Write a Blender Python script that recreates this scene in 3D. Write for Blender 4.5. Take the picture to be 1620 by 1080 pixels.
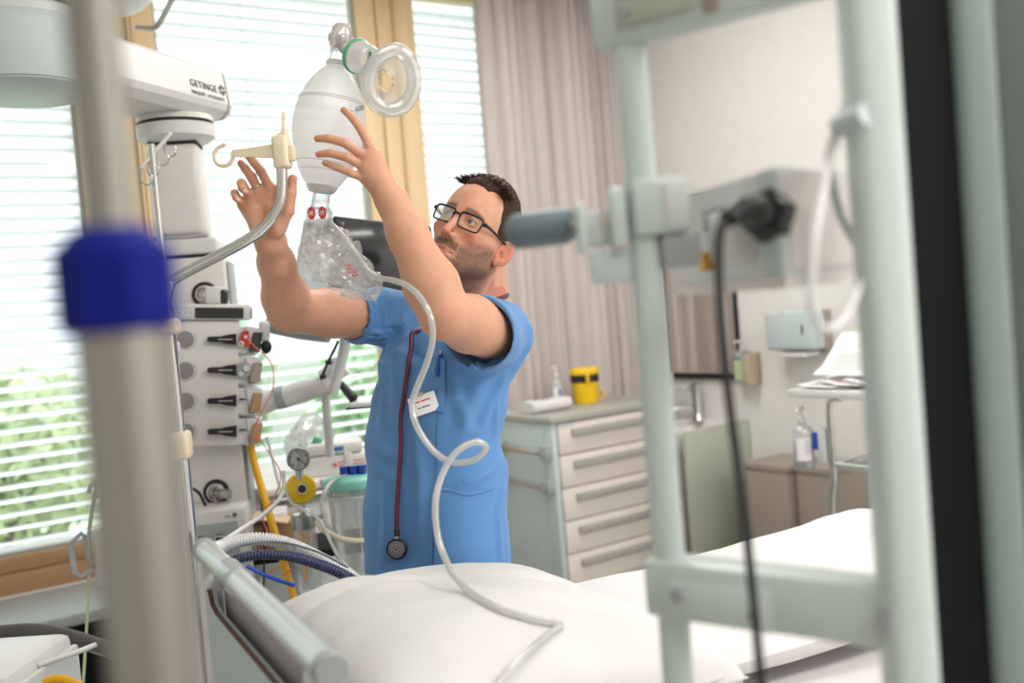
import bpy, bmesh, math, random
import numpy as np
from mathutils import Vector as V, Matrix, noise

# ---------------------------------------------------------------- camera, sky, light, exposure
for o in list(bpy.data.objects):
    bpy.data.objects.remove(o)
SC = bpy.context.scene
COL = SC.collection
PI = math.pi
R = math.radians


def camera():
    yaw, pitch, roll = R(56), R(-2.3), R(4.7)
    fh = V((math.cos(yaw), math.sin(yaw), 0))
    r0 = V((math.sin(yaw), -math.cos(yaw), 0))
    z = V((0, 0, 1))
    f = fh * math.cos(pitch) + z * math.sin(pitch)
    u0 = z * math.cos(pitch) - fh * math.sin(pitch)
    r = r0 * math.cos(roll) - u0 * math.sin(roll)
    u = u0 * math.cos(roll) + r0 * math.sin(roll)
    cd = bpy.data.cameras.new('camera')
    co = bpy.data.objects.new('camera', cd)
    COL.objects.link(co)
    m = Matrix((r, u, -f)).transposed().to_4x4()
    m.translation = V((0, 0, 1.5))
    co.matrix_world = m
    cd.lens = 35.0
    cd.sensor_width = 36.0
    cd.clip_start = 0.05
    cd.dof.use_dof = True
    cd.dof.focus_distance = 2.1
    cd.dof.aperture_fstop = 2.2
    SC.camera = co
    return f, r, u


CF, CR, CU = camera()

world = bpy.data.worlds.new('overcast_sky')
SC.world = world
world.use_nodes = True
bg = world.node_tree.nodes['Background']
bg.inputs['Color'].default_value = (0.82, 0.93, 1.0, 1)
bg.inputs['Strength'].default_value = 0.72

sun = bpy.data.lights.new('sun', 'SUN')
sun.energy = 4.3
sun.angle = R(3)
sun_o = bpy.data.objects.new('sun', sun)
COL.objects.link(sun_o)
sun_o.rotation_euler = V((-0.35, 0.62, 0.95)).to_track_quat('Z', 'Y').to_euler()

SC.view_settings.view_transform = 'Standard'
SC.view_settings.look = 'None'
SC.view_settings.gamma = 1.0
SC.view_settings.use_curve_mapping = False
SC.view_settings.exposure = 1.15


def ceiling_lamp_light(x, y, z, sx, sy, power, col):
    ld = bpy.data.lights.new('ceiling_panel_light', 'AREA')
    ld.shape = 'RECTANGLE'
    ld.size, ld.size_y = sx, sy
    ld.energy = power
    ld.color = col
    lo = bpy.data.objects.new('ceiling_panel_light', ld)
    COL.objects.link(lo)
    lo.location = (x, y, z)
    return lo


LAMPS = [(0.6, 0.6), (2.4, 0.6), (0.6, -1.2), (2.4, -1.2), (2.2, 2.9)]
LAMP_POWER = [3, 4, 12, 38, 14]
for (lx, ly), lamp_w in zip(LAMPS, LAMP_POWER):
    ceiling_lamp_light(lx, ly, 3.13, 1.2, 0.6, lamp_w, (1.0, 0.99, 0.98))


# ---------------------------------------------------------------- materials
def lin(h):
    if isinstance(h, str):
        c = [int(h[i:i + 2], 16) / 255 for i in (0, 2, 4)]
        return tuple(x / 12.92 if x <= 0.04045 else ((x + 0.055) / 1.055) ** 2.4 for x in c) + (1,)
    return tuple(h) + ((1,) if len(h) == 3 else ())


MATS = {}


def mat(name, col, rough=0.5, metal=0.0, var=0.04, vscale=12.0, bump=0.0, bscale=200.0, stretch=(1, 1, 1), spec=0.5,
        sss=0.0, sheen=0.0, coat=0.0, trans=0.0, emit=0.0):
    m = bpy.data.materials.new(name)
    MATS[name] = m
    m.use_nodes = True
    nt = m.node_tree
    N, L = nt.nodes, nt.links
    b = N['Principled BSDF']
    tc = N.new('ShaderNodeTexCoord')
    mp = N.new('ShaderNodeMapping')
    mp.inputs['Scale'].default_value = stretch
    L.new(tc.outputs['Object'], mp.inputs['Vector'])
    nz = N.new('ShaderNodeTexNoise')
    nz.inputs['Scale'].default_value = vscale
    nz.inputs['Detail'].default_value = 4
    L.new(mp.outputs[0], nz.inputs['Vector'])
    mr = N.new('ShaderNodeMapRange')
    mr.inputs['To Min'].default_value = 1 - var
    mr.inputs['To Max'].default_value = 1 + var
    L.new(nz.outputs['Fac'], mr.inputs['Value'])
    mx = N.new('ShaderNodeVectorMath')
    mx.operation = 'SCALE'
    mx.inputs[0].default_value = lin(col)[:3]
    L.new(mr.outputs[0], mx.inputs['Scale'])
    L.new(mx.outputs[0], b.inputs['Base Color'])
    b.inputs['Roughness'].default_value = rough
    b.inputs['Metallic'].default_value = metal
    b.inputs['Specular IOR Level'].default_value = spec
    if sss:
        b.inputs['Subsurface Weight'].default_value = sss
        b.inputs['Subsurface Radius'].default_value = (0.012, 0.005, 0.003)
        b.inputs['Subsurface Scale'].default_value = 1.0
    if sheen:
        b.inputs['Sheen Weight'].default_value = sheen
    if coat:
        b.inputs['Coat Weight'].default_value = coat
    if trans:
        b.inputs['Transmission Weight'].default_value = trans
    if emit:
        b.inputs['Emission Color'].default_value = lin(col)
        b.inputs['Emission Strength'].default_value = emit
    if bump:
        n2 = N.new('ShaderNodeTexNoise')
        n2.inputs['Scale'].default_value = bscale
        n2.inputs['Detail'].default_value = 3
        L.new(mp.outputs[0], n2.inputs['Vector'])
        bp = N.new('ShaderNodeBump')
        bp.inputs['Strength'].default_value = bump
        bp.inputs['Distance'].default_value = 0.002
        L.new(n2.outputs['Fac'], bp.inputs['Height'])
        L.new(bp.outputs[0], b.inputs['Normal'])
    return m


def clear_mat(name, col, alpha, rough=0.08, gloss=0.12, translucent=0.5, edge=0.5):
    """see-through plastic or glass: part clear, part milky, part mirror"""
    m = bpy.data.materials.new(name)
    MATS[name] = m
    m.use_nodes = True
    nt = m.node_tree
    N, L = nt.nodes, nt.links
    N.remove(N['Principled BSDF'])
    out = N['Material Output']
    tr = N.new('ShaderNodeBsdfTransparent')
    df = N.new('ShaderNodeBsdfDiffuse')
    tl = N.new('ShaderNodeBsdfTranslucent')
    gl = N.new('ShaderNodeBsdfGlossy')
    df.inputs['Color'].default_value = lin(col)
    tl.inputs['Color'].default_value = lin(col)
    gl.inputs['Roughness'].default_value = rough
    tc = N.new('ShaderNodeTexCoord')
    nz = N.new('ShaderNodeTexNoise')
    nz.inputs['Scale'].default_value = 30
    L.new(tc.outputs['Object'], nz.inputs['Vector'])
    mr = N.new('ShaderNodeMapRange')
    mr.inputs['To Min'].default_value = max(alpha - 0.04, 0)
    mr.inputs['To Max'].default_value = min(alpha + 0.04, 1)
    L.new(nz.outputs['Fac'], mr.inputs['Value'])
    m1 = N.new('ShaderNodeMixShader')
    m1.inputs[0].default_value = translucent
    L.new(df.outputs[0], m1.inputs[1])
    L.new(tl.outputs[0], m1.inputs[2])
    m2 = N.new('ShaderNodeMixShader')
    L.new(mr.outputs[0], m2.inputs[0])
    L.new(tr.outputs[0], m2.inputs[1])
    L.new(m1.outputs[0], m2.inputs[2])
    lw = N.new('ShaderNodeLayerWeight')
    lw.inputs['Blend'].default_value = 0.35
    ml = N.new('ShaderNodeMath')
    ml.operation = 'MULTIPLY_ADD'
    ml.inputs[1].default_value = edge
    ml.inputs[2].default_value = gloss * 0.4
    L.new(lw.outputs['Fresnel'], ml.inputs[0])
    m3 = N.new('ShaderNodeMixShader')
    L.new(ml.outputs[0], m3.inputs[0])
    L.new(m2.outputs[0], m3.inputs[1])
    L.new(gl.outputs[0], m3.inputs[2])
    L.new(m3.outputs[0], out.inputs['Surface'])
    return m


# ---------------------------------------------------------------- mesh builder
def frame(loc, xdir, up=(0, 0, 1)):
    """right-handed frame: x along xdir, z near up"""
    x = V(xdir).normalized()
    z = V(up)
    y = z.cross(x).normalized()
    z = x.cross(y).normalized()
    m = Matrix((x, y, z)).transposed().to_4x4()
    m.translation = V(loc)
    return m


def spline(pts, n=8):
    """Catmull-Rom through the points"""
    P = [V(p) for p in pts]
    if len(P) < 3:
        return P
    P = [P[0] * 2 - P[1]] + P + [P[-1] * 2 - P[-2]]
    out = []
    for i in range(1, len(P) - 2):
        a, b, c, d = P[i - 1:i + 3]
        for k in range(n):
            t = k / n
            out.append(0.5 * ((2 * b) + (c - a) * t + (2 * a - 5 * b + 4 * c - d) * t * t + (3 * b - a - 3 * c + d) * t ** 3))
    out.append(P[-2])
    return out


class MB:
    def __init__(s, M=None):
        s.v, s.f, s.M = [], [], M

    def add(s, vs, fs):
        o = len(s.v)
        if s.M is not None:
            vs = [s.M @ V(p) for p in vs]
        s.v.extend([tuple(p) for p in vs])
        s.f.extend([tuple(i + o for i in f) for f in fs])
        return s

    def bm(s, b, M=None):
        b.verts.index_update()
        vs = [(M @ x.co) if M is not None else x.co.copy() for x in b.verts]
        fs = [[x.index for x in f.verts] for f in b.faces]
        b.free()
        return s.add(vs, fs)

    def box(s, c, size, bev=0.0, seg=2, M=None):
        b = bmesh.new()
        bmesh.ops.create_cube(b, size=1)
        for x in b.verts:
            x.co = V((x.co[0] * size[0], x.co[1] * size[1], x.co[2] * size[2]))
        if bev:
            bmesh.ops.bevel(b, geom=list(b.edges), offset=min(bev, min(size) * 0.49), segments=seg, profile=0.5, affect='EDGES')
        T = Matrix.Translation(V(c))
        if M is not None:
            T = T @ M.to_4x4()
        return s.bm(b, T)

    def bounds(s, x0, x1, y0, y1, z0, z1, bev=0.0, seg=2):
        return s.box(((x0 + x1) / 2, (y0 + y1) / 2, (z0 + z1) / 2), (abs(x1 - x0), abs(y1 - y0), abs(z1 - z0)), bev, seg)

    def tube(s, pts, r, n=10, cap=True, flat=1.0):
        P = [V(p) for p in pts]
        rs = r if isinstance(r, (list, tuple)) else [r] * len(P)
        T = []
        for i in range(len(P)):
            t = P[min(i + 1, len(P) - 1)] - P[max(i - 1, 0)]
            T.append(t.normalized() if t.length > 1e-9 else V((0, 0, 1)))
        up = V((0, 0, 1)) if abs(T[0].z) < 0.9 else V((1, 0, 0))
        nrm = (up - T[0] * up.dot(T[0])).normalized()
        vs, fs = [], []
        for i, p in enumerate(P):
            nrm = nrm - T[i] * nrm.dot(T[i])
            nrm = nrm.normalized() if nrm.length > 1e-9 else T[i].orthogonal().normalized()
            b = T[i].cross(nrm)
            for k in range(n):
                a = 2 * PI * k / n
                vs.append(p + (nrm * math.cos(a) * flat + b * math.sin(a)) * rs[i])
        for i in range(len(P) - 1):
            for k in range(n):
                fs.append((i * n + k, i * n + (k + 1) % n, (i + 1) * n + (k + 1) % n, (i + 1) * n + k))
        if cap:
            fs.append(tuple(reversed(range(n))))
            fs.append(tuple((len(P) - 1) * n + k for k in range(n)))
        return s.add(vs, fs)

    def cyl(s, p, q, r, r2=None, n=20, cap=True):
        return s.tube([p, q], [r, r if r2 is None else r2], n, cap)

    def lathe(s, base, axis, prof, n=28, xs=1.0, xdir=None, cap=True):
        """prof: (radius, height) pairs along axis"""
        z = V(axis).normalized()
        x = V(xdir).normalized() if xdir is not None else z.orthogonal().normalized()
        x = (x - z * x.dot(z)).normalized()
        y = z.cross(x)
        vs, fs = [], []
        for r, h in prof:
            for k in range(n):
                a = 2 * PI * k / n
                vs.append(V(base) + z * h + (x * math.cos(a) * xs + y * math.sin(a)) * max(r, 1e-5))
        for i in range(len(prof) - 1):
            for k in range(n):
                fs.append((i * n + k, i * n + (k + 1) % n, (i + 1) * n + (k + 1) % n, (i + 1) * n + k))
        if cap:
            fs.append(tuple(reversed(range(n))))
            fs.append(tuple((len(prof) - 1) * n + k for k in range(n)))
        return s.add(vs, fs)

    def sphere(s, c, r, n=20, M=None):
        r = (r, r, r) if not isinstance(r, (tuple, list)) else r
        b = bmesh.new()
        bmesh.ops.create_uvsphere(b, u_segments=n, v_segments=max(n // 2, 6), radius=1)
        T = Matrix.Translation(V(c)) @ (M.to_4x4() if M is not None else Matrix()) @ Matrix.Diagonal((*r, 1))
        return s.bm(b, T)

    def prism(s, poly, vec):
        n = len(poly)
        a = [V(p) for p in poly]
        b = [p + V(vec) for p in a]
        fs = [tuple(reversed(range(n))), tuple(range(n, 2 * n))] + [(i, (i + 1) % n, n + (i + 1) % n, n + i) for i in range(n)]
        return s.add(a + b, fs)

    def loft(s, rings, cap=True, closed=True):
        n = len(rings[0])
        vs = [p for r in rings for p in r]
        fs = []
        for i in range(len(rings) - 1):
            for k in range(n if closed else n - 1):
                fs.append((i * n + k, i * n + (k + 1) % n, (i + 1) * n + (k + 1) % n, (i + 1) * n + k))
        if cap and closed:
            fs.append(tuple(reversed(range(n))))
            fs.append(tuple((len(rings) - 1) * n + k for k in range(n)))
        return s.add(vs, fs)

    def torus(s, c, axis, Rr, r, n=32, m=10, arc=2 * PI, xdir=None):
        z = V(axis).normalized()
        x = V(xdir).normalized() if xdir is not None else z.orthogonal().normalized()
        y = z.cross(x)
        full = arc > 2 * PI - 1e-6
        pts = [V(c) + (x * math.cos(arc * k / n) + y * math.sin(arc * k / n)) * Rr for k in range(n if full else n + 1)]
        if not full:
            return s.tube(pts, r, m)
        vs, fs = [], []
        for p in pts:
            d = (p - V(c)).normalized()
            for k in range(m):
                a = 2 * PI * k / m
                vs.append(p + d * math.cos(a) * r + z * math.sin(a) * r)
        for i in range(n):
            for k in range(m):
                fs.append((i * m + k, ((i + 1) % n) * m + k, ((i + 1) % n) * m + (k + 1) % m, i * m + (k + 1) % m))
        return s.add(vs, fs)

    def mesh(s, name, m, off=None, sharp=40):
        me = bpy.data.meshes.new(name)
        vs = s.v if off is None else [(a - off[0], b - off[1], c - off[2]) for a, b, c in s.v]
        me.from_pydata(vs, [], s.f)
        b = bmesh.new()
        b.from_mesh(me)
        bmesh.ops.recalc_face_normals(b, faces=b.faces)
        b.to_mesh(me)
        b.free()
        me.materials.append(m if not isinstance(m, str) else MATS[m])
        me.polygons.foreach_set('use_smooth', [True] * len(me.polygons))
        me.set_sharp_from_angle(angle=R(sharp))
        me.update()
        return me


# ---------------------------------------------------------------- objects
def props(o, label=None, cat=None, group=None, kind=None):
    for k, v in (('label', label), ('category', cat), ('group', group), ('kind', kind)):
        if v:
            o[k] = v
    return o


def thing(name, label, cat, loc, group=None):
    o = bpy.data.objects.new(name, None)
    o.empty_display_size = 0.05
    COL.objects.link(o)
    o.location = V(loc)
    return props(o, label, cat, group)


ROOT = {}


def root_loc(o):
    while o.parent is not None:
        o = o.parent
    return o.location


def part(parent, name, mb, m, label=None, kind=None, sharp=40):
    """one mesh object under its thing; coordinates of mb are world ones"""
    off = root_loc(parent)
    o = bpy.data.objects.new(name, mb.mesh(name, m, off, sharp))
    COL.objects.link(o)
    o.parent = parent
    return props(o, label, None, None, kind)


def solo(name, mb, m, label, cat, loc=None, group=None, kind=None, sharp=40):
    """a thing that is one mesh"""
    loc = V(loc) if loc is not None else V((0, 0, 0))
    o = bpy.data.objects.new(name, mb.mesh(name, m, loc, sharp))
    COL.objects.link(o)
    o.location = loc
    return props(o, label, cat, group, kind)


def struct(name, mb, m, parent=None):
    if parent is None:
        return solo(name, mb, m, None, None, kind='structure')
    return part(parent, name, mb, m)


def again(o, parent, loc):
    """a copy of one piece sharing its mesh"""
    c = o.copy()
    COL.objects.link(c)
    c.parent = parent
    c.location = V(loc)
    return c


def text(parent, name, body, M, size, m, depth=0.0004, extra=1.0, label=None):
    """flat lettering in the xy plane of M"""
    cu = bpy.data.curves.new(name, 'FONT')
    cu.body = body
    cu.size = size
    cu.space_character = extra
    cu.extrude = depth
    cu.resolution_u = 3
    ob = bpy.data.objects.new(name, cu)
    COL.objects.link(ob)
    dg = bpy.context.evaluated_depsgraph_get()
    me = bpy.data.meshes.new_from_object(ob.evaluated_get(dg))
    bpy.data.objects.remove(ob)
    me.transform(Matrix.Translation(-root_loc(parent)) @ M)
    me.materials.clear()
    me.materials.append(MATS[m])
    o = bpy.data.objects.new(name, me)
    COL.objects.link(o)
    o.parent = parent
    return props(o, label)


# ---------------------------------------------------------------- materials used below
mat('wall_paint', 'ece9e5', 0.75, bump=0.05, bscale=300)
mat('ceiling_paint', 'f2f0ec', 0.8)
mat('floor_vinyl', 'a9a7a0', 0.35, var=0.08, vscale=40)
mat('maple_wood', 'e8cba0', 0.45, var=0.07, vscale=6, stretch=(8, 8, 0.5), bump=0.03)
mat('oak_wood', 'b08a66', 0.45, var=0.1, vscale=8, stretch=(0.6, 8, 8))
mat('dark_panel', '0c1012', 0.6, spec=0.2)
mat('white_plastic', 'dcdad8', 0.35)
mat('white_lacquer', 'e0dcd8', 0.3)
mat('slat_white', 'f3f5f6', 0.45)
def slat_glow():
    """translucency added so the metal slats look bright from inside"""
    nt = MATS['slat_white'].node_tree
    N, L = nt.nodes, nt.links
    tl = N.new('ShaderNodeBsdfTranslucent')
    tl.inputs['Color'].default_value = (0.9, 0.93, 0.95, 1)
    mx = N.new('ShaderNodeMixShader')
    mx.inputs[0].default_value = 0.4
    L.new(N['Principled BSDF'].outputs[0], mx.inputs[1])
    L.new(tl.outputs[0], mx.inputs[2])
    L.new(mx.outputs[0], N['Material Output'].inputs['Surface'])


slat_glow()
mat('rail_silver', 'd3dada', 0.3, 0.45)
mat('rack_grey', '82918c', 0.4)
mat('rack_dark', '565e5c', 0.5)
mat('tan_plastic', 'c3b197', 0.5)
mat('pole_grey', '9c9992', 0.24, 0.85)
mat('pale_grey', 'd6d9d8', 0.4)
mat('mid_grey', 'a3a8aa', 0.4)
mat('light_blue_grey', 'c4d0d2', 0.4)
mat('sage_grey', 'b4b9aa', 0.45)
mat('green_white', 'cbd6d3', 0.35)
mat('taupe', 'a3968b', 0.5)
mat('drawer_cream', 'e3dad3', 0.4)
mat('handle_grey', 'aaa9a2', 0.35)
mat('chrome', 'd8d8d6', 0.12, 1.0, var=0.02)
mat('steel', 'b5b6b4', 0.3, 1.0, var=0.03)
mat('brass', 'c89a4a', 0.3, 1.0)
mat('black_plastic', '141517', 0.4)
mat('black_rubber', '1d1e20', 0.6)
mat('screen_black', '26292b', 0.15, coat=0.3)
mat('navy_plastic', '0b1a74', 0.6, spec=0.12)
mat('blue_plastic', '1c49b0', 0.35)
mat('yellow_plastic', 'f2c40e', 0.35)
mat('yellow_hose', 'eab010', 0.4)
mat('orange_cable', 'ee7a4a', 0.5)
mat('teal_plastic', '8fdcca', 0.35)
mat('green_plastic', '5fae80', 0.4)
mat('red_plastic', 'c8372c', 0.4)
mat('cream_plastic', 'efdfc2', 0.35, spec=0.5)
mat('pale_pink', 'e4dad6', 0.45)
mat('mauve_grey', 'a79ea0', 0.5)
mat('brown_edge', '6b463a', 0.5)
mat('linen', 'dcdada', 0.85, var=0.02, bump=0.25, bscale=500, sheen=0.15)
mat('sheet', 'dbd7d6', 0.85, var=0.02, bump=0.2, bscale=400, sheen=0.1)
mat('curtain_cloth', 'ddd2ce', 0.85, var=0.03, bump=0.1, bscale=300, sheen=0.1)
mat('paper', 'f2f0f0', 0.7)
mat('ink_grey', '6c7077', 0.6)
mat('ink_dark', '30343a', 0.6)
mat('ink_red', 'd8604c', 0.6)
mat('ink_blue', '4a6fae', 0.6)
mat('knob_grey', '8b8a88', 0.4, bump=0.1, bscale=600)
mat('grey_rubber', '6f7f88', 0.5)
mat('hose_white', 'dedede', 0.4)
mat('hose_navy', '3b3f63', 0.4)
mat('grey_hose', '55504e', 0.45)
mat('mirror', 'f0efec', 0.02, 1.0, var=0.0)
mat('leaf_green', '9dbf92', 0.7, var=0.3, vscale=3)
mat('leaf_pale', 'c2cfa6', 0.7, var=0.3, vscale=3)
mat('bark', '6b5a4a', 0.8)
mat('lawn', 'b4c4aa', 0.9, var=0.3, vscale=2)
mat('render_wall', 'd9d9d6', 0.8)
mat('diffuser', 'fff6ea', 0.6, emit=1.0)
clear_mat('window_glass', 'eef6f4', 0.03, 0.02, 0.03, 0.5, 0.06)
clear_mat('silicone', 'faf9f8', 0.66, 0.25, 0.25, 0.55)
clear_mat('clear_plastic', 'eef2f4', 0.16, 0.06, 0.3)
clear_mat('clear_film', 'ffffff', 0.20, 0.15, 0.2, 0.6, 0.3)
clear_mat('clear_jar', 'e3ece8', 0.18, 0.06, 0.25)
clear_mat('tube_clear', 'eff0ee', 0.55, 0.15, 0.35, 0.4)
clear_mat('bottle_plastic', 'f0f2f2', 0.6, 0.2, 0.2)
clear_mat('lens_glass', 'ffffff', 0.015, 0.02, 0.06)
clear_mat('mask_clear', 'fafcfb', 0.34, 0.08, 0.4, 0.6, 0.4)

# ================================================================= the room
YW = 4.35          # inner face of the window wall
XB = 3.80          # inner face of the back wall
ZC = 3.20
WIN = [(-1.35, -0.383), (-0.06, 0.907), (1.25, 2.22), (2.54, 3.51)]   # clear widths of the windows
ZS, ZT = 0.65, 3.08                                                     # glass from .. to

struct('floor', MB().bounds(-2.6, XB + 0.15, -2.6, 4.7, -0.08, 0), 'floor_vinyl')
struct('ceiling', MB().bounds(-2.6, XB + 0.15, -2.6, 4.7, ZC, ZC + 0.1), 'ceiling_paint')
w = MB()
w.bounds(-2.6, -1.5, YW, 4.65, 0, ZC)
w.bounds(3.66, XB + 0.15, YW, 4.65, 0, ZC)
w.bounds(-1.5, 3.66, YW, 4.65, 3.14, ZC)
w.bounds(-1.5, 3.66, YW + 0.03, 4.65, 0, 0.50)
struct('wall_window', w, 'wall_paint')
struct('wall_back', MB().bounds(XB, XB + 0.15, -2.6, YW, 0, ZC), 'wall_paint')
struct('wall_left', MB().bounds(-2.75, -2.6, -2.6, 4.65, 0, ZC), 'wall_paint')
struct('wall_near', MB().bounds(-2.6, XB, -2.75, -2.6, 0, ZC), 'wall_paint')
struct('baseboard_back', MB().bounds(XB - 0.015, XB, -2.6, 4.3, 0, 0.08, 0.004), 'mid_grey')
struct('trim_1', MB().bounds(-1.5, 1.9, 3.90, YW + 0.05, 0.455, 0.497, 0.006), 'mid_grey')
struct('trim_2', MB().bounds(-1.5, 1.9, 4.0, 4.04, 0.0, 0.455), 'dark_panel')
struct('trim_3', MB().bounds(3.742, 3.768, 4.30, 4.35, 0.9, ZC), 'dark_panel')  # narrow dark strip up the wall corner past the curtain

for i, (x0, x1) in enumerate(WIN):
    xa, xb = x0 - 0.10, x1 + 0.10
    fr = MB()
    fr.bounds(xa, x0, YW + 0.06, YW + 0.17, 0.5, 3.14, 0.006)
    fr.bounds(x1, xb, YW + 0.06, YW + 0.17, 0.5, 3.14, 0.006)
    fr.bounds(x0, x1, YW + 0.06, YW + 0.17, ZT, 3.14, 0.006)
    win = struct('window_%d' % (i + 1), fr, 'maple_wood')
    b = MB()
    b.bounds(x0, x1, YW + 0.06, YW + 0.17, 0.585, ZS, 0.006)
    b.bounds(x0, x1, YW + 0.045, YW + 0.15, 0.5, 0.583, 0.006)
    struct('bottom_rail', b, 'oak_wood', win)
    s = MB()
    for xx in (x0 + 0.0075, x1 - 0.0075):
        s.bounds(xx - 0.0075, xx + 0.0075, YW + 0.09, YW + 0.11, ZS, ZT)
    s.bounds(x0, x1, YW + 0.09, YW + 0.11, ZS, ZS + 0.012)
    struct('seal', s, 'mid_grey', win)
    struct('pane', MB().bounds(x0, x1, YW + 0.10, YW + 0.106, ZS, ZT), 'window_glass', win)

# the wide posts between the windows: a mullion board with two raised strips
for i in range(3):
    xa, xb = WIN[i][1] + 0.10, WIN[i + 1][0] - 0.10
    p = MB().bounds(xa, xb, YW + 0.075, YW + 0.16, 0.5, 3.14, 0.004)
    mu = struct('trim_%d' % (i + 4), p, 'maple_wood')
    for xx, ww in ((xa + 0.01, 0.012), (xb - 0.012, 0.012)):
        struct('cover_strip', MB().bounds(xx - ww / 2, xx + ww / 2, YW + 0.05, YW + 0.075, 0.5, 3.14, 0.003), 'maple_wood', mu)

# venetian blinds outside the glass, every slat a piece
PITCH = 0.0572
names = [None, 'white slatted blind of the window at the left edge, behind the blue-collared stand',
         'white slatted blind of the middle window, behind the breathing bag',
         'white slatted blind of the narrow window strip beside the curtain']
YB = YW + 0.20
for i, (x0, x1) in enumerate(WIN):
    if i == 0:
        continue
    bl = thing('venetian_blind', names[i], 'window blind', ((x0 + x1) / 2, YB, ZS), group='blinds outside the windows')
    base = None
    n = int((ZT - ZS) / PITCH)
    for k in range(n):
        z = ZS + 0.03 + k * PITCH
        if base is None:
            L = (x1 - x0) / 2 + 0.01
            prof = []
            for q in range(7):
                t = (q / 6 - 0.5) * 0.062
                sag = 0.004 * (1 - (2 * q / 6 - 1) ** 2)
                a = R(24)
                prof.append((t * math.cos(a) - sag * math.sin(a), -t * math.sin(a) + sag * math.cos(a)))
            ring = lambda x: [V((x, YB + p, z + q + 0.0006)) for p, q in prof] + [V((x, YB + p, z + q - 0.0006)) for p, q in reversed(prof)]
            mb = MB().loft([ring((x0 + x1) / 2 - L), ring((x0 + x1) / 2 + L)])
            base = part(bl, 'slat', mb, 'slat_white')
            z00 = z
        else:
            again(base, bl, (0, 0, z - z00))
    for xx in (x0 + 0.43, ):
        c = MB()
        for yy in (-0.03, 0.03):
            c.cyl((xx, YB + yy, ZS), (xx, YB + yy, ZT), 0.0014, n=6)
        part(bl, 'ladder_cord', c, 'mid_grey')
    part(bl, 'bottom_bar', MB().bounds(x0, x1, YB - 0.03, YB + 0.03, ZS - 0.005, ZS + 0.012, 0.004), 'slat_white')

# ceiling light panels the room is lit by
for k, (lx, ly) in enumerate(LAMPS):
    t = thing('ceiling_light', 'flat white ceiling light panel overhead, %s' % ['above the bed head', 'above the bed foot', 'by the near wall behind the rack', 'in the near right corner', 'by the windows'][k], 'ceiling light', (lx, ly, ZC), 'ceiling light panels')
    f = MB()
    f.bounds(lx - 0.62, lx + 0.62, ly - 0.32, ly - 0.30, 3.14, ZC)
    f.bounds(lx - 0.62, lx + 0.62, ly + 0.30, ly + 0.32, 3.14, ZC)
    f.bounds(lx - 0.62, lx - 0.60, ly - 0.30, ly + 0.30, 3.14, ZC)
    f.bounds(lx + 0.60, lx + 0.62, ly - 0.30, ly + 0.30, 3.14, ZC)
    part(t, 'frame', f, 'white_lacquer')
    part(t, 'diffuser', MB().bounds(lx - 0.6, lx + 0.6, ly - 0.3, ly + 0.3, 3.15, 3.165), 'diffuser')

# ----------------------------------------------------------------- outdoors
solo('lawn', MB().bounds(-20, 25, 4.7, 40, -0.35, -0.25), 'lawn', None, None, kind='structure')
rnd = random.Random(4)


def shrub(name, c, rad, n, m, label, cat, group):
    t = thing(name, label, cat, (c[0], c[1], -0.25), group)
    mb = MB()
    for _ in range(n):
        d = V((rnd.gauss(0, 1), rnd.gauss(0, 1), rnd.gauss(0, 1))).normalized() * (rnd.random() ** 0.4)
        p = V(c) + V((d.x * rad[0], d.y * rad[1], d.z * rad[2]))
        a = V((rnd.gauss(0, 1), rnd.gauss(0, 1), rnd.gauss(0, 1))).normalized() * 0.11
        b = a.orthogonal().normalized() * 0.05
        mb.add([p - a, p - b, p + a, p + b], [(0, 1, 2, 3)])
    part(t, 'foliage', mb, m, kind='stuff')
    st = MB()
    for q in range(4):
        st.tube([(c[0] + rnd.uniform(-.1, .1), c[1] + rnd.uniform(-.1, .1), -0.25), (c[0] + rnd.uniform(-.2, .2) * rad[0], c[1] + rnd.uniform(-.2, .2), c[2] - rad[2] * 0.3), (c[0] + rnd.uniform(-.6, .6) * rad[0], c[1], c[2] + rad[2] * 0.3)], [0.05, 0.03, 0.01], 6)
    part(t, 'stem', st, 'bark')


for k, (x, y, h, mm, nm) in enumerate([(0.9, 8.0, 1.5, 'leaf_pale', 'pale yellow-green bush outside the left window'),
                                       (2.5, 8.7, 1.9, 'leaf_green', 'green bush outside, behind the blinds near the left post'),
                                       (4.1, 8.2, 1.5, 'leaf_green', 'low green bush outside the middle window'),
                                       (5.7, 9.2, 1.9, 'leaf_pale', 'light green bush outside, beyond the jointed arm'),
                                       (-0.8, 8.8, 1.7, 'leaf_green', 'dark green bush outside, at the far left edge')]):
    shrub('shrub', (x, y, h / 2 - 0.1), (0.72, 0.6, h / 2), 900, mm, nm, 'bush', 'bushes outside the windows')
gw = thing('garden_wall', 'pale low garden wall outside, seen between the blind slats', 'wall', (2, 11, -0.25))
part(gw, 'wall_body', MB().bounds(-8, 14, 11, 11.25, -0.25, 0.95), 'render_wall')
part(gw, 'coping', MB().bounds(-8, 14, 10.95, 11.3, 0.95, 1.02), 'pale_grey')

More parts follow.
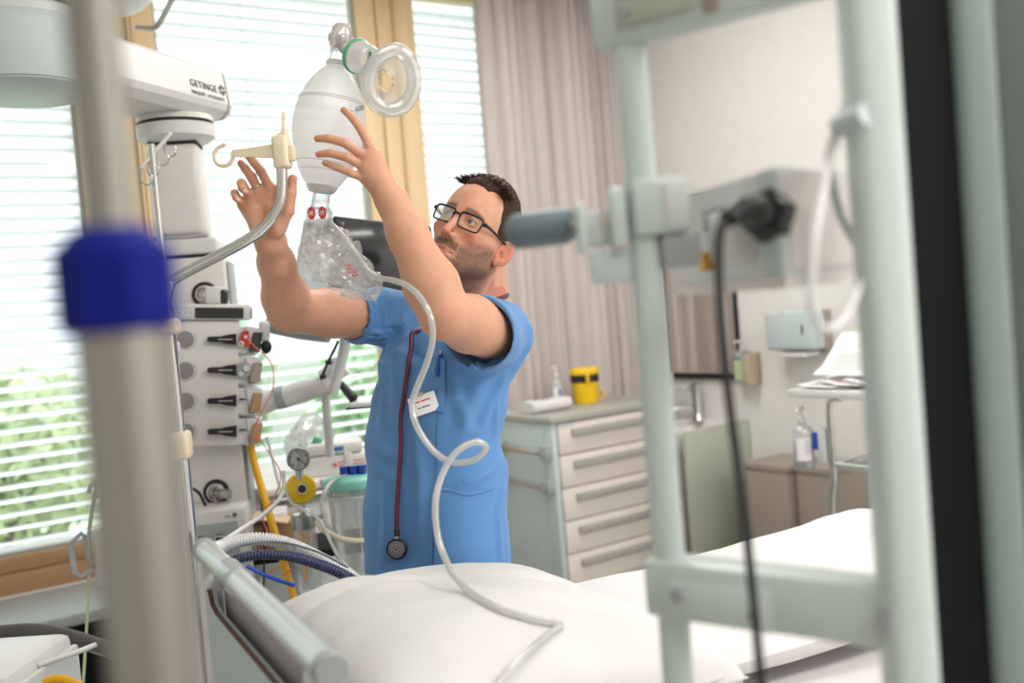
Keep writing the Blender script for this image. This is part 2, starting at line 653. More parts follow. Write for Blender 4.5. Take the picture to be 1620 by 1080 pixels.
# ================================================================= curtain and things along the back
def curtain(name, label, x0, x1, yc, z0, z1, n, amp):
    t = thing(name, label, 'curtain', ((x0 + x1) / 2, yc, z0))
    rr = random.Random(11)
    N = n * 12
    ph = [rr.uniform(-0.35, 0.35) for _ in range(n + 2)]
    am = [rr.uniform(0.65, 1.15) for _ in range(n + 2)]
    rows = []
    for j in range(9):
        tz = j / 8
        z = z1 + (z0 - z1) * tz
        row = []
        for i in range(N + 1):
            s = i / N * n
            k = int(s)
            w_ = s - k
            a = am[k] * (1 - w_) + am[k + 1] * w_
            p = ph[k] * (1 - w_) + ph[k + 1] * w_
            y = math.sin(2 * PI * s + p * 3)
            y = math.copysign(abs(y) ** 0.75, y) * amp * a
            x = x0 + (x1 - x0) * (i / N + 0.012 * math.sin(4 * PI * s + p) + 0.006 * math.sin(s * 1.7 + tz * 3))
            row.append(V((x, yc + y + 0.008 * math.sin(s * 2.3 + tz * 4), z)))
        rows.append(row)
    mb = MB()
    mb.loft(rows, closed=False)
    mb.loft([[p + V((0, 0.003, 0)) for p in r] for r in rows], closed=False)
    part(t, 'cloth', mb, 'curtain_cloth', sharp=80)
    part(t, 'hem', MB().loft([[p + V((0, -0.0015, 0)) for p in rows[-1]], [p + V((0, -0.0015, 0.05)) for p in rows[-1]]], closed=False), 'curtain_cloth', sharp=80)
    return t


cur = curtain('curtain', 'long pale mauve pleated curtain hanging beside the window, behind the drawers', 2.80, 3.70, 4.235, 0.05, 3.13, 13, 0.058)
part(cur, 'curtain_rail', MB().bounds(2.2, 3.76, 4.21, 4.26, 3.13, ZC, 0.004), 'white_lacquer')

# ---- chest of drawers
CX0, CX1, CY0, CY1 = 2.63, 3.33, 3.635, 4.10
ch = thing('chest_of_drawers', 'white medical chest of drawers with grey bar handles, in front of the curtain', 'cabinet', (CX0, CY0, 0))
part(ch, 'body', MB().bounds(CX0, CX1, CY0 + 0.02, CY1, 0.09, 0.93, 0.006), 'light_blue_grey')
part(ch, 'corner_post', MB().bounds(CX0 - 0.004, CX0 + 0.025, CY0 - 0.002, CY0 + 0.075, 0.09, 0.93, 0.005), 'light_blue_grey')
part(ch, 'top', MB().bounds(CX0 - 0.012, CX1 + 0.012, CY0 - 0.012, CY1 + 0.01, 0.93, 0.962, 0.006), 'handle_grey')
part(ch, 'edge_lip', MB().bounds(CX0 + 0.25, CX1 + 0.01, CY1 - 0.01, CY1 + 0.008, 0.962, 0.99, 0.003), 'handle_grey')
zt = 0.925
for k in range(6):
    h = 0.152 if k else 0.146
    d = part(ch, 'drawer', MB().bounds(CX0 + 0.03, CX1 - 0.01, CY0 - 0.006, CY0 + 0.03, zt - h + 0.006, zt, 0.003), 'drawer_cream')
    zh = zt - 0.045
    hb = MB()
    hb.bounds(CX0 + 0.10, CX1 - 0.06, CY0 - 0.024, CY0 - 0.006, zh - 0.018, zh + 0.018, 0.005)
    part(d, 'handle', hb, 'handle_grey')
    if k == 0:
        lb = MB().bounds(CX0 + 0.04, CX0 + 0.12, CY0 - 0.0075, CY0 - 0.006, zt - 0.015, zt - 0.004)
        part(d, 'maker_strip', lb, 'light_blue_grey')
    zt -= h
for zz in (0.80, 0.64):
    rl = part(ch, 'side_rail', MB().bounds(CX0 - 0.032, CX0 - 0.022, CY0 + 0.02, CY1 - 0.01, zz - 0.013, zz + 0.013, 0.002), 'steel')
    for yy in (CY0 + 0.045, CY1 - 0.04):
        part(rl, 'rail_clamp', MB().bounds(CX0 - 0.034, CX0, yy - 0.03, yy + 0.03, zz - 0.03, zz + 0.03, 0.004), 'mid_grey')
for xx in (CX0 + 0.07, CX1 - 0.07):
    for yy in (CY0 + 0.07, CY1 - 0.07):
        cs = part(ch, 'caster', MB().cyl((xx - 0.012, yy, 0.04), (xx + 0.012, yy, 0.04), 0.04, n=16), 'black_rubber')
        part(cs, 'fork', MB().bounds(xx - 0.018, xx + 0.018, yy - 0.012, yy + 0.012, 0.055, 0.09, 0.003), 'steel')

# things on the chest
ZTOP = 0.962
yb = thing('sharps_bin', 'yellow round sharps bin with a black band, on the chest of drawers', 'bin', (3.07, 3.93, ZTOP))
part(yb, 'bucket', MB().lathe((3.07, 3.93, ZTOP), (0, 0, 1), [(0.056, 0), (0.06, 0.004), (0.068, 0.115), (0.0, 0.115)]), 'yellow_plastic')
part(yb, 'band', MB().lathe((3.07, 3.93, ZTOP), (0, 0, 1), [(0.0685, 0.108), (0.0715, 0.11), (0.072, 0.146), (0.068, 0.147)]), 'black_plastic')
part(yb, 'lid', MB().lathe((3.07, 3.93, ZTOP), (0, 0, 1), [(0.073, 0.146), (0.074, 0.15), (0.073, 0.172), (0.068, 0.178), (0.03, 0.18), (0, 0.18)]), 'yellow_plastic')
part(yb, 'latch', MB().box((3.035, 3.862, ZTOP + 0.13), (0.016, 0.012, 0.045), 0.003), 'yellow_plastic')


def pump_bottle(name, label, x, y, z, r, h, band='ink_blue', nozzle=(-1, -0.3)):
    t = thing(name, label, 'bottle', (x, y, z))
    part(t, 'bottle_body', MB().lathe((x, y, z), (0, 0, 1), [(r * 0.92, 0), (r, 0.006), (r, h * 0.78), (r * 0.8, h * 0.88), (r * 0.34, h * 0.94), (r * 0.34, h)]), 'bottle_plastic')
    part(t, 'contents', MB().lathe((x, y, z), (0, 0, 1), [(r * 0.88, 0.004), (r * 0.95, 0.01), (r * 0.95, h * 0.5), (0, h * 0.5)]), 'white_plastic')
    p = MB()
    p.lathe((x, y, z + h), (0, 0, 1), [(r * 0.42, 0), (r * 0.42, 0.016), (r * 0.15, 0.018), (r * 0.15, 0.045), (r * 0.3, 0.047), (r * 0.3, 0.06), (0, 0.061)])
    d = V((nozzle[0], nozzle[1], 0)).normalized()
    p.tube([V((x, y, z + h + 0.053)), V((x, y, z + h + 0.052)) + d * r * 0.8, V((x, y, z + h + 0.042)) + d * r * 1.05], r * 0.14, 8)
    part(t, 'pump', p, 'white_plastic')
    lb = MB()
    to = V((0, 0, 1.5)) - V((x, y, z))
    a0 = math.atan2(to.y, to.x)
    ring = lambda zz: [V((x + (r + 0.0008) * math.cos(a0 - 0.7 + 1.4 * q / 10), y + (r + 0.0008) * math.sin(a0 - 0.7 + 1.4 * q / 10), zz)) for q in range(11)]
    lb.loft([ring(z + h * 0.16), ring(z + h * 0.66)], closed=False)
    part(t, 'paper_label', lb, 'paper')
    lb = MB()
    ring = lambda zz: [V((x + (r + 0.0014) * math.cos(a0 + 0.15 + 0.5 * q / 6), y + (r + 0.0014) * math.sin(a0 + 0.15 + 0.5 * q / 6), zz)) for q in range(7)]
    lb.loft([ring(z + h * 0.3), ring(z + h * 0.62)], closed=False)
    part(t, 'label_print', lb, band)
    return t


pump_bottle('pump_bottle', 'clear pump bottle with a blue label standing beside the yellow bin', 2.935, 3.985, ZTOP, 0.031, 0.145)
tw = thing('towel_roll', 'folded white towel lying on the left end of the chest', 'towel', (2.77, 3.86, ZTOP))
rings = []
for k in range(9):
    a = k / 8
    x = 2.66 + 0.24 * a
    q = 0.93 + 0.07 * math.sin(k * 2.1)
    rings.append([V((x, 3.87 + 0.055 * q * math.copysign(abs(math.cos(b)) ** 0.6, math.cos(b)), ZTOP + 0.032 + 0.03 * q * math.copysign(abs(math.sin(b)) ** 0.6, math.sin(b)) * (1 if math.sin(b) < 0 else (0.9 + 0.12 * math.sin(a * 9))))) for b in [2 * PI * j / 20 for j in range(20)]])
part(tw, 'folded_cloth', MB().loft(rings), 'linen')
part(tw, 'fold_layer', MB().loft([[p + V((0.004, -0.012, -0.002)) for p in r] for r in rings[:8]]), 'sheet')
tr = thing('wooden_tray', 'small tan tray on the chest behind the yellow bin', 'tray', (3.18, 4.02, ZTOP))
part(tr, 'tray_base', MB().bounds(3.10, 3.24, 3.98, 4.08, ZTOP, ZTOP + 0.008, 0.002), 'maple_wood')
part(tr, 'rim', MB().bounds(3.10, 3.24, 4.07, 4.085, ZTOP + 0.008, ZTOP + 0.045, 0.002).bounds(3.23, 3.245, 3.98, 4.07, ZTOP + 0.008, ZTOP + 0.045, 0.002), 'maple_wood')

# ---- mirror, sink, dispensers on the back wall
mi = thing('mirror', 'wall mirror with thin black edges reflecting the curtain, above the sink', 'mirror', (XB, 3.81, 1.0))
part(mi, 'mirror_glass', MB().bounds(XB - 0.012, XB, 3.568, 4.075, 1.035, 1.965), 'mirror')
for nm, b in (('lower_edge', (3.55, 4.05, 1.006, 1.035)), ('right_edge', (3.556, 3.568, 1.035, 1.97)), ('left_edge', (4.075, 4.079, 1.035, 1.97)), ('upper_edge', (3.556, 4.079, 1.965, 1.975))):
    part(mi, nm, MB().bounds(XB - 0.022, XB, *b, 0.001), 'black_plastic')

sk = thing('sink', 'white washbasin with a sage grey side panel below the mirror', 'sink', (XB - 0.2, 3.8, 0))
rim = lambda ins, zz: [V((XB - 0.215 + (0.21 - ins) * math.copysign(abs(math.cos(a)) ** 0.5, math.cos(a)), 3.77 + (0.20 - ins) * math.copysign(abs(math.sin(a)) ** 0.5, math.sin(a)), zz)) for a in [2 * PI * k / 32 for k in range(32)]]
part(sk, 'basin', MB().loft([rim(0.02, 0.67), rim(0.0, 0.71), rim(0.0, 0.785), rim(0.02, 0.79), rim(0.035, 0.775), rim(0.06, 0.71), rim(0.12, 0.695)]), 'white_lacquer')
part(sk, 'side_panel', MB().bounds(XB - 0.455, XB - 0.003, 3.53, 3.555, 0.05, 0.803, 0.008), 'sage_grey')
part(sk, 'cabinet', MB().bounds(XB - 0.40, XB - 0.01, 3.58, 3.94, 0.06, 0.668, 0.004), 'taupe')
fa = thing('faucet', 'chrome lever faucet over the washbasin', 'faucet', (XB - 0.05, 3.9, 0.77))
fx, fy = XB - 0.06, 3.84
part(fa, 'body', MB().lathe((fx, fy, 0.785), (0, 0, 1), [(0.03, 0), (0.03, 0.01), (0.024, 0.02), (0.024, 0.15), (0.027, 0.152), (0.027, 0.20), (0.0, 0.205)]), 'chrome')
part(fa, 'spout', MB().tube(spline([(fx, fy, 0.845), (fx - 0.07, fy + 0.03, 0.862), (fx - 0.13, fy + 0.06, 0.86), (fx - 0.15, fy + 0.07, 0.845)]), 0.011, 10), 'chrome')
part(fa, 'lever', MB().tube(spline([(fx, fy, 0.955), (fx - 0.06, fy + 0.03, 0.965), (fx - 0.14, fy + 0.06, 0.96), (fx - 0.18, fy + 0.085, 0.90)]), [0.012] * 9 + [0.008] * 8 + [0.007] * 8, 8), 'chrome')
part(fa, 'aerator', MB().cyl((fx - 0.15, fy + 0.07, 0.848), (fx - 0.152, fy + 0.071, 0.832), 0.012, n=12), 'steel')

pd = thing('towel_dispenser', 'paper towel dispenser, cover tinted with window light, with a key slot, on the back wall', 'dispenser', (XB - 0.07, 3.15, 1.15))
part(pd, 'housing', MB().bounds(XB - 0.055, XB, 2.985, 3.255, 1.155, 1.345, 0.008), 'taupe')
part(pd, 'cover', MB().bounds(XB - 0.15, XB - 0.05, 2.98, 3.26, 1.165, 1.35, 0.02, 3), 'light_blue_grey')  # bluish light from the windows is put into the cover colour
part(pd, 'key_slot', MB().bounds(XB - 0.153, XB - 0.149, 3.03, 3.038, 1.24, 1.285, 0.001), 'black_plastic')
part(pd, 'paper_tongue', MB().bounds(XB - 0.13, XB - 0.03, 3.04, 3.2, 1.135, 1.157, 0.002), 'paper')
part(pd, 'notch', MB().bounds(XB - 0.152, XB - 0.10, 3.13, 3.16, 1.335, 1.353, 0.004), 'white_plastic')

sd = thing('soap_dispenser', 'small tan wall soap dispenser with a green label beside the mirror', 'dispenser', (XB - 0.05, 3.50, 1.0))
part(sd, 'bracket', MB().bounds(XB - 0.085, XB, 3.43, 3.474, 0.99, 1.14, 0.004).bounds(XB - 0.02, XB, 3.43, 3.55, 0.99, 1.15, 0.004), 'tan_plastic')
part(sd, 'bottle_body', MB().bounds(XB - 0.085, XB - 0.022, 3.472, 3.54, 1.0, 1.16, 0.012), 'bottle_plastic')
part(sd, 'paper_label', MB().bounds(XB - 0.087, XB - 0.085, 3.478, 3.534, 1.015, 1.115), 'leaf_pale')
part(sd, 'label_band', MB().bounds(XB - 0.0885, XB - 0.087, 3.478, 3.534, 1.115, 1.125), 'ink_blue')
part(sd, 'pump', MB().cyl((XB - 0.053, 3.506, 1.16), (XB - 0.053, 3.506, 1.2), 0.008, n=10).bounds(XB - 0.1, XB - 0.03, 3.496, 3.516, 1.2, 1.212, 0.003), 'white_plastic')

# ---- waste bins under the towel dispenser
for nm, y0, y1, lab, d in (('waste_bin', 3.05, 3.315, 'wide brown waste bin by the back wall, below the towel dispenser', 0.30), ('waste_bin', 2.84, 3.04, 'narrow darker brown waste bin to the right of the wide one', 0.26)):
    t = thing(nm, lab, 'bin', (XB - d / 2 - 0.02, (y0 + y1) / 2, 0), 'brown bins by the back wall')
    part(t, 'body', MB().bounds(XB - d, XB - 0.02, y0, y1, 0.0, 0.62, 0.006), 'taupe')
    part(t, 'lid', MB().bounds(XB - d - 0.005, XB - 0.018, y0 - 0.004, y1 + 0.004, 0.62, 0.65, 0.005), 'taupe')
    part(t, 'foot_pedal', MB().bounds(XB - d - 0.05, XB - d, (y0 + y1) / 2 - 0.04, (y0 + y1) / 2 + 0.04, 0.02, 0.035, 0.003), 'steel')

# ---- trolley table beyond the bed
TZ = 1.08
tt = thing('trolley_table', 'white topped trolley table on bent chrome legs beyond the foot of the bed', 'table', (3.2, 2.25, 0))
part(tt, 'table_top', MB().bounds(2.97, 3.45, 1.92, 2.56, TZ - 0.03, TZ, 0.004), 'white_lacquer')
sc = MB()
for yy in (2.54, 2.43, 2.31, 2.19, 2.07):
    sc.cyl((2.9685, yy, TZ - 0.016), (2.972, yy, TZ - 0.016), 0.003, n=8)
part(tt, 'edge_screws', sc, 'steel')
for xx in (3.03, 3.39):
    for yy, s in ((2.42, 1), (2.10, -1)):
        part(tt, 'leg', MB().tube(spline([(xx, yy - s * 0.06, TZ - 0.035), (xx, yy - s * 0.01, TZ - 0.04), (xx, yy, TZ - 0.09), (xx, yy, 0.85), (xx, yy, 0.75), (xx, yy + s * 0.02, 0.6), (xx, yy + s * 0.02, 0.09)], 5), 0.0125, 10), 'chrome')
        cs = part(tt, 'caster', MB().cyl((xx - 0.012, yy + s * 0.02, 0.04), (xx + 0.012, yy + s * 0.02, 0.04), 0.04, n=14), 'black_rubber')
        part(cs, 'fork', MB().cyl((xx, yy + s * 0.02, 0.05), (xx, yy + s * 0.02, 0.1), 0.013, n=10), 'steel')
sh = part(tt, 'lower_tray', MB().bounds(3.04, 3.38, 2.10, 2.41, 0.775, 0.787, 0.003), 'pale_grey')
rl = MB()
for p, q in (((3.03, 2.10, 0.80), (3.03, 2.42, 0.80)), ((3.39, 2.10, 0.80), (3.39, 2.42, 0.80)), ((3.03, 2.42, 0.80), (3.39, 2.42, 0.80)), ((3.03, 2.10, 0.80), (3.39, 2.10, 0.80))):
    rl.cyl(p, q, 0.008, n=8)
part(sh, 'tray_rail', rl, 'chrome')
bh = thing('bottle_holder', 'grey clip holder with a blue tab on the trolley leg', 'holder', (3.01, 2.47, 0.85))
part(bh, 'clamp_plate', MB().bounds(3.005, 3.055, 2.435, 2.47, 0.80, 0.93, 0.004), 'pale_grey')
part(bh, 'tab', MB().bounds(3.0, 3.025, 2.462, 2.485, 0.85, 0.915, 0.003), 'blue_plastic')
part(bh, 'cradle', MB().lathe((3.005, 2.53, 0.775), (0, 0, 1), [(0.043, 0), (0.044, 0.002), (0.044, 0.03), (0.042, 0.03), (0.041, 0.006), (0, 0.005)]), 'clear_plastic')
pump_bottle('pump_bottle', 'clear pump bottle clipped to the chrome leg of the trolley table', 3.005, 2.53, 0.782, 0.04, 0.17, 'pale_grey')
# papers on it
pp = thing('paper_stack', 'loose printed sheets spread over the trolley table top', 'papers', (3.17, 2.3, TZ))
rr = random.Random(2)
for k in range(7):
    cx, cy, rz = 3.17 + rr.uniform(-0.04, 0.04), 2.46 - 0.04 * k + rr.uniform(-0.02, 0.02), rr.uniform(-0.35, 0.35)
    M = Matrix.Translation((cx, cy, TZ + 0.003 + 0.0035 * k)) @ Matrix.Rotation(rz, 4, 'Z')
    g = MB(M)
    pts = lambda u: [V((-0.15 + 0.3 * u, -0.105 + 0.21 * v / 6, 0.012 * u * u * (k % 3) + 0.01 * (v / 6) ** 2 * (k % 2))) for v in range(7)]
    rings = [pts(u / 6) for u in range(7)]
    g.loft(rings, closed=False)
    g.loft([[p - V((0, 0, 0.0012)) for p in r] for r in rings], closed=False)
    sp = part(pp, 'sheet', g, 'paper')
    if k in (1, 3, 5, 6):
        pr = MB(M @ Matrix.Translation((0, 0, 0.0012)))
        for q in range(7):
            yy = -0.08 + q * 0.024
            pr.loft([[p + V((0, 0, 0.0006)) for p in (V((-0.12 + 0.24 * u / 6, yy, 0.012 * ((-0.12 + 0.24 * u / 6 + 0.15) / 0.3) ** 2 * (k % 3) + 0.01 * ((yy + 0.105) / 0.21) ** 2 * (k % 2))) for u in range(7))], [p + V((0, 0, 0.0006)) for p in (V((-0.12 + 0.24 * u / 6, yy + 0.008, 0.012 * ((-0.12 + 0.24 * u / 6 + 0.15) / 0.3) ** 2 * (k % 3) + 0.01 * ((yy + 0.113) / 0.21) ** 2 * (k % 2))) for u in range(7))]], closed=False)
        part(sp, 'print_lines', pr, ['ink_red', 'ink_grey', 'ink_blue'][k % 3])
pp2 = thing('open_booklet', 'open booklet of printed sheets propped up at the back of the trolley table', 'booklet', (3.2, 2.37, TZ))
for k, (a0, dx) in enumerate(((0.45, 0), (0.75, 0.03))):
    M = Matrix.Translation((3.1 + dx, 2.37, TZ + 0.04)) @ Matrix.Rotation(-a0, 4, 'Y')
    part(pp2, 'page', MB(M).bounds(0, 0.22, -0.17, 0.17, 0, 0.004, 0.001), 'paper')
    part(pp2, 'print_block', MB(M).bounds(0.03, 0.11, -0.13, 0.13, 0.0042, 0.0048).bounds(0.13, 0.19, -0.13, 0.05, 0.0042, 0.0048), 'pale_grey')

# ================================================================= ceiling supply unit (pendant)
pu = thing('ceiling_supply_unit', 'white ceiling pendant arm with lettering above a tall supply column', 'medical pendant', (0.88, 2.93, 0.6))
AD = V((0.80, 0.60, 0)).normalized()        # the arm runs away from the camera, over the bed head
AE = V((0.9433, 2.9700, 2.1826))                      # middle of its far end
AM = frame(AE, AD)                           # x along the arm, y to its far side, z up
arm_sec = [(-0.105, -0.058), (-0.112, -0.04), (-0.100, 0.052), (-0.085, 0.066), (0.085, 0.066), (0.100, 0.052), (0.112, -0.04), (0.105, -0.058), (0.08, -0.078), (-0.08, -0.078)]
A = MB(AM)
A.loft([[V((x, y, z)) for y, z in arm_sec] for x in (-0.62, 0.0)])
part(pu, 'arm', A, 'white_plastic', sharp=25)
E_ = MB(AM)
E_.loft([[V((0.0, y * 0.985, z * 0.985)) for y, z in arm_sec], [V((0.006, y * 0.985, z * 0.985)) for y, z in arm_sec]])
part(pu, 'end_seam', E_, 'black_rubber')
E_ = MB(AM)
E_.loft([[V((x, y * s, z * s)) for y, z in arm_sec] for x, s in ((0.006, 1.0), (0.022, 0.99), (0.030, 0.93))])
part(pu, 'end_cap', E_, 'white_plastic', sharp=25)
# lettering on the near side of the arm
side = lambda x, z, e=0.0012: AM @ V((x, -0.112 + (z + 0.04) / 0.092 * 0.012 - e, z))
TM = Matrix((AD, (AM.to_3x3() @ V((0, 0.13, 1))).normalized(), (AM.to_3x3() @ V((0, -1, 0.13))).normalized())).transposed().to_4x4()
T1 = TM.copy()
T1.translation = side(-0.170, -0.012)
text(pu, 'lettering', 'GETINGE', T1, 0.0285, 'ink_dark', extra=1.08)
T1 = TM.copy()
T1.translation = side(-0.170, -0.034)
text(pu, 'small_lettering', 'MAQUET', T1, 0.0155, 'ink_dark')
T1 = TM.copy()
T1.translation = side(-0.100, -0.034)
text(pu, 'small_lettering', '| MODUEVO', T1, 0.0150, 'ink_grey')
mk = MB()
cx = side(-0.020, 0.0)
Y_ = (AM.to_3x3() @ V((0, 0.13, 1))).normalized()
N_ = AD.cross(Y_)
for k in range(6):
    a = PI / 2 + k * PI / 3
    d = AD * math.cos(a) + Y_ * math.sin(a)
    e = AD * -math.sin(a) + Y_ * math.cos(a)
    mk.prism([cx + d * 0.004 + e * 0.001, cx + d * 0.010 + e * 0.0065, cx + d * 0.018 + e * 0.0025, cx + d * 0.011 - e * 0.003], N_ * 0.0005)
part(pu, 'emblem', mk, 'ink_dark')
# near hub of the arm under the ceiling tube
HB = AM @ V((-0.63, 0.03, 0.0))
HB.z = AE.z - 0.015
part(pu, 'hub', MB().lathe(HB, (0, 0, 1), [(0.0, -0.085), (0.135, -0.085), (0.160, -0.075), (0.188, 0.05), (0.182, 0.07), (0.17, 0.078), (0.0, 0.078)], 48), 'light_blue_grey')
part(pu, 'hub_seam', MB().torus(HB + V((0, 0, -0.0705)), (0, 0, 1), 0.1615, 0.0018, 48, 6), 'mid_grey')
part(pu, 'hub_cap', MB().lathe(HB, (0, 0, 1), [(0.155, 0.078), (0.155, 0.10), (0.14, 0.112), (0.0, 0.112)], 48), 'pale_grey')
part(pu, 'hub_ring', MB().lathe(HB, (0, 0, 1), [(0.13, 0.112), (0.135, 0.125), (0.12, 0.135), (0, 0.135)], 40), 'black_rubber')
part(pu, 'ceiling_tube', MB().lathe(HB, (0, 0, 1), [(0.118, 0.135), (0.118, ZC - HB.z)], 40), 'light_blue_grey')
# swivel under the far end and the column
SW = AM @ V((-0.107, 0.0, 0.0))
CZ = 2.145
SW.z = 0
S_ = MB().lathe(SW, (0, 0, 1), [(0.0, AE.z - 0.079), (0.105, AE.z - 0.079), (0.108, AE.z - 0.095), (0.0, AE.z - 0.095)], 40)
part(pu, 'swivel_top', S_, 'white_plastic')
part(pu, 'swivel_seam', MB().lathe(SW, (0, 0, 1), [(0.103, AE.z - 0.105), (0.103, AE.z - 0.095)], 40), 'black_rubber')
zb = AE.z - 0.105
part(pu, 'swivel', MB().lathe(SW, (0, 0, 1), [(0.0, zb - 0.05), (0.085, zb - 0.05), (0.108, zb - 0.035), (0.110, zb), (0, zb)], 40), 'white_plastic')
CA = V((0.90, -0.43, 0)).normalized()        # along the front of the column, left to right
CM = frame((SW.x, SW.y, 0), CA)


def cbox(x0, x1, y0, y1, z0, z1, bev=0.01):
    return MB(CM).bounds(x0, x1, y0, y1, z0, z1, bev, 3)


part(pu, 'neck_seam', cbox(-0.072, 0.062, -0.062, 0.07, zb - 0.058, zb - 0.05, 0.003), 'black_rubber')
part(pu, 'upper_column', cbox(-0.078, 0.068, -0.07, 0.08, 1.76, zb - 0.056, 0.022), 'white_lacquer')
part(pu, 'column_band', cbox(-0.081, 0.071, -0.072, 0.082, 1.752, 1.762, 0.003), 'mid_grey')
part(pu, 'column_collar', cbox(-0.075, 0.095, -0.076, 0.085, 1.705, 1.752, 0.01), 'white_plastic')
part(pu, 'collar_seam', cbox(-0.058, 0.1, -0.071, 0.08, 1.697, 1.705, 0.003), 'black_rubber')
part(pu, 'column', cbox(-0.062, 0.112, -0.08, 0.085, 0.72, 1.697, 0.008), 'white_lacquer')
part(pu, 'column_rail', cbox(0.112, 0.121, -0.06, 0.06, 0.75, 1.68, 0.003), 'mid_grey')
for zz, xx in ((1.59, 0.050), (1.03, 0.030)):
    c = CM @ V((xx, -0.081, zz))
    n = CM.to_3x3() @ V((0, -1, 0))
    g = part(pu, 'gas_outlet', MB().lathe(c, n, [(0.036, 0), (0.036, 0.004), (0.029, 0.006), (0.0, 0.006)], 28), 'black_plastic')
    part(g, 'outlet_ring', MB().lathe(c, n, [(0.026, 0.005), (0.026, 0.014), (0.019, 0.016), (0.017, 0.009), (0.0, 0.009)], 28), 'steel')
    part(g, 'outlet_pins', MB().cyl(c + n * 0.009, c + n * 0.018, 0.006, n=12).cyl(c + n * 0.009 + CA * 0.011, c + n * 0.016 + CA * 0.011, 0.003, n=8).cyl(c + n * 0.009 - CA * 0.011, c + n * 0.016 - CA * 0.011, 0.003, n=8), 'chrome')
    if zz < 1.2:
        part(g, 'plug', MB().cyl(c + n * 0.012, c + n * 0.05 + CA * 0.02, 0.012, n=14).cyl(c + n * 0.05 + CA * 0.02, c + n * 0.056 + CA * 0.045, 0.014, n=14), 'steel')
        part(g, 'key_fob', MB().tube(spline([c + n * 0.045 + V((0, 0, -0.01)), c + n * 0.05 + CA * 0.012 + V((0, 0, -0.03)), c + n * 0.045 + CA * 0.03 + V((0, 0, -0.045))]), 0.004, 8), 'steel')

# ---- rack of four plug-in modules clamped to the column
rk = thing('module_rack', 'white rack with four round grey knobs and four black levers on the supply column', 'medical device', CM @ V((0, -0.18, 1.15)))
RA = V((0.93, -0.36, 0)).normalized()
RM = frame(V((0.7527, 2.8030, 1.3693)), RA)          # middle of the left edge of its front
RM.translation.z = 0
RPV = RM @ V((0.08, 0, 1.343))
RM = Matrix.Translation(RPV) @ Matrix.Rotation(R(5), 4, RM.to_3x3() @ V((0, 1, 0))) @ Matrix.Translation(-RPV) @ RM
zr0, zr1 = 1.168, 1.518


def rbox(x0, x1, y0, y1, z0, z1, bev=0.004):
    return MB(RM).bounds(x0, x1, y0, y1, z0, z1, bev)


part(rk, 'body', rbox(-0.02, 0.176, 0.0, 0.07, zr0, zr1, 0.005), 'white_lacquer')
part(rk, 'back_plate', rbox(0.0, 0.15, 0.07, 0.10, zr0 + 0.02, zr1, 0.004), 'pale_grey')
tp = part(rk, 'top_unit', rbox(-0.02, 0.21, -0.012, 0.10, zr1 + 0.001, zr1 + 0.046, 0.008), 'white_plastic')
wn = MB(RM)
wn.box((0.125, -0.013, zr1 + 0.021), (0.13, 0.006, 0.03), 0.0145, 4)
wn.bounds(0.2095, 0.212, -0.008, 0.06, zr1 + 0.006, zr1 + 0.036, 0.001)
part(tp, 'dark_window', wn, 'screen_black')
fr = MB(RM)
for a, b, c_, d in ((-0.005, 0.05, zr1 + 0.008, zr1 + 0.009), (-0.005, 0.05, zr1 + 0.034, zr1 + 0.035), (-0.005, -0.004, zr1 + 0.008, zr1 + 0.035), (0.049, 0.05, zr1 + 0.008, zr1 + 0.035)):
    fr.bounds(a, b, -0.0126, -0.012, c_, d)
for q in range(3):
    fr.bounds(0.005 + q * 0.014, 0.009 + q * 0.014, -0.0126, -0.012, zr1 + 0.019, zr1 + 0.022)
part(tp, 'printed_frame', fr, 'mid_grey')
part(tp, 'lamp_block', rbox(0.085, 0.145, 0.005, 0.06, zr1 + 0.046, zr1 + 0.095, 0.008), 'white_plastic')
part(tp, 'lamp_lens', rbox(0.1255, 0.147, 0.003, 0.062, zr1 + 0.047, zr1 + 0.088, 0.006), 'screen_black')
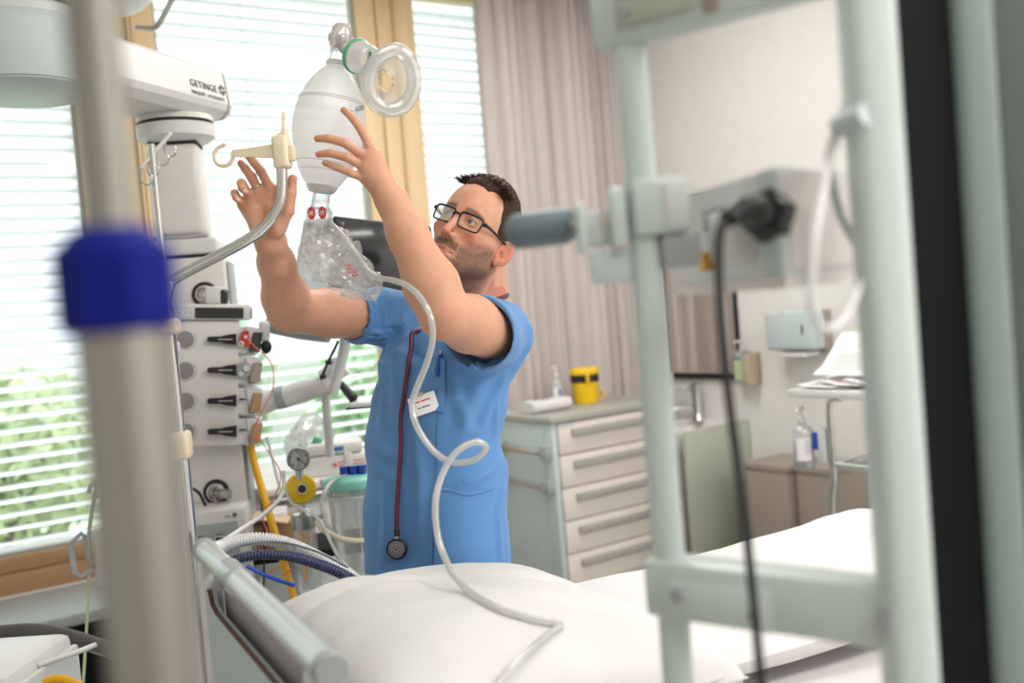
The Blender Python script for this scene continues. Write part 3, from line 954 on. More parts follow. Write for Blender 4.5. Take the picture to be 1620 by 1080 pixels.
for k in range(4):
    z = zr1 - 0.052 - k * 0.0855
    c = RM @ V((0.034, 0.0, z))
    n = RM.to_3x3() @ V((0, -1, 0))
    kb = part(rk, 'knob', MB().lathe(c, n, [(0.0, -0.001), (0.0225, -0.001), (0.0225, 0.006), (0.021, 0.009), (0.0, 0.0095)], 28), 'knob_grey')
    part(kb, 'dial_marks', MB().tube([c + n * 0.0006 + RA * 0.029 * math.cos(a) + V((0, 0, 0.029 * math.sin(a))) for a in [R(-100 + 10 * q) for q in range(15)]], 0.0006, 4), 'mid_grey')
    lv = MB(RM)
    out = [(0.088, 0.0065), (0.083, 0.004), (0.083, -0.004), (0.088, -0.0065), (0.118, -0.007), (0.135, -0.011), (0.160, -0.0135), (0.160, 0.0135), (0.135, 0.011), (0.118, 0.007)]
    lv.prism([V((x + 0.010, -0.001, z + y * 1.15)) for x, y in out], V((0, -0.016, 0)))
    lo = part(rk, 'lever', lv, 'black_plastic')
    part(lo, 'lever_mark', MB(RM).bounds(0.122, 0.160, -0.0185, -0.017, z - 0.001, z + 0.001), 'pale_grey')
    # module plugged in at the right
    md = part(rk, 'module', MB(RM).prism([V((0.170, 0.001, z - 0.037)), V((0.170, 0.001, z + 0.034)), V((0.215, -0.004, z + 0.034)), V((0.238, 0.02, z + 0.028)), V((0.228, 0.02, z - 0.042)), V((0.20, -0.004, z - 0.042))], V((0, 0.09, 0))), 'white_plastic')
    part(md, 'side_window', MB(RM).prism([V((0.2165, -0.0035, z + 0.02)), V((0.2375, 0.0195, z + 0.018)), V((0.230, 0.0195, z - 0.036)), V((0.2045, -0.0045, z - 0.034))], V((0.0035, -0.002, 0))), ['screen_black', 'taupe', 'oak_wood', 'oak_wood'][k])
    c2 = RM @ V((0.190, -0.0045, z + 0.0))
    if k == 0:
        part(md, 'red_socket', MB(RM).prism([V((0.176, -0.0045, z - 0.012)), V((0.186, -0.0045, z + 0.022)), V((0.204, -0.0045, z + 0.024)), V((0.207, -0.0045, z - 0.02)), V((0.196, -0.0045, z - 0.022))], V((0, -0.004, 0))), 'red_plastic')
        part(md, 'white_plug', MB().lathe(c2 + V((0, 0, -0.012)) - RA * 0.008, n, [(0.008, 0), (0.008, 0.012), (0.004, 0.014), (0.0035, 0.006), (0, 0.006)], 16).cyl(c2 + V((0, 0, 0.006)) + RA * 0.006, c2 + V((0, 0, 0.006)) + RA * 0.006 + n * 0.01, 0.005, n=12), 'white_plastic')
    elif k == 1:
        sk_ = MB().lathe(c2, n, [(0.022, 0), (0.022, 0.004), (0.0, 0.004)], 24)
        part(md, 'grey_socket', sk_, 'mid_grey')
        part(md, 'white_plug', MB().cyl(c2 + V((0, 0, -0.01)) - RA * .008, c2 + V((0, 0, -0.01)) - RA * .008 + n * 0.012, 0.007, n=14).cyl(c2 + V((0, 0, 0.004)) + RA * .008, c2 + V((0, 0, 0.004)) + RA * .008 + n * 0.012, 0.009, n=14), 'pale_grey')
    else:
        part(md, 'latch_mark', MB(RM).prism([V((0.178, -0.0025, z + 0.001)), V((0.179, -0.0025, z + 0.006)), V((0.196, -0.0045, z + 0.004)), V((0.196, -0.0045, z + 0.001))], V((0, -0.003, 0))), 'black_plastic')
    part(md, 'slot_line', MB(RM).prism([V((0.193, -0.0045, z + 0.034)), V((0.1945, -0.0045, z + 0.034)), V((0.207, -0.0045, z - 0.041)), V((0.2055, -0.0045, z - 0.041))], V((0, -0.0012, 0))), 'black_plastic')
    if k < 3:
        part(md, 'steel_spring', MB().cyl(RM @ V((0.168, 0.01, z - 0.043)), RM @ V((0.222, 0.012, z - 0.041)), 0.0045, n=10), 'chrome')
part(rk, 'rail_gap', rbox(0.168, 0.172, 0.004, 0.06, zr0, zr1, 0.0), 'mauve_grey')
part(rk, 'rear_connector', MB(RM).box((0.245, 0.05, zr1 - 0.03), (0.03, 0.05, 0.06), 0.012, 3), 'white_plastic')
part(rk, 'black_knob', MB(RM).sphere((0.25, 0.04, zr1 - 0.075), (0.016, 0.016, 0.02), 14), 'black_plastic')

# ---- thin chrome pole with a crossbar of four hooks
hp = thing('hook_pole', 'thin chrome pole with four curled hooks beside the white column', 'pole', V((0.7234, 2.6823, 1.6523)))
p0, p1 = V((0.7277, 2.6957, 1.9895)), V((0.7229, 2.6794, 1.5854))
p1 = V((p0.x, p0.y, 1.25))
part(hp, 'rod', MB().cyl(p1, p0, 0.0095, n=14), 'chrome')
part(hp, 'rod_cap', MB().cyl(p0, p0 + V((0, 0, 0.004)), 0.0105, n=14), 'black_plastic')
ca, cb = V((0.7815, 2.7091, 2.0182)), V((0.6933, 2.6916, 1.9256))
hk = part(hp, 'crossbar', MB().cyl(ca, cb, 0.0055, n=12).sphere(ca, 0.007, 12), 'white_plastic')
CDm = V((0.83, -0.56, 0))
for t_, s in ((0.12, 1), (0.38, 1), (0.72, 1), (0.95, 1)):
    b = ca.lerp(cb, t_)
    r_ = 0.019
    pts = [b] + [b + CDm * (r_ * 0.6 + r_ * math.cos(a)) * 0.8 + V((0, 0, -0.03 + r_ * math.sin(a))) for a in [R(170 + 22 * q) for q in range(11)]]
    part(hk, 'hook', MB().tube(spline(pts, 3), 0.0022, 8), 'chrome')
part(hp, 'pole_clamp', MB().box((p0.x, p0.y + 0.02, 1.45), (0.04, 0.09, 0.035), 0.006), 'pale_grey')

# ---- tall chrome pole with the bend and the beige hanger
ip = thing('drip_pole', 'bent chrome drip pole with a beige plastic hook hanger, rising beside the bed head', 'pole', V((0.6052, 2.2803, 0.9000)))
q = [V((0.7091, 1.7650, 1.7937)), V((0.7074, 1.7680, 1.7508)), V((0.6991, 1.7720, 1.7127)), V((0.6750, 1.7850, 1.6784)), V((0.6353, 1.8000, 1.6495)), V((0.5307, 1.8650, 1.5963)), V((0.5138, 1.8720, 1.5801)), V((0.5053, 1.8760, 1.5505))]
ql = q[-1]
part(ip, 'bent_tube', MB().tube(spline(q, 6) + [V((ql.x, ql.y, ql.z - 0.03))], 0.0105, 14), 'chrome')
part(ip, 'upright', MB().cyl((ql.x, ql.y, 0.5), (ql.x, ql.y, ql.z - 0.01), 0.0135, n=18), 'chrome')
part(ip, 'upright_sleeve', MB().cyl((ql.x, ql.y, 0.5), (ql.x, ql.y, 1.265), 0.0165, n=18), 'chrome')
part(ip, 'cream_clamp', MB().box((ql.x, ql.y, 1.285), (0.042, 0.05, 0.052), 0.008, 3, Matrix.Rotation(R(-25), 3, 'Z')), 'cream_plastic')
part(ip, 'upper_clamp', MB().box((ql.x, ql.y, 1.505), (0.042, 0.05, 0.03), 0.008, 3, Matrix.Rotation(R(-25), 3, 'Z')), 'cream_plastic')
part(ip, 'end_ring', MB().cyl((ql.x, ql.y, 0.493), (ql.x, ql.y, 0.505), 0.019, n=18), 'blue_plastic')
# beige hanger
hx = V((0.74, -0.67, 0)).normalized()
HM = frame(V((0.7100, 1.7650, 1.8159)), hx)
h = MB(HM)
h.box((0.002, 0, -0.006), (0.030, 0.03, 0.062), 0.007, 3)
h.prism([V((-0.012, -0.011, 0.02)), V((0.014, -0.011, 0.034)), V((0.014, -0.011, -0.02)), V((-0.012, -0.011, -0.02))], V((0, 0.022, 0)))
h.box((0.010, 0.0, 0.044), (0.006, 0.010, 0.05), 0.0025, 2, Matrix.Rotation(R(7), 3, 'Y'))
h.box((0.021, 0, -0.01), (0.012, 0.016, 0.03), 0.004)
ho = part(ip, 'hanger', h, 'cream_plastic')
h = MB(HM)
h.loft([[V((x, sy * w, z0_ + sz * hh)) for sy, sz in ((-1, -1), (1, -1), (1, 1), (-1, 1))] for x, w, z0_, hh in ((-0.008, 0.008, -0.003, 0.013), (-0.05, 0.006, -0.001, 0.009), (-0.093, 0.005, 0.0015, 0.006))])
part(ho, 'arm', h, 'cream_plastic')
hc = MB(HM)
cen = V((-0.112, 0, -0.001))
hc.tube([cen + V((math.cos(a) * 0.0185, 0, math.sin(a) * 0.0185)) for a in [R(12 - 15.5 * k) for k in range(19)]] + [cen + V((0.006, 0, 0.022))], 0.0038, 10)
part(ho, 'hook', hc, 'cream_plastic')

# ---- second ceiling device: white dome and bent chrome handle at the top edge
cl = thing('ceiling_lamp_head', 'white dome with a bent chrome handle bar at the top of the picture', 'lamp', V((0.9220, 3.4169, 2.6381)))
b0 = V((0.8807, 3.4460, 2.6632))
part(cl, 'dome', MB().lathe(b0 + V((0, 0, -0.02)), V((0.3, -0.2, -1)), [(0.0, 0.0), (0.10, 0.0), (0.115, 0.02), (0.105, 0.05), (0.06, 0.075), (0.0, 0.08)], 36), 'white_plastic')
part(cl, 'dome_ring', MB().torus(b0 + V((0.0, 0, -0.045)), V((0.3, -0.2, -1)), 0.114, 0.004, 36, 8), 'mid_grey')
hb = [V((0.8978, 3.3657, 2.4892)), V((0.9385, 3.3380, 2.4830)), V((0.9564, 3.3263, 2.4916)), V((0.9849, 3.3095, 2.5406)), V((1.0224, 3.2877, 2.6136)), V((1.0363, 3.2821, 2.6910))]
part(cl, 'handle_bar', MB().tube(spline(hb, 5), 0.013, 10, flat=0.6), 'steel')
part(cl, 'mount_tube', MB().cyl(b0, (b0.x, b0.y, ZC), 0.04, n=24), 'white_plastic')
part(cl, 'handle_bracket', MB().tube(spline([V((1.0363, 3.2821, 2.6910)), (b0.x + 0.05, b0.y, 2.9), b0 + V((0, 0, 0.1))]), 0.013, 10), 'steel')

# ---- grey box device hanging on the foot of the column
gb = thing('power_box', 'white box with a grey socket panel low on the supply column', 'medical device', CM @ V((0.03, -0.14, 0.86)))
GM = frame(V((0.8160, 2.7065, 0.9488)), V((0.90, -0.43, 0)))


def gbox(*a, bev=0.004):
    return MB(GM).bounds(*a, bev)


part(gb, 'body', gbox(-0.11, 0.075, -0.02, 0.12, -0.075, 0.055, bev=0.014), 'white_plastic')
gp = part(gb, 'front_panel', gbox(-0.105, 0.05, -0.023, -0.018, -0.07, 0.018, bev=0.001), 'mid_grey')
for xx in (-0.05, 0.0, ):
    part(gp, 'socket', MB(GM).box((xx, -0.024, -0.025), (0.022, 0.004, 0.011), 0.0019), 'black_plastic')
    part(gp, 'socket_rim', MB(GM).box((xx, -0.0235, -0.025), (0.026, 0.003, 0.014), 0.0014), 'pale_grey')
    d = MB(GM)
    for e in (-0.007, 0, 0.007):
        d.cyl((xx + e, -0.0235, -0.012), (xx + e, -0.0245, -0.012), 0.0022, n=8)
    part(gp, 'indicator', d, 'ink_dark')
part(gb, 'sign_dot', MB(GM).cyl((0.045, -0.0205, 0.036), (0.045, -0.0225, 0.036), 0.006, n=14), 'ink_grey')
part(gb, 'sign_mark', MB(GM).box((0.025, -0.0212, 0.034), (0.012, 0.002, 0.003)), 'green_plastic')
part(gb, 'red_button', MB(GM).sphere((-0.092, -0.012, 0.055), (0.010, 0.01, 0.009), 12), 'red_plastic')
part(gb, 'mount', MB(GM).bounds(-0.05, 0.05, 0.12, 0.17, -0.05, 0.03, 0.004), 'pale_grey')

# ---- patient monitor behind the breathing bag, on its own arm
MD = V((0.93, -0.36, 0)).normalized()
MM = frame(V((1.2858, 2.5808, 1.6561)), MD)
mo = thing('patient_monitor', 'tilted black screened monitor with a grey back shell, behind the reservoir bag', 'monitor', MM.translation)
MMt = MM @ Matrix.Rotation(R(8), 4, 'Z') @ Matrix.Rotation(R(9), 4, 'Y')
s_ = MB(MMt)
s_.box((0.02, 0.0, 0.0), (0.29, 0.035, 0.215), 0.010, 3)
part(mo, 'bezel', s_, 'black_plastic')
part(mo, 'screen', MB(MMt).bounds(-0.115, 0.155, -0.0205, -0.017, -0.095, 0.095, 0.002), 'screen_black')
s_ = MB(MMt)
s_.loft([[V((-0.235 - i, 0.012 - 0.03 * k, -0.23 + j)), V((-0.125 + i * 0.3, 0.0 - 0.026 * k, -0.23 + j)), V((-0.125 + i * 0.3, -0.0 - 0.026 * k, 0.105 - j)), V((-0.20 - i, 0.012 - 0.03 * k, 0.09 - j))] for k, i, j in ((0, 0, 0), (1, -0.004, 0.006))])
part(mo, 'side_shell', s_, 'light_blue_grey')
part(mo, 'shell_foot', MB(MMt).bounds(-0.15, 0.06, -0.02, 0.04, -0.22, -0.112, 0.01), 'pale_grey')
part(mo, 'shell_seam', MB(MMt).bounds(-0.198, -0.194, -0.0225, -0.015, -0.21, -0.08), 'mid_grey')
text(mo, 'screen_mark', 'II', MMt @ Matrix.Translation((-0.10, -0.0212, 0.083)) @ Matrix.Rotation(PI / 2, 4, 'X'), 0.012, 'pale_grey')
part(mo, 'lower_housing', MB().tube(spline([V((1.0406, 2.7986, 1.4930)), V((1.0996, 2.7335, 1.4681)), V((1.1658, 2.6638, 1.4500))]), [0.026] * 17, 12, flat=1.0), 'mid_grey')
part(mo, 'neck', MB().tube(spline([V((1.2091, 2.6351, 1.4603)), V((1.2117, 2.6781, 1.3872)), V((1.1978, 2.7424, 1.2758))]), 0.016, 12), 'pale_grey')
kb = MB().tube(spline([V((1.1780, 2.6303, 1.4266)), V((1.1551, 2.6669, 1.3653)), V((1.1440, 2.6964, 1.3204))]), 0.004, 8)
part(mo, 'black_cable', kb, 'black_rubber')
part(mo, 'cable_tie', MB().sphere(V((1.1564, 2.6602, 1.3689)), (0.010, 0.010, 0.008), 10), 'black_plastic')
part(mo, 'cable_tie', MB().sphere(V((1.1454, 2.6838, 1.3296)), (0.011, 0.011, 0.008), 10), 'black_plastic')

# ---- white jointed arm carrying a small table plate, by the windows
ja = thing('jointed_arm', 'white jointed support arm on a thin post in front of the middle window', 'support arm', V((1.2268, 2.8969, 1.1291)))
part(ja, 'inner_segment', MB().tube([V((1.0064, 2.9901, 1.2329)), V((1.0945, 2.9322, 1.2630))], [0.034, 0.033], 16), 'white_plastic')
part(ja, 'joint_ring', MB().tube([V((1.0945, 2.9322, 1.2630)), V((1.1158, 2.9180, 1.2667))], 0.036, 16), 'mid_grey')
part(ja, 'outer_segment', MB().tube([V((1.1156, 2.9180, 1.2648)), V((1.1637, 2.8863, 1.2795)), V((1.2293, 2.8427, 1.2924))], [0.034, 0.035, 0.028], 16), 'white_plastic')
part(ja, 'joint_block', MB().tube([V((1.2179, 2.8512, 1.3091)), V((1.2745, 2.8149, 1.3463))], [0.032, 0.030], 14).sphere(V((1.2263, 2.8448, 1.2947)), 0.032, 16), 'white_plastic')
part(ja, 'joint_knob', MB().cyl(V((1.2294, 2.7733, 1.3552)), V((1.2696, 2.8545, 1.3505)), 0.022, n=18), 'pale_grey')
part(ja, 'post', MB().tube([V((1.2190, 2.8493, 1.2857)), V((1.2527, 2.9365, 1.0622))], 0.014, 12), 'pale_grey')
part(ja, 'handle', MB().tube([V((1.2405, 2.7748, 1.2927)), V((1.2455, 2.7091, 1.2522))], [0.012, 0.015], 12), 'black_plastic')
part(ja, 'table_plate', MB(frame(V((1.2845, 2.6820, 1.2352)), V((0.83, -0.56, 0)))).box((0, 0, 0), (0.10, 0.12, 0.016), 0.004), 'white_plastic')
part(ja, 'plate_edge', MB(frame(V((1.2807, 2.6842, 1.2280)), V((0.83, -0.56, 0)))).box((0, 0, 0), (0.115, 0.13, 0.005), 0.001), 'black_plastic')

# ---- white counter below the middle window with its goods
CT = 0.975
ct = thing('side_counter', 'white counter with a grey front rail below the middle window', 'counter', (1.35, 3.3, 0))
part(ct, 'worktop', MB().bounds(1.02, 1.62, 3.02, 3.62, CT - 0.025, CT, 0.006), 'white_lacquer')
part(ct, 'cabinet_body', MB().bounds(1.05, 1.60, 3.08, 3.6, 0.08, CT - 0.025, 0.004), 'pale_grey')
part(ct, 'front_rail', MB().bounds(1.06, 1.60, 3.02, 3.035, CT - 0.055, CT - 0.035, 0.004), 'steel')
dd = part(ct, 'drawer', MB().bounds(1.06, 1.32, 3.066, 3.08, 0.68, 0.90, 0.003), 'pale_grey')
part(dd, 'lock', MB().cyl((1.12, 3.067, 0.80), (1.12, 3.058, 0.80), 0.011, n=14), 'brass')
dd = part(ct, 'door', MB().bounds(1.33, 1.59, 3.066, 3.08, 0.12, 0.90, 0.003), 'pale_grey')
part(dd, 'handle', MB().bounds(1.35, 1.37, 3.045, 3.066, 0.65, 0.8, 0.004), 'steel')
part(ct, 'plinth', MB().bounds(1.1, 1.58, 3.12, 3.58, 0, 0.08), 'dark_panel')

bx = thing('glove_box', 'white lidded box with a blue label and a red cross print, on the counter', 'box', V((1.3118, 3.0736, 0.9783)))
BM = frame(V((1.3288, 3.0863, 0.9785)), V((0.91, -0.41, 0)))
BM.translation.z = CT
part(bx, 'body', MB(BM).bounds(-0.115, 0.125, -0.03, 0.10, 0.0, 0.065, 0.006), 'white_lacquer')
part(bx, 'lid', MB(BM).bounds(-0.09, 0.10, -0.026, 0.10, 0.066, 0.107, 0.014, ), 'white_plastic')
part(bx, 'strap', MB(BM).bounds(0.035, 0.06, -0.036, -0.028, -0.0, 0.072, 0.003), 'white_plastic')
part(bx, 'blue_label', MB(BM).bounds(0.0, 0.035, -0.0275, -0.0255, 0.08, 0.094), 'ink_blue')
rp = MB(BM)
rp.bounds(0.0, 0.004, -0.0312, -0.03, 0.026, 0.044).bounds(-0.007, 0.011, -0.0312, -0.03, 0.033, 0.037)
rp.bounds(0.012, 0.034, -0.0312, -0.03, 0.040, 0.043).bounds(0.012, 0.034, -0.0312, -0.03, 0.029, 0.032)
rp.bounds(0.064, 0.10, -0.0312, -0.03, 0.042, 0.045).bounds(0.064, 0.10, -0.0312, -0.03, 0.031, 0.034)
part(bx, 'red_print', rp, 'ink_red')

wm = thing('wrapped_mask', 'crumpled clear bag holding a mask with a green fitting, on the counter behind the gauge', 'wrapped mask', V((1.3168, 3.2531, 1.0150)))
c0 = V((1.3236, 3.2512, 1.0694))
rings = []
rr = random.Random(8)
for k in range(12):
    t_ = k / 11
    z = CT + 0.20 * t_
    w_ = 0.085 * math.sin(PI * (0.22 + 0.74 * t_)) ** 0.8
    rings.append([V((c0.x + (w_ * (1 + 0.22 * math.sin(5 * a + k) + rr.uniform(-0.12, 0.12))) * math.cos(a), c0.y + 0.6 * w_ * (1 + 0.2 * math.cos(4 * a - k) + rr.uniform(-0.12, 0.12)) * math.sin(a), z)) for a in [2 * PI * j / 22 for j in range(22)]])
part(wm, 'film_bag', MB().loft(rings), 'mask_clear', sharp=25)
part(wm, 'green_fitting', MB().lathe(V((1.2857, 3.1313, 1.0581)), (0.2, -0.3, 1), [(0.028, -0.03), (0.034, 0.01), (0.034, 0.016), (0.018, 0.018), (0.014, 0.045), (0.0, 0.046)], 20), 'green_plastic')
part(wm, 'mask_cushion', MB().torus((c0.x, c0.y, CT + 0.09), (0.5, -0.8, 0.3), 0.05, 0.014, 24, 10), 'mask_clear')

# ---- vacuum regulator: gauge, yellow knob, collector jar
vr = thing('vacuum_regulator', 'yellow vacuum regulator with a round white gauge and a glass jar below', 'regulator', V((0.9024, 2.3244, 0.9947)))
gc = V((0.9019, 2.3086, 1.1594))
gn = (V((0.05, 0, 1.55)) - gc).normalized()
part(vr, 'gauge_case', MB().lathe(gc - gn * 0.022, gn, [(0.0, 0), (0.024, 0), (0.0285, 0.006), (0.0285, 0.022), (0.0265, 0.025), (0.025, 0.022)], 32), 'steel')
gf = part(vr, 'gauge_face', MB().lathe(gc - gn * 0.002, gn, [(0.0, 0), (0.0258, 0), (0.0258, 0.002), (0, 0.002)], 32), 'paper')
gx = V((0, 0, 1)).cross(gn).normalized()
gy = gn.cross(gx)
tk = MB()
for k in range(21):
    a = R(225 - 13.5 * k)
    d = gx * math.cos(a) + gy * math.sin(a)
    e = gx * -math.sin(a) + gy * math.cos(a)
    l_ = 0.017 if k % 5 == 0 else 0.020
    o = gc + gn * 0.0003
    w_ = 0.0007 if k % 5 else 0.0012
    tk.prism([o + d * l_ + e * w_, o + d * 0.0235 + e * w_, o + d * 0.0235 - e * w_, o + d * l_ - e * w_], gn * 0.0003)
part(gf, 'ticks', tk, 'ink_dark')
nd = MB()
a = R(-42)
d = gx * math.cos(a) + gy * math.sin(a)
e = gx * -math.sin(a) + gy * math.cos(a)
o = gc + gn * 0.001
nd.prism([o - d * 0.004 + e * 0.0014, o + d * 0.021 + e * 0.0004, o + d * 0.021 - e * 0.0004, o - d * 0.004 - e * 0.0014], gn * 0.0006)
nd.cyl(o, o + gn * 0.001, 0.0028, n=12)
part(gf, 'needle', nd, 'ink_dark')
part(vr, 'gauge_stem', MB().cyl(V((0.9047, 2.3176, 1.1332)), V((0.9034, 2.3171, 1.1053)), 0.009, n=12), 'steel')
kc = V((0.9079, 2.3251, 1.0833))
kn = (V((0.2, 0, 1.45)) - kc).normalized()
part(vr, 'yellow_knob', MB().lathe(kc - kn * 0.03, kn, [(0.0, 0.0), (0.028, 0.0), (0.0375, 0.010), (0.0375, 0.035), (0.033, 0.046), (0.02, 0.051), (0.0, 0.052)], 36), 'yellow_plastic')
part(vr, 'knob_port', MB().cyl(kc + kn * 0.018, kc + kn * 0.034 , 0.0125, n=18), 'steel')
part(vr, 'port_hole', MB().cyl(kc + kn * 0.030, kc + kn * 0.0346, 0.0098, n=18), 'black_plastic')
part(vr, 'stem', MB().cyl(V((0.9117, 2.3331, 1.0549)), V((0.9095, 2.3328, 1.0159)), 0.008, n=12), 'steel')
jc = V((0.9135, 2.3415, 1.0028))
part(vr, 'jar_cap', MB().lathe(jc, (0, 0, 1), [(0.0, -0.02), (0.028, -0.02), (0.029, -0.016), (0.029, 0.012), (0.025, 0.016), (0, 0.016)], 28), 'steel')
part(vr, 'hose_barb', MB().cyl(jc + V((0.02, -0.012, 0.002)), jc + V((0.048, -0.03, 0.006)), 0.006, n=10), 'steel')
part(vr, 'jar', MB().lathe(jc, (0, 0, 1), [(0.026, -0.02), (0.026, -0.03), (0.030, -0.04), (0.030, -0.17), (0.026, -0.178), (0, -0.178)], 28), 'clear_jar')
part(vr, 'inner_tube', MB().cyl(jc + V((-0.008, 0, -0.02)), jc + V((-0.008, 0, -0.15)), 0.005, n=10), 'yellow_hose')
part(vr, 'wall_bracket', MB().box(jc + V((0.03, 0.055, 0.0)), (0.025, 0.06, 0.03), 0.004), 'steel')

# ---- suction canister with a teal lid
sc_ = thing('suction_canister', 'large clear suction canister with a teal lid and blue connectors', 'canister', V((1.0607, 2.4146, 0.8248)))
cc = V((1.0843, 2.4106, 1.0698))
part(sc_, 'canister', MB().lathe(cc, (0, 0, 1), [(0.070, -0.005), (0.070, -0.03), (0.066, -0.035), (0.060, -0.245), (0.054, -0.255), (0, -0.255)], 40), 'clear_jar')
part(sc_, 'liner', MB().lathe(cc, (0, 0, 1), [(0.064, -0.02), (0.059, -0.09), (0.061, -0.14), (0.053, -0.235), (0, -0.245)], 24), 'clear_film')
part(sc_, 'lid', MB().lathe(cc, (0, 0, 1), [(0.075, -0.018), (0.076, -0.002), (0.072, 0.004), (0.055, 0.012), (0.03, 0.014), (0, 0.014)], 40), 'teal_plastic')
bl = MB()
for k in range(3):
    bl.cyl(cc + V((-0.02 + 0.02 * k, -0.012 * k, 0.012)), cc + V((-0.02 + 0.02 * k, -0.012 * k, 0.036)), 0.012, n=14)
part(sc_, 'blue_connector', bl, 'blue_plastic')
part(sc_, 'scale_print', MB().bounds(cc.x - 0.02, cc.x - 0.018, cc.y - 0.0665, cc.y - 0.0655, cc.z - 0.2, cc.z - 0.05), 'pale_grey')
part(sc_, 'holder_ring', MB().torus(cc + V((0, 0, -0.04)), (0, 0, 1), 0.071, 0.004, 36, 8), 'pale_grey')
part(sc_, 'holder_arm', MB().box(cc + V((0.03, 0.16, -0.04)), (0.03, 0.2, 0.02), 0.003), 'pale_grey')

# ---- brown cardboard box low behind the yellow hose
cb_ = thing('cardboard_box', 'tan brown open box on the low shelf behind the yellow hose', 'box', V((1.0199, 2.8423, 0.8606)))
KM = frame(V((1.0224, 2.8419, 0.8886)), V((0.9, -0.43, 0)))
part(cb_, 'box_walls', MB(KM).bounds(-0.075, 0.10, -0.06, 0.10, -0.06, 0.025, 0.003), 'oak_wood')
part(cb_, 'flap', MB(KM).box((-0.02, -0.05, 0.045), (0.13, 0.09, 0.005), 0.001, 1, Matrix.Rotation(R(14), 3, 'Y')), 'maple_wood')
part(cb_, 'inner_paper', MB(KM).bounds(-0.06, 0.03, -0.03, 0.08, 0.02, 0.05, 0.004), 'paper')
st_ = thing('equipment_shelf', 'dark low equipment shelf on a stand behind the bed head', 'shelf', V((0.9998, 2.8510, 0.7591)))
SZ = (KM @ V((0, 0, -0.062))).z
part(st_, 'shelf_board', MB(KM).bounds(-0.22, 0.30, -0.08, 0.16, -0.085, -0.062, 0.004), 'dark_panel')
part(st_, 'shelf_stem', MB(KM).bounds(0.02, 0.08, 0.0, 0.06, -(SZ + 0.062) + 0.05, -0.085, 0.004), 'mid_grey')
part(st_, 'shelf_base', MB(KM).bounds(-0.15, 0.25, -0.15, 0.15, -(SZ + 0.062) + 0.0, -(SZ + 0.062) + 0.05, 0.01), 'dark_panel')
mb_ = thing('metal_bracket_box', 'small steel switch box with a brass socket by the column foot', 'box', V((0.9703, 2.9175, 0.9741)))
NM = frame(V((0.9703, 2.9175, 0.9741)), V((0.9, -0.43, 0)))
part(mb_, 'box_body', MB(NM).bounds(-0.025, 0.045, -0.01, 0.03, -0.04, 0.03, 0.003), 'steel')
part(mb_, 'brass_socket', MB(NM).cyl((0.005, -0.012, 0.005), (0.005, -0.008, 0.005), 0.009, n=14), 'brass')
part(mb_, 'mount', MB(NM).bounds(-0.06, -0.025, 0.0, 0.02, -0.03, 0.02, 0.002), 'mid_grey')


# ================================================================= hoses and cables
def hose(name, label, pts, r, m, cat='hose', n=10, sp=8, group=None):
    p = spline(pts, sp)
    return solo(name, MB().tube(p, r, n), m, label, cat, p[len(p) // 2], group, sharp=60)


def corrugated(name, label, pts, r, m1, m2):
    p = spline(pts, 40)
    L_ = [0]
    for a, b in zip(p, p[1:]):
        L_.append(L_[-1] + (b - a).length)
    tot = L_[-1]
    n = int(tot / 0.0013)
    q, rs = [], []
    j = 0
    for k in range(n + 1):
        s = tot * k / n
        while j < len(L_) - 2 and L_[j + 1] < s:
            j += 1
        t = (s - L_[j]) / max(L_[j + 1] - L_[j], 1e-9)
        q.append(p[j].lerp(p[j + 1], t))
        rs.append(r * (1.0 if (k % 5) in (0, 1, 4) else 0.76))
    t_ = thing(name, label, 'hose', q[len(q) // 2])
    part(t_, 'ribbed_tube', MB().tube(q, rs, 14), m1, sharp=180)
    part(t_, 'cuff', MB().tube(q[:14], r * 1.08, 14), m2)
    return t_


hose('yellow_hose', 'straight yellow gas hose slanting down beside the supply column', [V((0.9506, 2.7956, 1.1758)), V((0.9527, 2.7787, 1.1037)), V((0.9541, 2.7116, 0.9838)), V((0.9570, 2.6565, 0.8839)), V((0.9627, 2.5984, 0.7607)), V((0.9311, 2.4765, 0.7000))], 0.011, 'yellow_hose')
hose('black_cable', 'thin black cable hanging beside the yellow hose', [V((0.9687, 2.8181, 1.1440)), V((0.9695, 2.8029, 1.0897)), V((0.9659, 2.7875, 0.9721)), V((0.9603, 2.7749, 0.8829)), V((0.9424, 2.7681, 0.7411)), V((0.9287, 2.7606, 0.6451))], 0.003, 'black_rubber', 'cable')
hose('orange_cable', 'thin orange cable looping from the red socket down past the gauge', [V((0.9036, 2.5997, 1.4596)), V((0.9139, 2.5673, 1.4329)), V((0.9388, 2.5489, 1.4001)), V((0.9501, 2.5515, 1.3618)), V((0.9450, 2.5646, 1.3112)), V((0.9195, 2.5794, 1.2629)), V((0.8996, 2.5905, 1.2139)), V((0.9235, 2.5714, 1.1522)), V((0.9375, 2.5349, 1.0937)), V((0.9080, 2.5277, 1.0322)), V((0.8746, 2.5246, 1.0019)), V((0.8866, 2.5134, 0.9377)), V((0.9136, 2.4935, 0.9018)), V((0.9245, 2.5084, 0.8634)), V((0.8744, 2.5173, 0.8477)), V((0.8933, 2.5037, 0.8292)), V((0.9255, 2.4830, 0.8509))], 0.0016, 'orange_cable', 'cable', 6)
hose('grey_cable', 'pale grey cable dropping behind the module rack', [V((1.0238, 2.8542, 1.1613)), V((1.0311, 2.8466, 1.1041)), V((1.0292, 2.8082, 1.0328)), V((1.0287, 2.7831, 1.0076))], 0.005, 'pale_grey', 'cable')
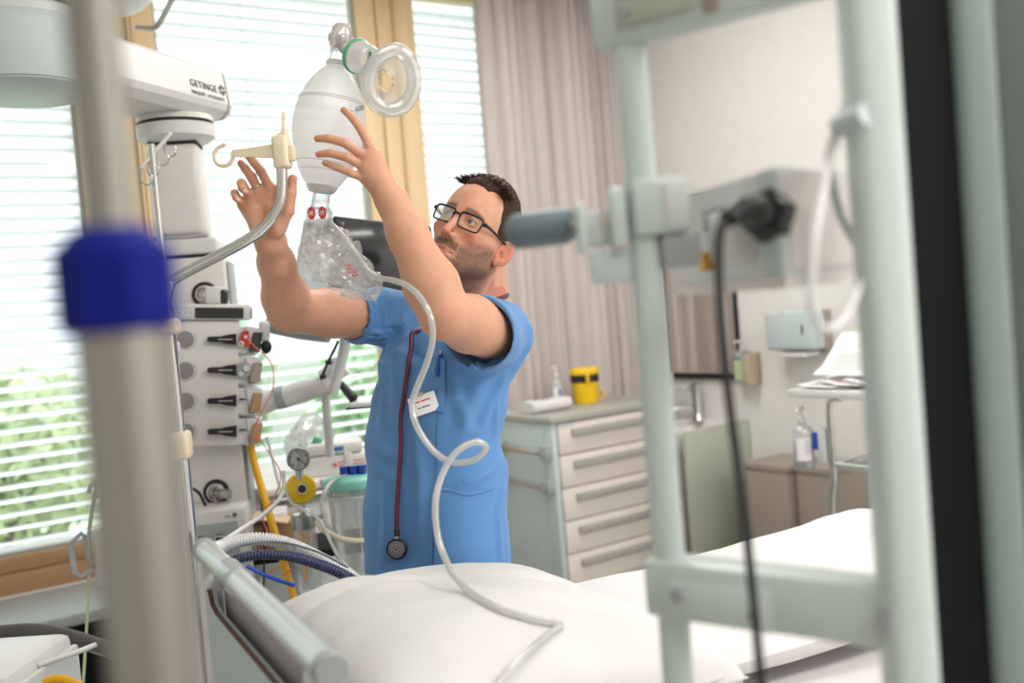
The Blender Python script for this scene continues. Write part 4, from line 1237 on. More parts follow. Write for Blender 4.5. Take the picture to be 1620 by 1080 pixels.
hose('white_hose', 'thin white hose curving from the gauge to the bed head', [V((0.9295, 2.4927, 1.1076)), V((0.9200, 2.4731, 1.0697)), V((0.8766, 2.4049, 1.0494)), V((0.7901, 2.2819, 1.0453)), V((0.7026, 2.1601, 1.0500)), V((0.6144, 2.0387, 1.0546))], 0.0055, 'hose_white')
hose('suction_tube', 'clear tube arching from the canister lid', [V((1.0673, 2.3986, 1.0823)), V((1.0192, 2.3707, 1.0833)), V((0.9771, 2.3379, 1.0665)), V((0.9580, 2.3250, 1.0316)), V((0.9576, 2.2989, 0.9876)), V((0.9860, 2.3261, 0.9460))], 0.0055, 'tube_clear', 'tube')
hose('suction_tube', 'clear tube hanging in a loop from the yellow knob', [V((0.8736, 2.3364, 1.0896)), V((0.8687, 2.2900, 1.0601)), V((0.8884, 2.2517, 1.0414)), V((0.9114, 2.2350, 1.0179)), V((0.9184, 2.2042, 0.9783)), V((0.9250, 2.1736, 0.9365)), V((0.9351, 2.1414, 0.9099))], 0.0045, 'tube_clear', 'tube')
hose('suction_tube', 'cream tube sagging from the regulator jar to the canister', [V((0.9278, 2.2957, 1.0048)), V((0.9446, 2.2831, 0.9767)), V((0.9988, 2.3172, 0.9416)), V((1.0693, 2.3410, 0.9187)), V((1.1207, 2.3544, 0.9144))], 0.0075, 'cream_plastic', 'tube')
hose('earth_cable', 'black cable curving into the column behind the power box', [V((0.7578, 2.7515, 1.0674)), V((0.7719, 2.7170, 1.0514)), V((0.7829, 2.7079, 1.0159))], 0.004, 'black_rubber', 'cable')
corrugated('breathing_hose', 'white ribbed breathing hose arching over the bed head', [V((0.5650, 1.9278, 1.0672)), V((0.6059, 1.9486, 1.0704)), V((0.6630, 1.9462, 1.0668)), V((0.7092, 1.9143, 1.0520)), V((0.7464, 1.8638, 1.0268)), V((0.7783, 1.8048, 0.9986)), V((0.7933, 1.7694, 0.9768))], 0.0135, 'hose_white', 'white_plastic')
corrugated('breathing_hose', 'navy ribbed breathing hose below the white one', [V((0.5711, 1.9100, 1.0343)), V((0.6040, 1.9125, 1.0441)), V((0.6470, 1.8896, 1.0474)), V((0.6925, 1.8586, 1.0392)), V((0.7312, 1.8135, 1.0224)), V((0.7591, 1.7758, 1.0057)), V((0.7850, 1.7452, 0.9834))], 0.0105, 'hose_navy', 'navy_plastic')
hose('sensor_cable', 'thin grey cable lying over the ribbed hoses', [V((0.5621, 1.8933, 1.0612)), V((0.6146, 1.9185, 1.0683)), V((0.6886, 1.9105, 1.0607)), V((0.7398, 1.8449, 1.0415)), V((0.7722, 1.7735, 1.0155))], 0.0022, 'grey_rubber', 'cable')
hose('blue_cable', 'bright blue cable at the far end of the bed rail', [V((0.5925, 1.8239, 1.0485)), V((0.6201, 1.8042, 1.0279)), V((0.6551, 1.7556, 1.0101))], 0.004, 'blue_plastic', 'cable')

# ================================================================= the bed
BR = V((0.474, 1.441, 0))
BMx = V((0.994, -0.112, 0)).normalized()
BF = frame(BR, BMx)             # x to the foot of the bed, y towards the windows
bed = thing('hospital_bed', 'hospital bed with a grey tube rail at the head end, made up in white', 'bed', BR)
bb = lambda: MB(BF)
rl = part(bed, 'head_rail', bb().cyl((0, -0.385, 1.097), (0, 0.375, 1.097), 0.0195, n=24), 'rail_silver')
for y_, d_ in ((-0.365, -1), (0.36, 1)):
    part(rl, 'end_cap', bb().lathe((0, y_, 1.097), (0, d_, 0), [(0.0205, 0), (0.0215, 0.004), (0.0215, 0.018), (0.019, 0.022), (0, 0.022)], 24), 'mid_grey')
part(rl, 'clear_collar', bb().lathe((0, 0.10, 1.097), (0, 1, 0), [(0.0215, 0), (0.0235, 0.002), (0.0235, 0.075), (0.0215, 0.077)], 24), 'clear_plastic')
for yy in (-0.34, 0.35):
    part(bed, 'rail_post', bb().bounds(-0.018, 0.018, yy - 0.028, yy + 0.028, 0.45, 1.085, 0.008), 'pale_grey')
hp_ = part(bed, 'headboard', bb().prism([V((-0.012, -0.32, 0.52)), V((-0.012, 0.33, 0.52)), V((-0.012, 0.33, 1.035)), V((-0.012, 0.315, 1.035)), V((-0.012, 0.30, 1.015)), V((-0.012, 0.26, 1.008)), V((-0.012, -0.32, 1.008))], V((0.014, 0, 0))), 'light_blue_grey')
part(hp_, 'edge_band', bb().prism([V((-0.0125, 0.33, 1.034)), V((-0.0125, 0.314, 1.034)), V((-0.0125, 0.299, 1.014)), V((-0.0125, 0.26, 1.0075)), V((-0.0125, -0.32, 1.0075)), V((-0.0125, -0.32, 1.0105)), V((-0.0125, 0.26, 1.0105)), V((-0.0125, 0.297, 1.0175)), V((-0.0125, 0.312, 1.0375)), V((-0.0125, 0.33, 1.0375))], V((0.007, 0, 0))), 'brown_edge')
part(bed, 'inner_board', bb().bounds(0.016, 0.03, -0.31, 0.32, 0.6, 1.07, 0.003), 'mauve_grey')
part(bed, 'bed_frame', bb().bounds(0.02, 2.12, -0.40, 0.36, 0.50, 0.60, 0.01), 'pale_grey')
part(bed, 'back_section', bb().prism([V((0.03, -0.34, 0.60)), V((0.75, -0.34, 0.60)), V((0.75, -0.34, 0.615)), V((0.03, -0.34, 0.615))], V((0, 0.66, 0))), 'mauve_grey')
part(bed, 'lifting_column', bb().bounds(0.35, 0.75, -0.2, 0.2, 0.15, 0.5, 0.01).bounds(1.45, 1.85, -0.2, 0.2, 0.15, 0.5, 0.01), 'pale_grey')
part(bed, 'chassis', bb().bounds(0.15, 2.0, -0.3, 0.3, 0.12, 0.16, 0.008), 'mid_grey')
for xx in (0.2, 1.95):
    for yy in (-0.3, 0.3):
        cs = part(bed, 'caster', bb().cyl((xx, yy - 0.02, 0.065), (xx, yy + 0.02, 0.065), 0.065, n=18), 'black_rubber')
        part(cs, 'fork', bb().bounds(xx - 0.02, xx + 0.02, yy - 0.028, yy + 0.028, 0.07, 0.125, 0.005), 'pale_grey')
part(bed, 'footboard', bb().bounds(2.12, 2.15, -0.38, 0.36, 0.5, 0.95, 0.012), 'light_blue_grey')


def soft(name, label, cat, rect, zfun, thick, nx, ny, m, amp, seed, edge=0.35, extra=None, pinch=0.5):
    """a filled cloth body: rectangle in the bed's frame, top surface zfun(x, y), own thickness"""
    x0, x1, y0, y1 = rect
    top, bot = [], []
    for i in range(nx + 1):
        u = i / nx
        rt, rb = [], []
        for j in range(ny + 1):
            v = j / ny
            uu, vv = 2 * u - 1, 2 * v - 1
            f = max(0.0, (1 - abs(uu) ** 3.2)) ** edge * max(0.0, (1 - abs(vv) ** 3.2)) ** edge
            x = x0 + (x1 - x0) * u
            y = y0 + (y1 - y0) * v
            x += -uu * abs(vv) ** 2 * 0 + pinch * 0.02 * uu * (abs(vv) ** 4)
            p = V((x * 3.1, y * 3.1, seed))
            w = noise.noise(p * 1.2) * amp * 1.6 + noise.noise(V((x * 5 + y * 6, y * 4 - x * 2, seed + 5))) * amp * 0.8 + noise.noise(p * 5) * amp * 0.25
            if extra:
                w += extra(x, y)
            zc = zfun(x, y)
            rt.append(V((x, y, zc + thick * 0.5 * f + w * (0.35 + 0.65 * f))))
            rb.append(V((x, y, zc - thick * 0.5 * f + w * 0.2)))
        top.append(rt)
        bot.append(rb)
    mb = bb()
    n0 = ny + 1
    mb.loft(top, closed=False)
    mb.loft(bot, closed=False)
    # close the rim
    for seq_t, seq_b in ((top[0], bot[0]), (top[-1], bot[-1]), ([r[0] for r in top], [r[0] for r in bot]), ([r[-1] for r in top], [r[-1] for r in bot])):
        mb.loft([seq_t, seq_b], closed=False)
    t = thing(name, label, cat, BF @ V(((x0 + x1) / 2, (y0 + y1) / 2, zfun((x0 + x1) / 2, (y0 + y1) / 2) - thick * 0.4)))
    return t, mb


def ridge(x, y, a, b, w, h):
    ax, ay = a
    bx_, by_ = b
    L2 = (bx_ - ax) ** 2 + (by_ - ay) ** 2
    t = max(0, min(1, ((x - ax) * (bx_ - ax) + (y - ay) * (by_ - ay)) / L2))
    d2 = (x - ax - t * (bx_ - ax)) ** 2 + (y - ay - t * (by_ - ay)) ** 2
    return h * math.exp(-d2 / (w * w)) * math.sin(PI * min(1, max(0, t * 0.9 + 0.08)))


mt, mb = soft('mattress', 'white sheeted mattress on the bed, its near side hanging below the duvet', 'mattress', (0.06, 2.10, -0.42, 0.34), lambda x, y: 0.70, 0.15, 60, 24, 'sheet', 0.006, 2, 0.16)
part(mt, 'mattress_body', mb, 'sheet', sharp=80)
dv, mb = soft('duvet', 'white duvet spread over the bed from the pillow to the foot', 'bedding', (0.60, 2.09, -0.17, 0.36), lambda x, y: 0.845 + 0.012 * math.sin(x * 2.0), 0.11, 90, 46, 'linen', 0.016, 9, 0.3,
              lambda x, y: ridge(x, y, (0.7, 0.3), (1.2, 0.1), 0.05, 0.02) + ridge(x, y, (1.2, 0.35), (1.9, 0.2), 0.06, 0.02) + ridge(x, y, (0.9, -0.2), (1.7, -0.1), 0.07, 0.015))
part(dv, 'duvet_body', mb, 'linen', sharp=80)
pl, mb = soft('pillow', 'big plump white pillow on the raised head end, beside the tube rail', 'pillow', (0.07, 0.61, -0.36, 0.33), lambda x, y: 0.955 - 0.05 * x, 0.20, 64, 72, 'linen', 0.011, 4, 0.42,
              lambda x, y: ridge(x, y, (0.07, 0.2), (0.36, 0.12), 0.018, 0.016) + ridge(x, y, (0.07, 0.10), (0.34, 0.02), 0.018, 0.015) + ridge(x, y, (0.07, -0.02), (0.28, -0.08), 0.018, 0.012) - ridge(x, y, (0.07, 0.15), (0.36, 0.07), 0.016, 0.013) - ridge(x, y, (0.62, -0.05), (0.40, 0.05), 0.025, 0.012) - ridge(x, y, (0.60, -0.2), (0.42, -0.12), 0.02, 0.012))
part(pl, 'pillow_body', mb, 'linen', sharp=80)
part(pl, 'seam', bb().tube([V((0.07 + 0.54 * (0.5 + 0.5 * math.copysign(abs(math.cos(a)) ** 0.16, math.cos(a))), -0.36 + 0.69 * (0.5 + 0.5 * math.copysign(abs(math.sin(a)) ** 0.16, math.sin(a))), 0.938)) for a in [2 * PI * k / 120 for k in range(121)]], 0.004, 6), 'sheet', sharp=80)
pl2, mb = soft('folded_sheet', 'folded white sheet under the pillow', 'bedding', (0.10, 0.58, -0.385, 0.32), lambda x, y: 0.805, 0.045, 40, 40, 'sheet', 0.006, 14, 0.3)
part(pl2, 'folded_cloth', mb, 'sheet', sharp=80)
bc = thing('blue_clip', 'small blue clip lying on the bedding beside the man', 'clip', V((1.1383, 1.7700, 0.9206)))
part(bc, 'clip_body', MB().box(V((1.1384, 1.7700, 0.9219)), (0.022, 0.014, 0.012), 0.004), 'blue_plastic')
part(bc, 'clip_lever', MB().box(V((1.1294, 1.7700, 0.9294)), (0.012, 0.01, 0.006), 0.002), 'navy_plastic')

# ================================================================= foreground: stand on the left
fs = thing('infusion_stand', 'out of focus grey stand with a navy blue collar, close on the left', 'stand', (0.103, 0.478, 0))
px_, py_ = 0.109, 0.4835
part(fs, 'lower_tube', MB().cyl((px_, py_, 0.08), (px_, py_, 1.50), 0.021, n=32), 'pole_grey')
part(fs, 'upper_tube', MB().cyl((px_, py_, 1.50), (px_, py_, 2.3), 0.0125, n=32), 'pole_grey')
part(fs, 'blue_collar', MB().lathe((px_, py_, 1.500), (0, 0, 1), [(0.0, 0), (0.0235, 0), (0.0275, 0.004), (0.0275, 0.038), (0.017, 0.049), (0.0, 0.049)], 8), 'navy_plastic')
for k in range(5):
    a = 2 * PI * k / 5 + 0.3
    lg = part(fs, 'leg', MB().tube([(px_, py_, 0.10), (px_ + 0.28 * math.cos(a), py_ + 0.28 * math.sin(a), 0.075)], [0.016, 0.012], 10), 'pale_grey')
    part(lg, 'caster', MB().cyl((px_ + 0.28 * math.cos(a) - 0.01, py_ + 0.28 * math.sin(a), 0.035), (px_ + 0.28 * math.cos(a) + 0.01, py_ + 0.28 * math.sin(a), 0.035), 0.035, n=14), 'black_rubber')
part(fs, 'top_hooks', MB().tube([(px_ - 0.1, py_, 2.33), (px_ - 0.08, py_, 2.29), (px_, py_, 2.3), (px_ + 0.08, py_, 2.29), (px_ + 0.1, py_, 2.33)], 0.005, 8), 'chrome')

# ================================================================= foreground: rack on the right
ra = thing('equipment_rack', 'pale green blurred equipment rack with posts and cross bars, close on the right', 'rack', (0.70, 0.62, 0))
Pa = V((0.6821, 0.7570, 1.6014))
Pb = V((Pa.x - 0.004, Pa.y, 0))
part(ra, 'slim_post', MB().cyl((Pa.x, Pa.y, 0.25), (Pa.x, Pa.y, 2.2), 0.0162, n=28), 'green_white')
Qa = V((0.7571, 0.5187, 1.5680))
RD = (V((Qa.x, Qa.y, 0)) - V((Pa.x, Pa.y, 0))).normalized()     # from the slim post to the near column
RN = V((0, 0, 1)).cross(RD)                                       # away from the camera
QF = frame((Qa.x, Qa.y, 0), V((0.829, -0.559, 0)))
part(ra, 'near_post', MB(QF).bounds(-0.036, 0.007, -0.018, 0.024, 0.2, 2.3, 0.012, 3), 'green_white')
part(ra, 'black_channel', MB(QF).bounds(0.007, 0.053, -0.005, 0.03, 0.2, 2.3), 'dark_panel')
part(ra, 'outer_profile', MB(QF).bounds(0.053, 0.087, -0.015, 0.03, 0.2, 2.3, 0.008, 3), 'rack_grey')
part(ra, 'side_panel', MB(QF).bounds(0.087, 0.24, -0.006, 0.03, 0.2, 2.3, 0.004), 'rack_dark')
part(ra, 'rack_base', MB(frame((Pa.x, Pa.y, 0), RD)).bounds(-0.10, 0.55, -0.18, 0.18, 0.08, 0.22, 0.02), 'green_white')
for dx in (-0.05, 0.5):
    for dy in (-0.14, 0.14):
        c = frame((Pa.x, Pa.y, 0), RD) @ V((dx, dy, 0.04))
        part(ra, 'caster', MB().cyl(c - RN * 0.012, c + RN * 0.012, 0.04, n=14), 'black_rubber')
LR = (V((Qa.x, Qa.y, 0)) - V((Pa.x, Pa.y, 0))).length
XF = frame((Pa.x, Pa.y, 0), RD)


def xb(x0, x1, y0, y1, z0, z1, bev=0.005):
    return MB(XF).bounds(x0, x1, y0, y1, z0, z1, bev, 2)


zt = V((0.6939, 0.7519, 1.7622)).z
ub = part(ra, 'upper_bar', xb(-0.035, LR, -0.02, 0.014, zt - 0.018, zt + 0.05, 0.008), 'green_white')
part(ub, 'bar_plate', xb(0.0, 0.085, -0.026, -0.02, zt - 0.004, zt + 0.05, 0.004), 'sage_grey')
for bx_0, bz_0 in ((0.012, zt + 0.01), (0.07, zt + 0.03)):
    part(ub, 'bolt', MB(XF).cyl((bx_0, -0.03, bz_0), (bx_0, -0.024, bz_0), 0.006, n=14), 'mid_grey')
part(ub, 'bar_block', xb(0.092, 0.11, -0.024, 0.016, zt - 0.012, zt + 0.06, 0.004), 'taupe')
zl = V((0.6670, 0.7426, 1.1971)).z
lb = part(ra, 'lower_bar', xb(-0.02, LR, -0.022, 0.022, zl - 0.028, zl + 0.030, 0.006), 'green_white')
part(lb, 'bar_plate', xb(0.01, 0.12, -0.0275, -0.022, zl - 0.026, zl + 0.014, 0.004), 'green_white')
for bx_0, bz_0, br_0 in ((0.022, zl, 0.007), (0.10, zl - 0.01, 0.004), (LR - 0.022, zl + 0.002, 0.011)):
    part(lb, 'bolt', MB(XF).cyl((bx_0, -0.03, bz_0), (bx_0, -0.0215, bz_0), br_0, n=18), 'mid_grey')
# clamp on the slim post with the grey knob
zc = V((0.6857, 0.7485, 1.5780)).z
XG = frame((Pa.x, Pa.y, 0), (0.829, -0.559, 0))


def xg(x0, x1, y0, y1, z0, z1, bev=0.005):
    return MB(XG).bounds(x0, x1, y0, y1, z0, z1, bev, 2)


cl_ = part(ra, 'post_clamp', xg(-0.012, 0.044, -0.026, 0.024, zc - 0.024, zc + 0.031, 0.006), 'green_white')
part(cl_, 'clamp_face', xg(0.018, 0.042, -0.0285, -0.026, zc - 0.018, zc + 0.025, 0.002), 'pale_grey')
part(ra, 'lower_clamp', xg(0.014, 0.052, -0.02, 0.022, zc - 0.058, zc - 0.0245, 0.004), 'mid_grey')
kf = part(ra, 'knob_frame', xg(-0.060, -0.030, 0.004, 0.018, zc - 0.030, zc + 0.006, 0.002), 'pale_grey')
part(kf, 'frame_bar', xg(-0.068, -0.059, -0.018, 0.018, zc - 0.036, zc + 0.014, 0.003), 'green_white')
part(kf, 'frame_bar', xg(-0.034, -0.019, -0.020, 0.020, zc - 0.032, zc + 0.026, 0.004), 'green_white')
part(ra, 'lower_plate', xg(-0.057, 0.004, -0.004, 0.012, zc - 0.068, zc - 0.034, 0.003), 'light_blue_grey')
gk = MB()
k0, k1 = V((0.6376, 0.8169, 1.5734)), V((0.6005, 0.8781, 1.5730))
part(ra, 'knob_pin', MB().cyl(V((0.6575, 0.7794, 1.5752)), k0, 0.0045, n=12), 'cream_plastic')
kd = (k1 - k0).normalized()
part(ra, 'grey_knob', MB().lathe(k0, kd, [(0.0, 0), (0.016, 0), (0.019, 0.006), (0.0195, 0.05), (0.0185, 0.066), (0.012, 0.072), (0, 0.072)], 8), 'grey_rubber', sharp=50)

# ---- device box hung in the rack
db = thing('wall_device', 'pale grey device box with a black mains plug, hung in the rack', 'medical device', V((0.7342, 0.6301, 1.5541)))
e0 = V((0.7135, 0.6078, 1.5532))
DL = (V((0.8119, 0.8561, 1.5704)) - e0)
DL.z = 0
DR = (V((0.9267, 0.6571, 1.5527)) - e0)
DR.z = 0
z0_, z1_ = V((0.7089, 0.6085, 1.5031)).z, V((0.7178, 0.6072, 1.6010)).z
fl = [V((e0.x, e0.y, z0_)), V((e0.x, e0.y, z0_)) + DR, V((e0.x, e0.y, z0_)) + DR + DL, V((e0.x, e0.y, z0_)) + DL]
part(db, 'housing', MB().prism(fl, V((0, 0, z1_ - z0_))), 'pale_grey')
dl, dr = DL.normalized(), DR.normalized()
nl = dl.cross(V((0, 0, 1)))
if nl.dot(V((0, 0, 1.5)) - e0) < 0:
    nl = -nl
nl.z = 0
nl.normalize()
part(db, 'rear_frame', MB().prism([V((e0.x, e0.y, z0_)) + dl * 0.004, V((e0.x, e0.y, z0_)) + dl * 0.035, V((e0.x, e0.y, z1_)) + dl * 0.035, V((e0.x, e0.y, z1_)) + dl * 0.004], nl * 0.003), 'light_blue_grey')
part(db, 'side_skin', MB().prism([p + V((0, 0, 0.006)) for p in (fl[0] + dr * 0.012, fl[1], fl[1] + V((0, 0, z1_ - z0_ - 0.012)), fl[0] + dr * 0.012 + V((0, 0, z1_ - z0_ - 0.012)))], dr.cross(V((0, 0, 1))) * 0.002), 'pale_pink')
vg = MB()
for r_ in range(3):
    for k in range(7):
        b = V((e0.x, e0.y, z1_ - 0.025 - 0.008 * r_)) + dl * (0.09 + 0.012 * k)
        vg.box(b + nl * 0.001, (0.005, 0.005, 0.004))
part(db, 'vent_holes', vg, 'mid_grey')
part(db, 'socket', MB().box(e0 + dl * 0.075 + nl * 0.003 + V((0, 0, -0.008)), (0.05, 0.05, 0.05), 0.004, 2, frame((0, 0, 0), dl).to_3x3()), 'white_plastic')
part(db, 'brass_terminal', MB().lathe(e0 + dl * 0.16 + V((0, 0, -0.028)), nl, [(0.01, 0), (0.01, 0.012), (0.0, 0.012)], 14), 'brass')
part(db, 'base_bracket', MB().prism([p + V((0, 0, -0.012)) for p in fl], V((0, 0, 0.0115))), 'pale_pink')
part(db, 'hanger', MB().prism([V((e0.x, e0.y, z0_ + 0.03)) + DL, V((e0.x, e0.y, z0_ + 0.03)) + DL + dl * 0.035, V((e0.x, e0.y, z1_ - 0.03)) + DL + dl * 0.035, V((e0.x, e0.y, z1_ - 0.03)) + DL], DR * 0.3), 'mauve_grey')
# plug and cable
pg = thing('power_plug', 'black angled mains plug and cable hanging from the device box', 'cable', V((0.7016, 0.6161, 1.5590)))
pc = [V((0.7041, 0.6205, 1.5594)), V((0.6877, 0.6136, 1.5635)), V((0.6689, 0.6142, 1.5639)), V((0.6506, 0.6141, 1.5564))]
pm = MB()
pm.tube(pc, [0.013, 0.015, 0.011, 0.0085], 14)
pm.lathe(V((0.7105, 0.6223, 1.5607)), (pc[0] - pc[1]), [(0.0, -0.012), (0.020, -0.012), (0.027, 0.0), (0.026, 0.012), (0, 0.012)], 6)
part(pg, 'plug_body', pm, 'black_plastic')
part(pg, 'cable', MB().tube(spline([V((0.6506, 0.6141, 1.5564)), V((0.6420, 0.6135, 1.5478)), V((0.6346, 0.6114, 1.5270)), V((0.6237, 0.6041, 1.4728)), V((0.6232, 0.6013, 1.4078)), V((0.6245, 0.5973, 1.3426)), V((0.6179, 0.5866, 1.2800)), V((0.6102, 0.5773, 1.2298)), V((0.6019, 0.5679, 1.1703)), V((0.5933, 0.5594, 1.1228))], 6), 0.0042, 10), 'black_rubber')
# grey tubes by the near column
hose('grey_tube', 'grey tube looping down beside the near rack column', [V((0.7472, 0.5435, 1.6914)), V((0.7502, 0.5523, 1.6664)), V((0.7404, 0.5574, 1.6341)), V((0.7008, 0.5453, 1.5826)), V((0.6571, 0.5244, 1.5389)), V((0.6419, 0.5206, 1.4988)), V((0.6401, 0.5207, 1.4738)), V((0.6539, 0.5226, 1.4576)), V((0.6828, 0.5274, 1.4605)), V((0.7126, 0.5325, 1.4823)), V((0.7385, 0.5403, 1.5057)), V((0.7505, 0.5456, 1.5332))], 0.0034, 'hose_white', 'tube')
hose('grey_tube', 'second grey tube running behind the first, down to the near column', [V((0.7477, 0.5644, 1.6329)), V((0.7543, 0.5828, 1.6054)), V((0.7750, 0.5905, 1.5545)), V((0.7925, 0.5764, 1.5059)), V((0.7844, 0.5562, 1.4761))], 0.004, 'green_white', 'tube')
tc = thing('tube_connector', 'pale blue tube connector with a dark knob clipped to the near column', 'connector', V((0.7322, 0.5385, 1.6301)))
part(tc, 'connector_body', MB().cyl(V((0.7291, 0.5526, 1.6273)), V((0.7250, 0.5193, 1.6314)), 0.010, n=14), 'light_blue_grey')
part(tc, 'clip', MB().box(V((0.8027, 0.5649, 1.6607)), (0.03, 0.03, 0.06), 0.008), 'sage_grey')
part(tc, 'dark_knob', MB().lathe(V((0.7930, 0.5681, 1.5908)), V((0.83, -0.56, -0.08)), [(0.012, -0.006), (0.014, 0.004), (0.01, 0.02), (0, 0.02)], 14), 'grey_hose')
part(tc, 'top_hook', MB().tube(spline([V((0.8014, 0.5551, 1.6897)), V((0.7700, 0.5521, 1.6897)), V((0.7469, 0.5435, 1.6887))]), 0.004, 8), 'green_white')

# ================================================================= lower left corner
dv2 = thing('corner_device', 'white device casing at the lower left corner with a dark hose behind', 'medical device', V((0.3233, 2.9744, 0.6200)))
DM = frame(V((0.2190, 2.1732, 0.8165)), V((0.8, -0.6, 0)))
part(dv2, 'casing', MB(DM).bounds(-0.30, 0.03, -0.06, 0.2, -0.30, 0.055, 0.02), 'white_plastic')
part(dv2, 'side_cover', MB(DM).bounds(0.03, 0.045, -0.05, 0.19, -0.29, 0.03, 0.006), 'pale_grey')
part(dv2, 'panel_line', MB(DM).bounds(-0.30, 0.031, -0.061, -0.058, -0.02, -0.016), 'mid_grey')
zfl = (DM @ V((0, 0, -0.30))).z
part(dv2, 'cart_stem', MB(DM).bounds(-0.16, -0.10, 0.03, 0.09, -0.30 - zfl + 0.06, -0.29, 0.004), 'mid_grey')
part(dv2, 'cart_base', MB(DM).bounds(-0.35, 0.1, -0.15, 0.28, -0.30 - zfl, -0.30 - zfl + 0.06, 0.015), 'mid_grey')
hose('dark_hose', 'thick dark grey hose running along behind the white corner device', [V((0.2092, 2.7224, 0.8041)), V((0.3107, 2.6540, 0.8047)), V((0.3728, 2.6115, 0.7909)), V((0.4421, 2.5392, 0.7638)), V((0.5196, 2.3890, 0.7354)), V((0.5227, 2.2629, 0.6678))], 0.019, 'grey_hose', n=14)
hose('white_cable', 'white cable coming out from behind the corner device', [V((0.2736, 2.1983, 0.8503)), V((0.3092, 2.1986, 0.8534)), V((0.3528, 2.2056, 0.8556)), V((0.3901, 2.2405, 0.8504))], 0.006, 'white_plastic', 'cable')
hose('yellow_tube', 'yellow tube end beside the corner device', [V((0.2671, 2.0821, 0.8505)), V((0.2925, 2.0651, 0.8541)), V((0.3260, 2.0416, 0.8362))], 0.008, 'yellow_hose', 'tube')
hose('ground_wire', 'green and yellow ground wire hanging below the grey bracket', [V((0.5265, 3.0000, 0.8374)), V((0.5107, 2.9800, 0.7460)), V((0.4843, 2.9000, 0.6822)), V((0.4478, 2.8000, 0.5810))], 0.004, 'leaf_pale', 'cable')
bk = thing('wire_bracket', 'grey bent metal bracket in front of the left window sill', 'bracket', V((0.5208, 3.0000, 0.8838)))
outl = [V((0.4902, 3.0200, 0.9265)), V((0.5223, 3.0200, 0.9489)), V((0.5279, 3.0200, 0.9369)), V((0.5323, 3.0000, 0.8633)), V((0.5425, 3.0000, 0.8465)), V((0.5007, 2.9800, 0.8343)), V((0.4890, 3.0000, 0.8458)), V((0.4898, 3.0200, 0.9050)), V((0.4902, 3.0200, 0.9265))]
part(bk, 'bent_strip', MB().tube(outl, 0.008, 8, flat=0.7), 'mid_grey')
part(bk, 'curved_rod', MB().tube(spline([V((0.5491, 3.0200, 1.0561)), V((0.5614, 3.0200, 1.0794)), V((0.5728, 3.0200, 1.0738)), V((0.5641, 3.0200, 1.0353)), V((0.5440, 3.0100, 0.9678)), V((0.5306, 3.0000, 0.8997)), V((0.5364, 3.0000, 0.8533))]), 0.006, 10), 'mid_grey')
part(bk, 'mount_arm', MB().tube([V((0.5397, 3.0000, 0.8526)), V((0.6117, 3.0000, 0.8552)), V((0.7099, 2.9500, 0.9071))], 0.010, 10), 'mid_grey')
part(bk, 'hub_block', MB().box(V((0.5704, 3.0000, 0.8732)), (0.05, 0.05, 0.16), 0.01), 'white_plastic')

# ================================================================= bodies grown from blended volumes
F4 = np.float32


class Vol:
    """a signed volume: f(P) is negative inside; lo..hi bounds it"""

    def __init__(s, lo, hi, f):
        s.lo, s.hi, s.f = np.array(lo, F4), np.array(hi, F4), f

    def at(s, P, lo, hi, pad=0.03):
        if lo is not None and (np.any(s.lo - pad > hi) or np.any(s.hi + pad < lo)):
            return None
        return s.f(P, lo, hi)


def cap(a, b, r1, r2=None):
    a, b = np.array(a, F4), np.array(b, F4)
    r2 = r1 if r2 is None else r2
    ab = b - a
    l2 = max(float(ab @ ab), 1e-12)

    def f(P, lo, hi):
        t = np.clip(((P - a) @ ab) / l2, 0, 1)
        return np.linalg.norm(P - a - t[:, None] * ab, axis=1) - (r1 + (r2 - r1) * t)
    m = max(r1, r2)
    return Vol(np.minimum(a, b) - m, np.maximum(a, b) + m, f)


def chain(pts, rs):
    return [cap(pts[i], pts[i + 1], rs[i], rs[i + 1]) for i in range(len(pts) - 1)]


def ell(c, r, Rm=None):
    c, r = np.array(c, F4), np.array(r, F4)
    Q = np.eye(3, dtype=F4) if Rm is None else np.array(Rm, F4)

    def f(P, lo, hi):
        q = (P - c) @ Q
        k1 = np.linalg.norm(q / r, axis=1)
        k2 = np.linalg.norm(q / (r * r), axis=1)
        return k1 * (k1 - 1) / np.maximum(k2, 1e-6)
    m = float(r.max())
    return Vol(c - m, c + m, f)


def smin(a, b, k):
    if k <= 0:
        return np.minimum(a, b)
    h = np.clip(0.5 + 0.5 * (b - a) / k, 0, 1)
    return b + (a - b) * h - k * h * (1 - h)


def fuse(kids, k):
    lo = np.min([c.lo for c in kids], axis=0)
    hi = np.max([c.hi for c in kids], axis=0)

    def f(P, l, h):
        d = None
        for c in kids:
            e = c.at(P, l, h, 0.03 + k)
            if e is not None:
                d = e if d is None else smin(d, e, k)
        return d
    return Vol(lo, hi, f)


def cutaway(base, tools, k):
    def f(P, l, h):
        d = base.at(P, l, h)
        if d is None:
            return None
        for t in tools:
            e = t.at(P, l, h)
            if e is not None:
                d = -smin(-d, e, k)
        return d
    return Vol(base.lo, base.hi, f)


def placed(v, origin, axes):
    """volume given in a local frame; axes = three world vectors"""
    o = np.array(origin, F4)
    A = np.array([list(x) for x in axes], F4)     # rows: local axes in world
    cs = np.array([[x, y, z] for x in (v.lo[0], v.hi[0]) for y in (v.lo[1], v.hi[1]) for z in (v.lo[2], v.hi[2])], F4) @ A + o
    return Vol(cs.min(0), cs.max(0), lambda P, l, h: v.f((P - o) @ A.T, None, None))


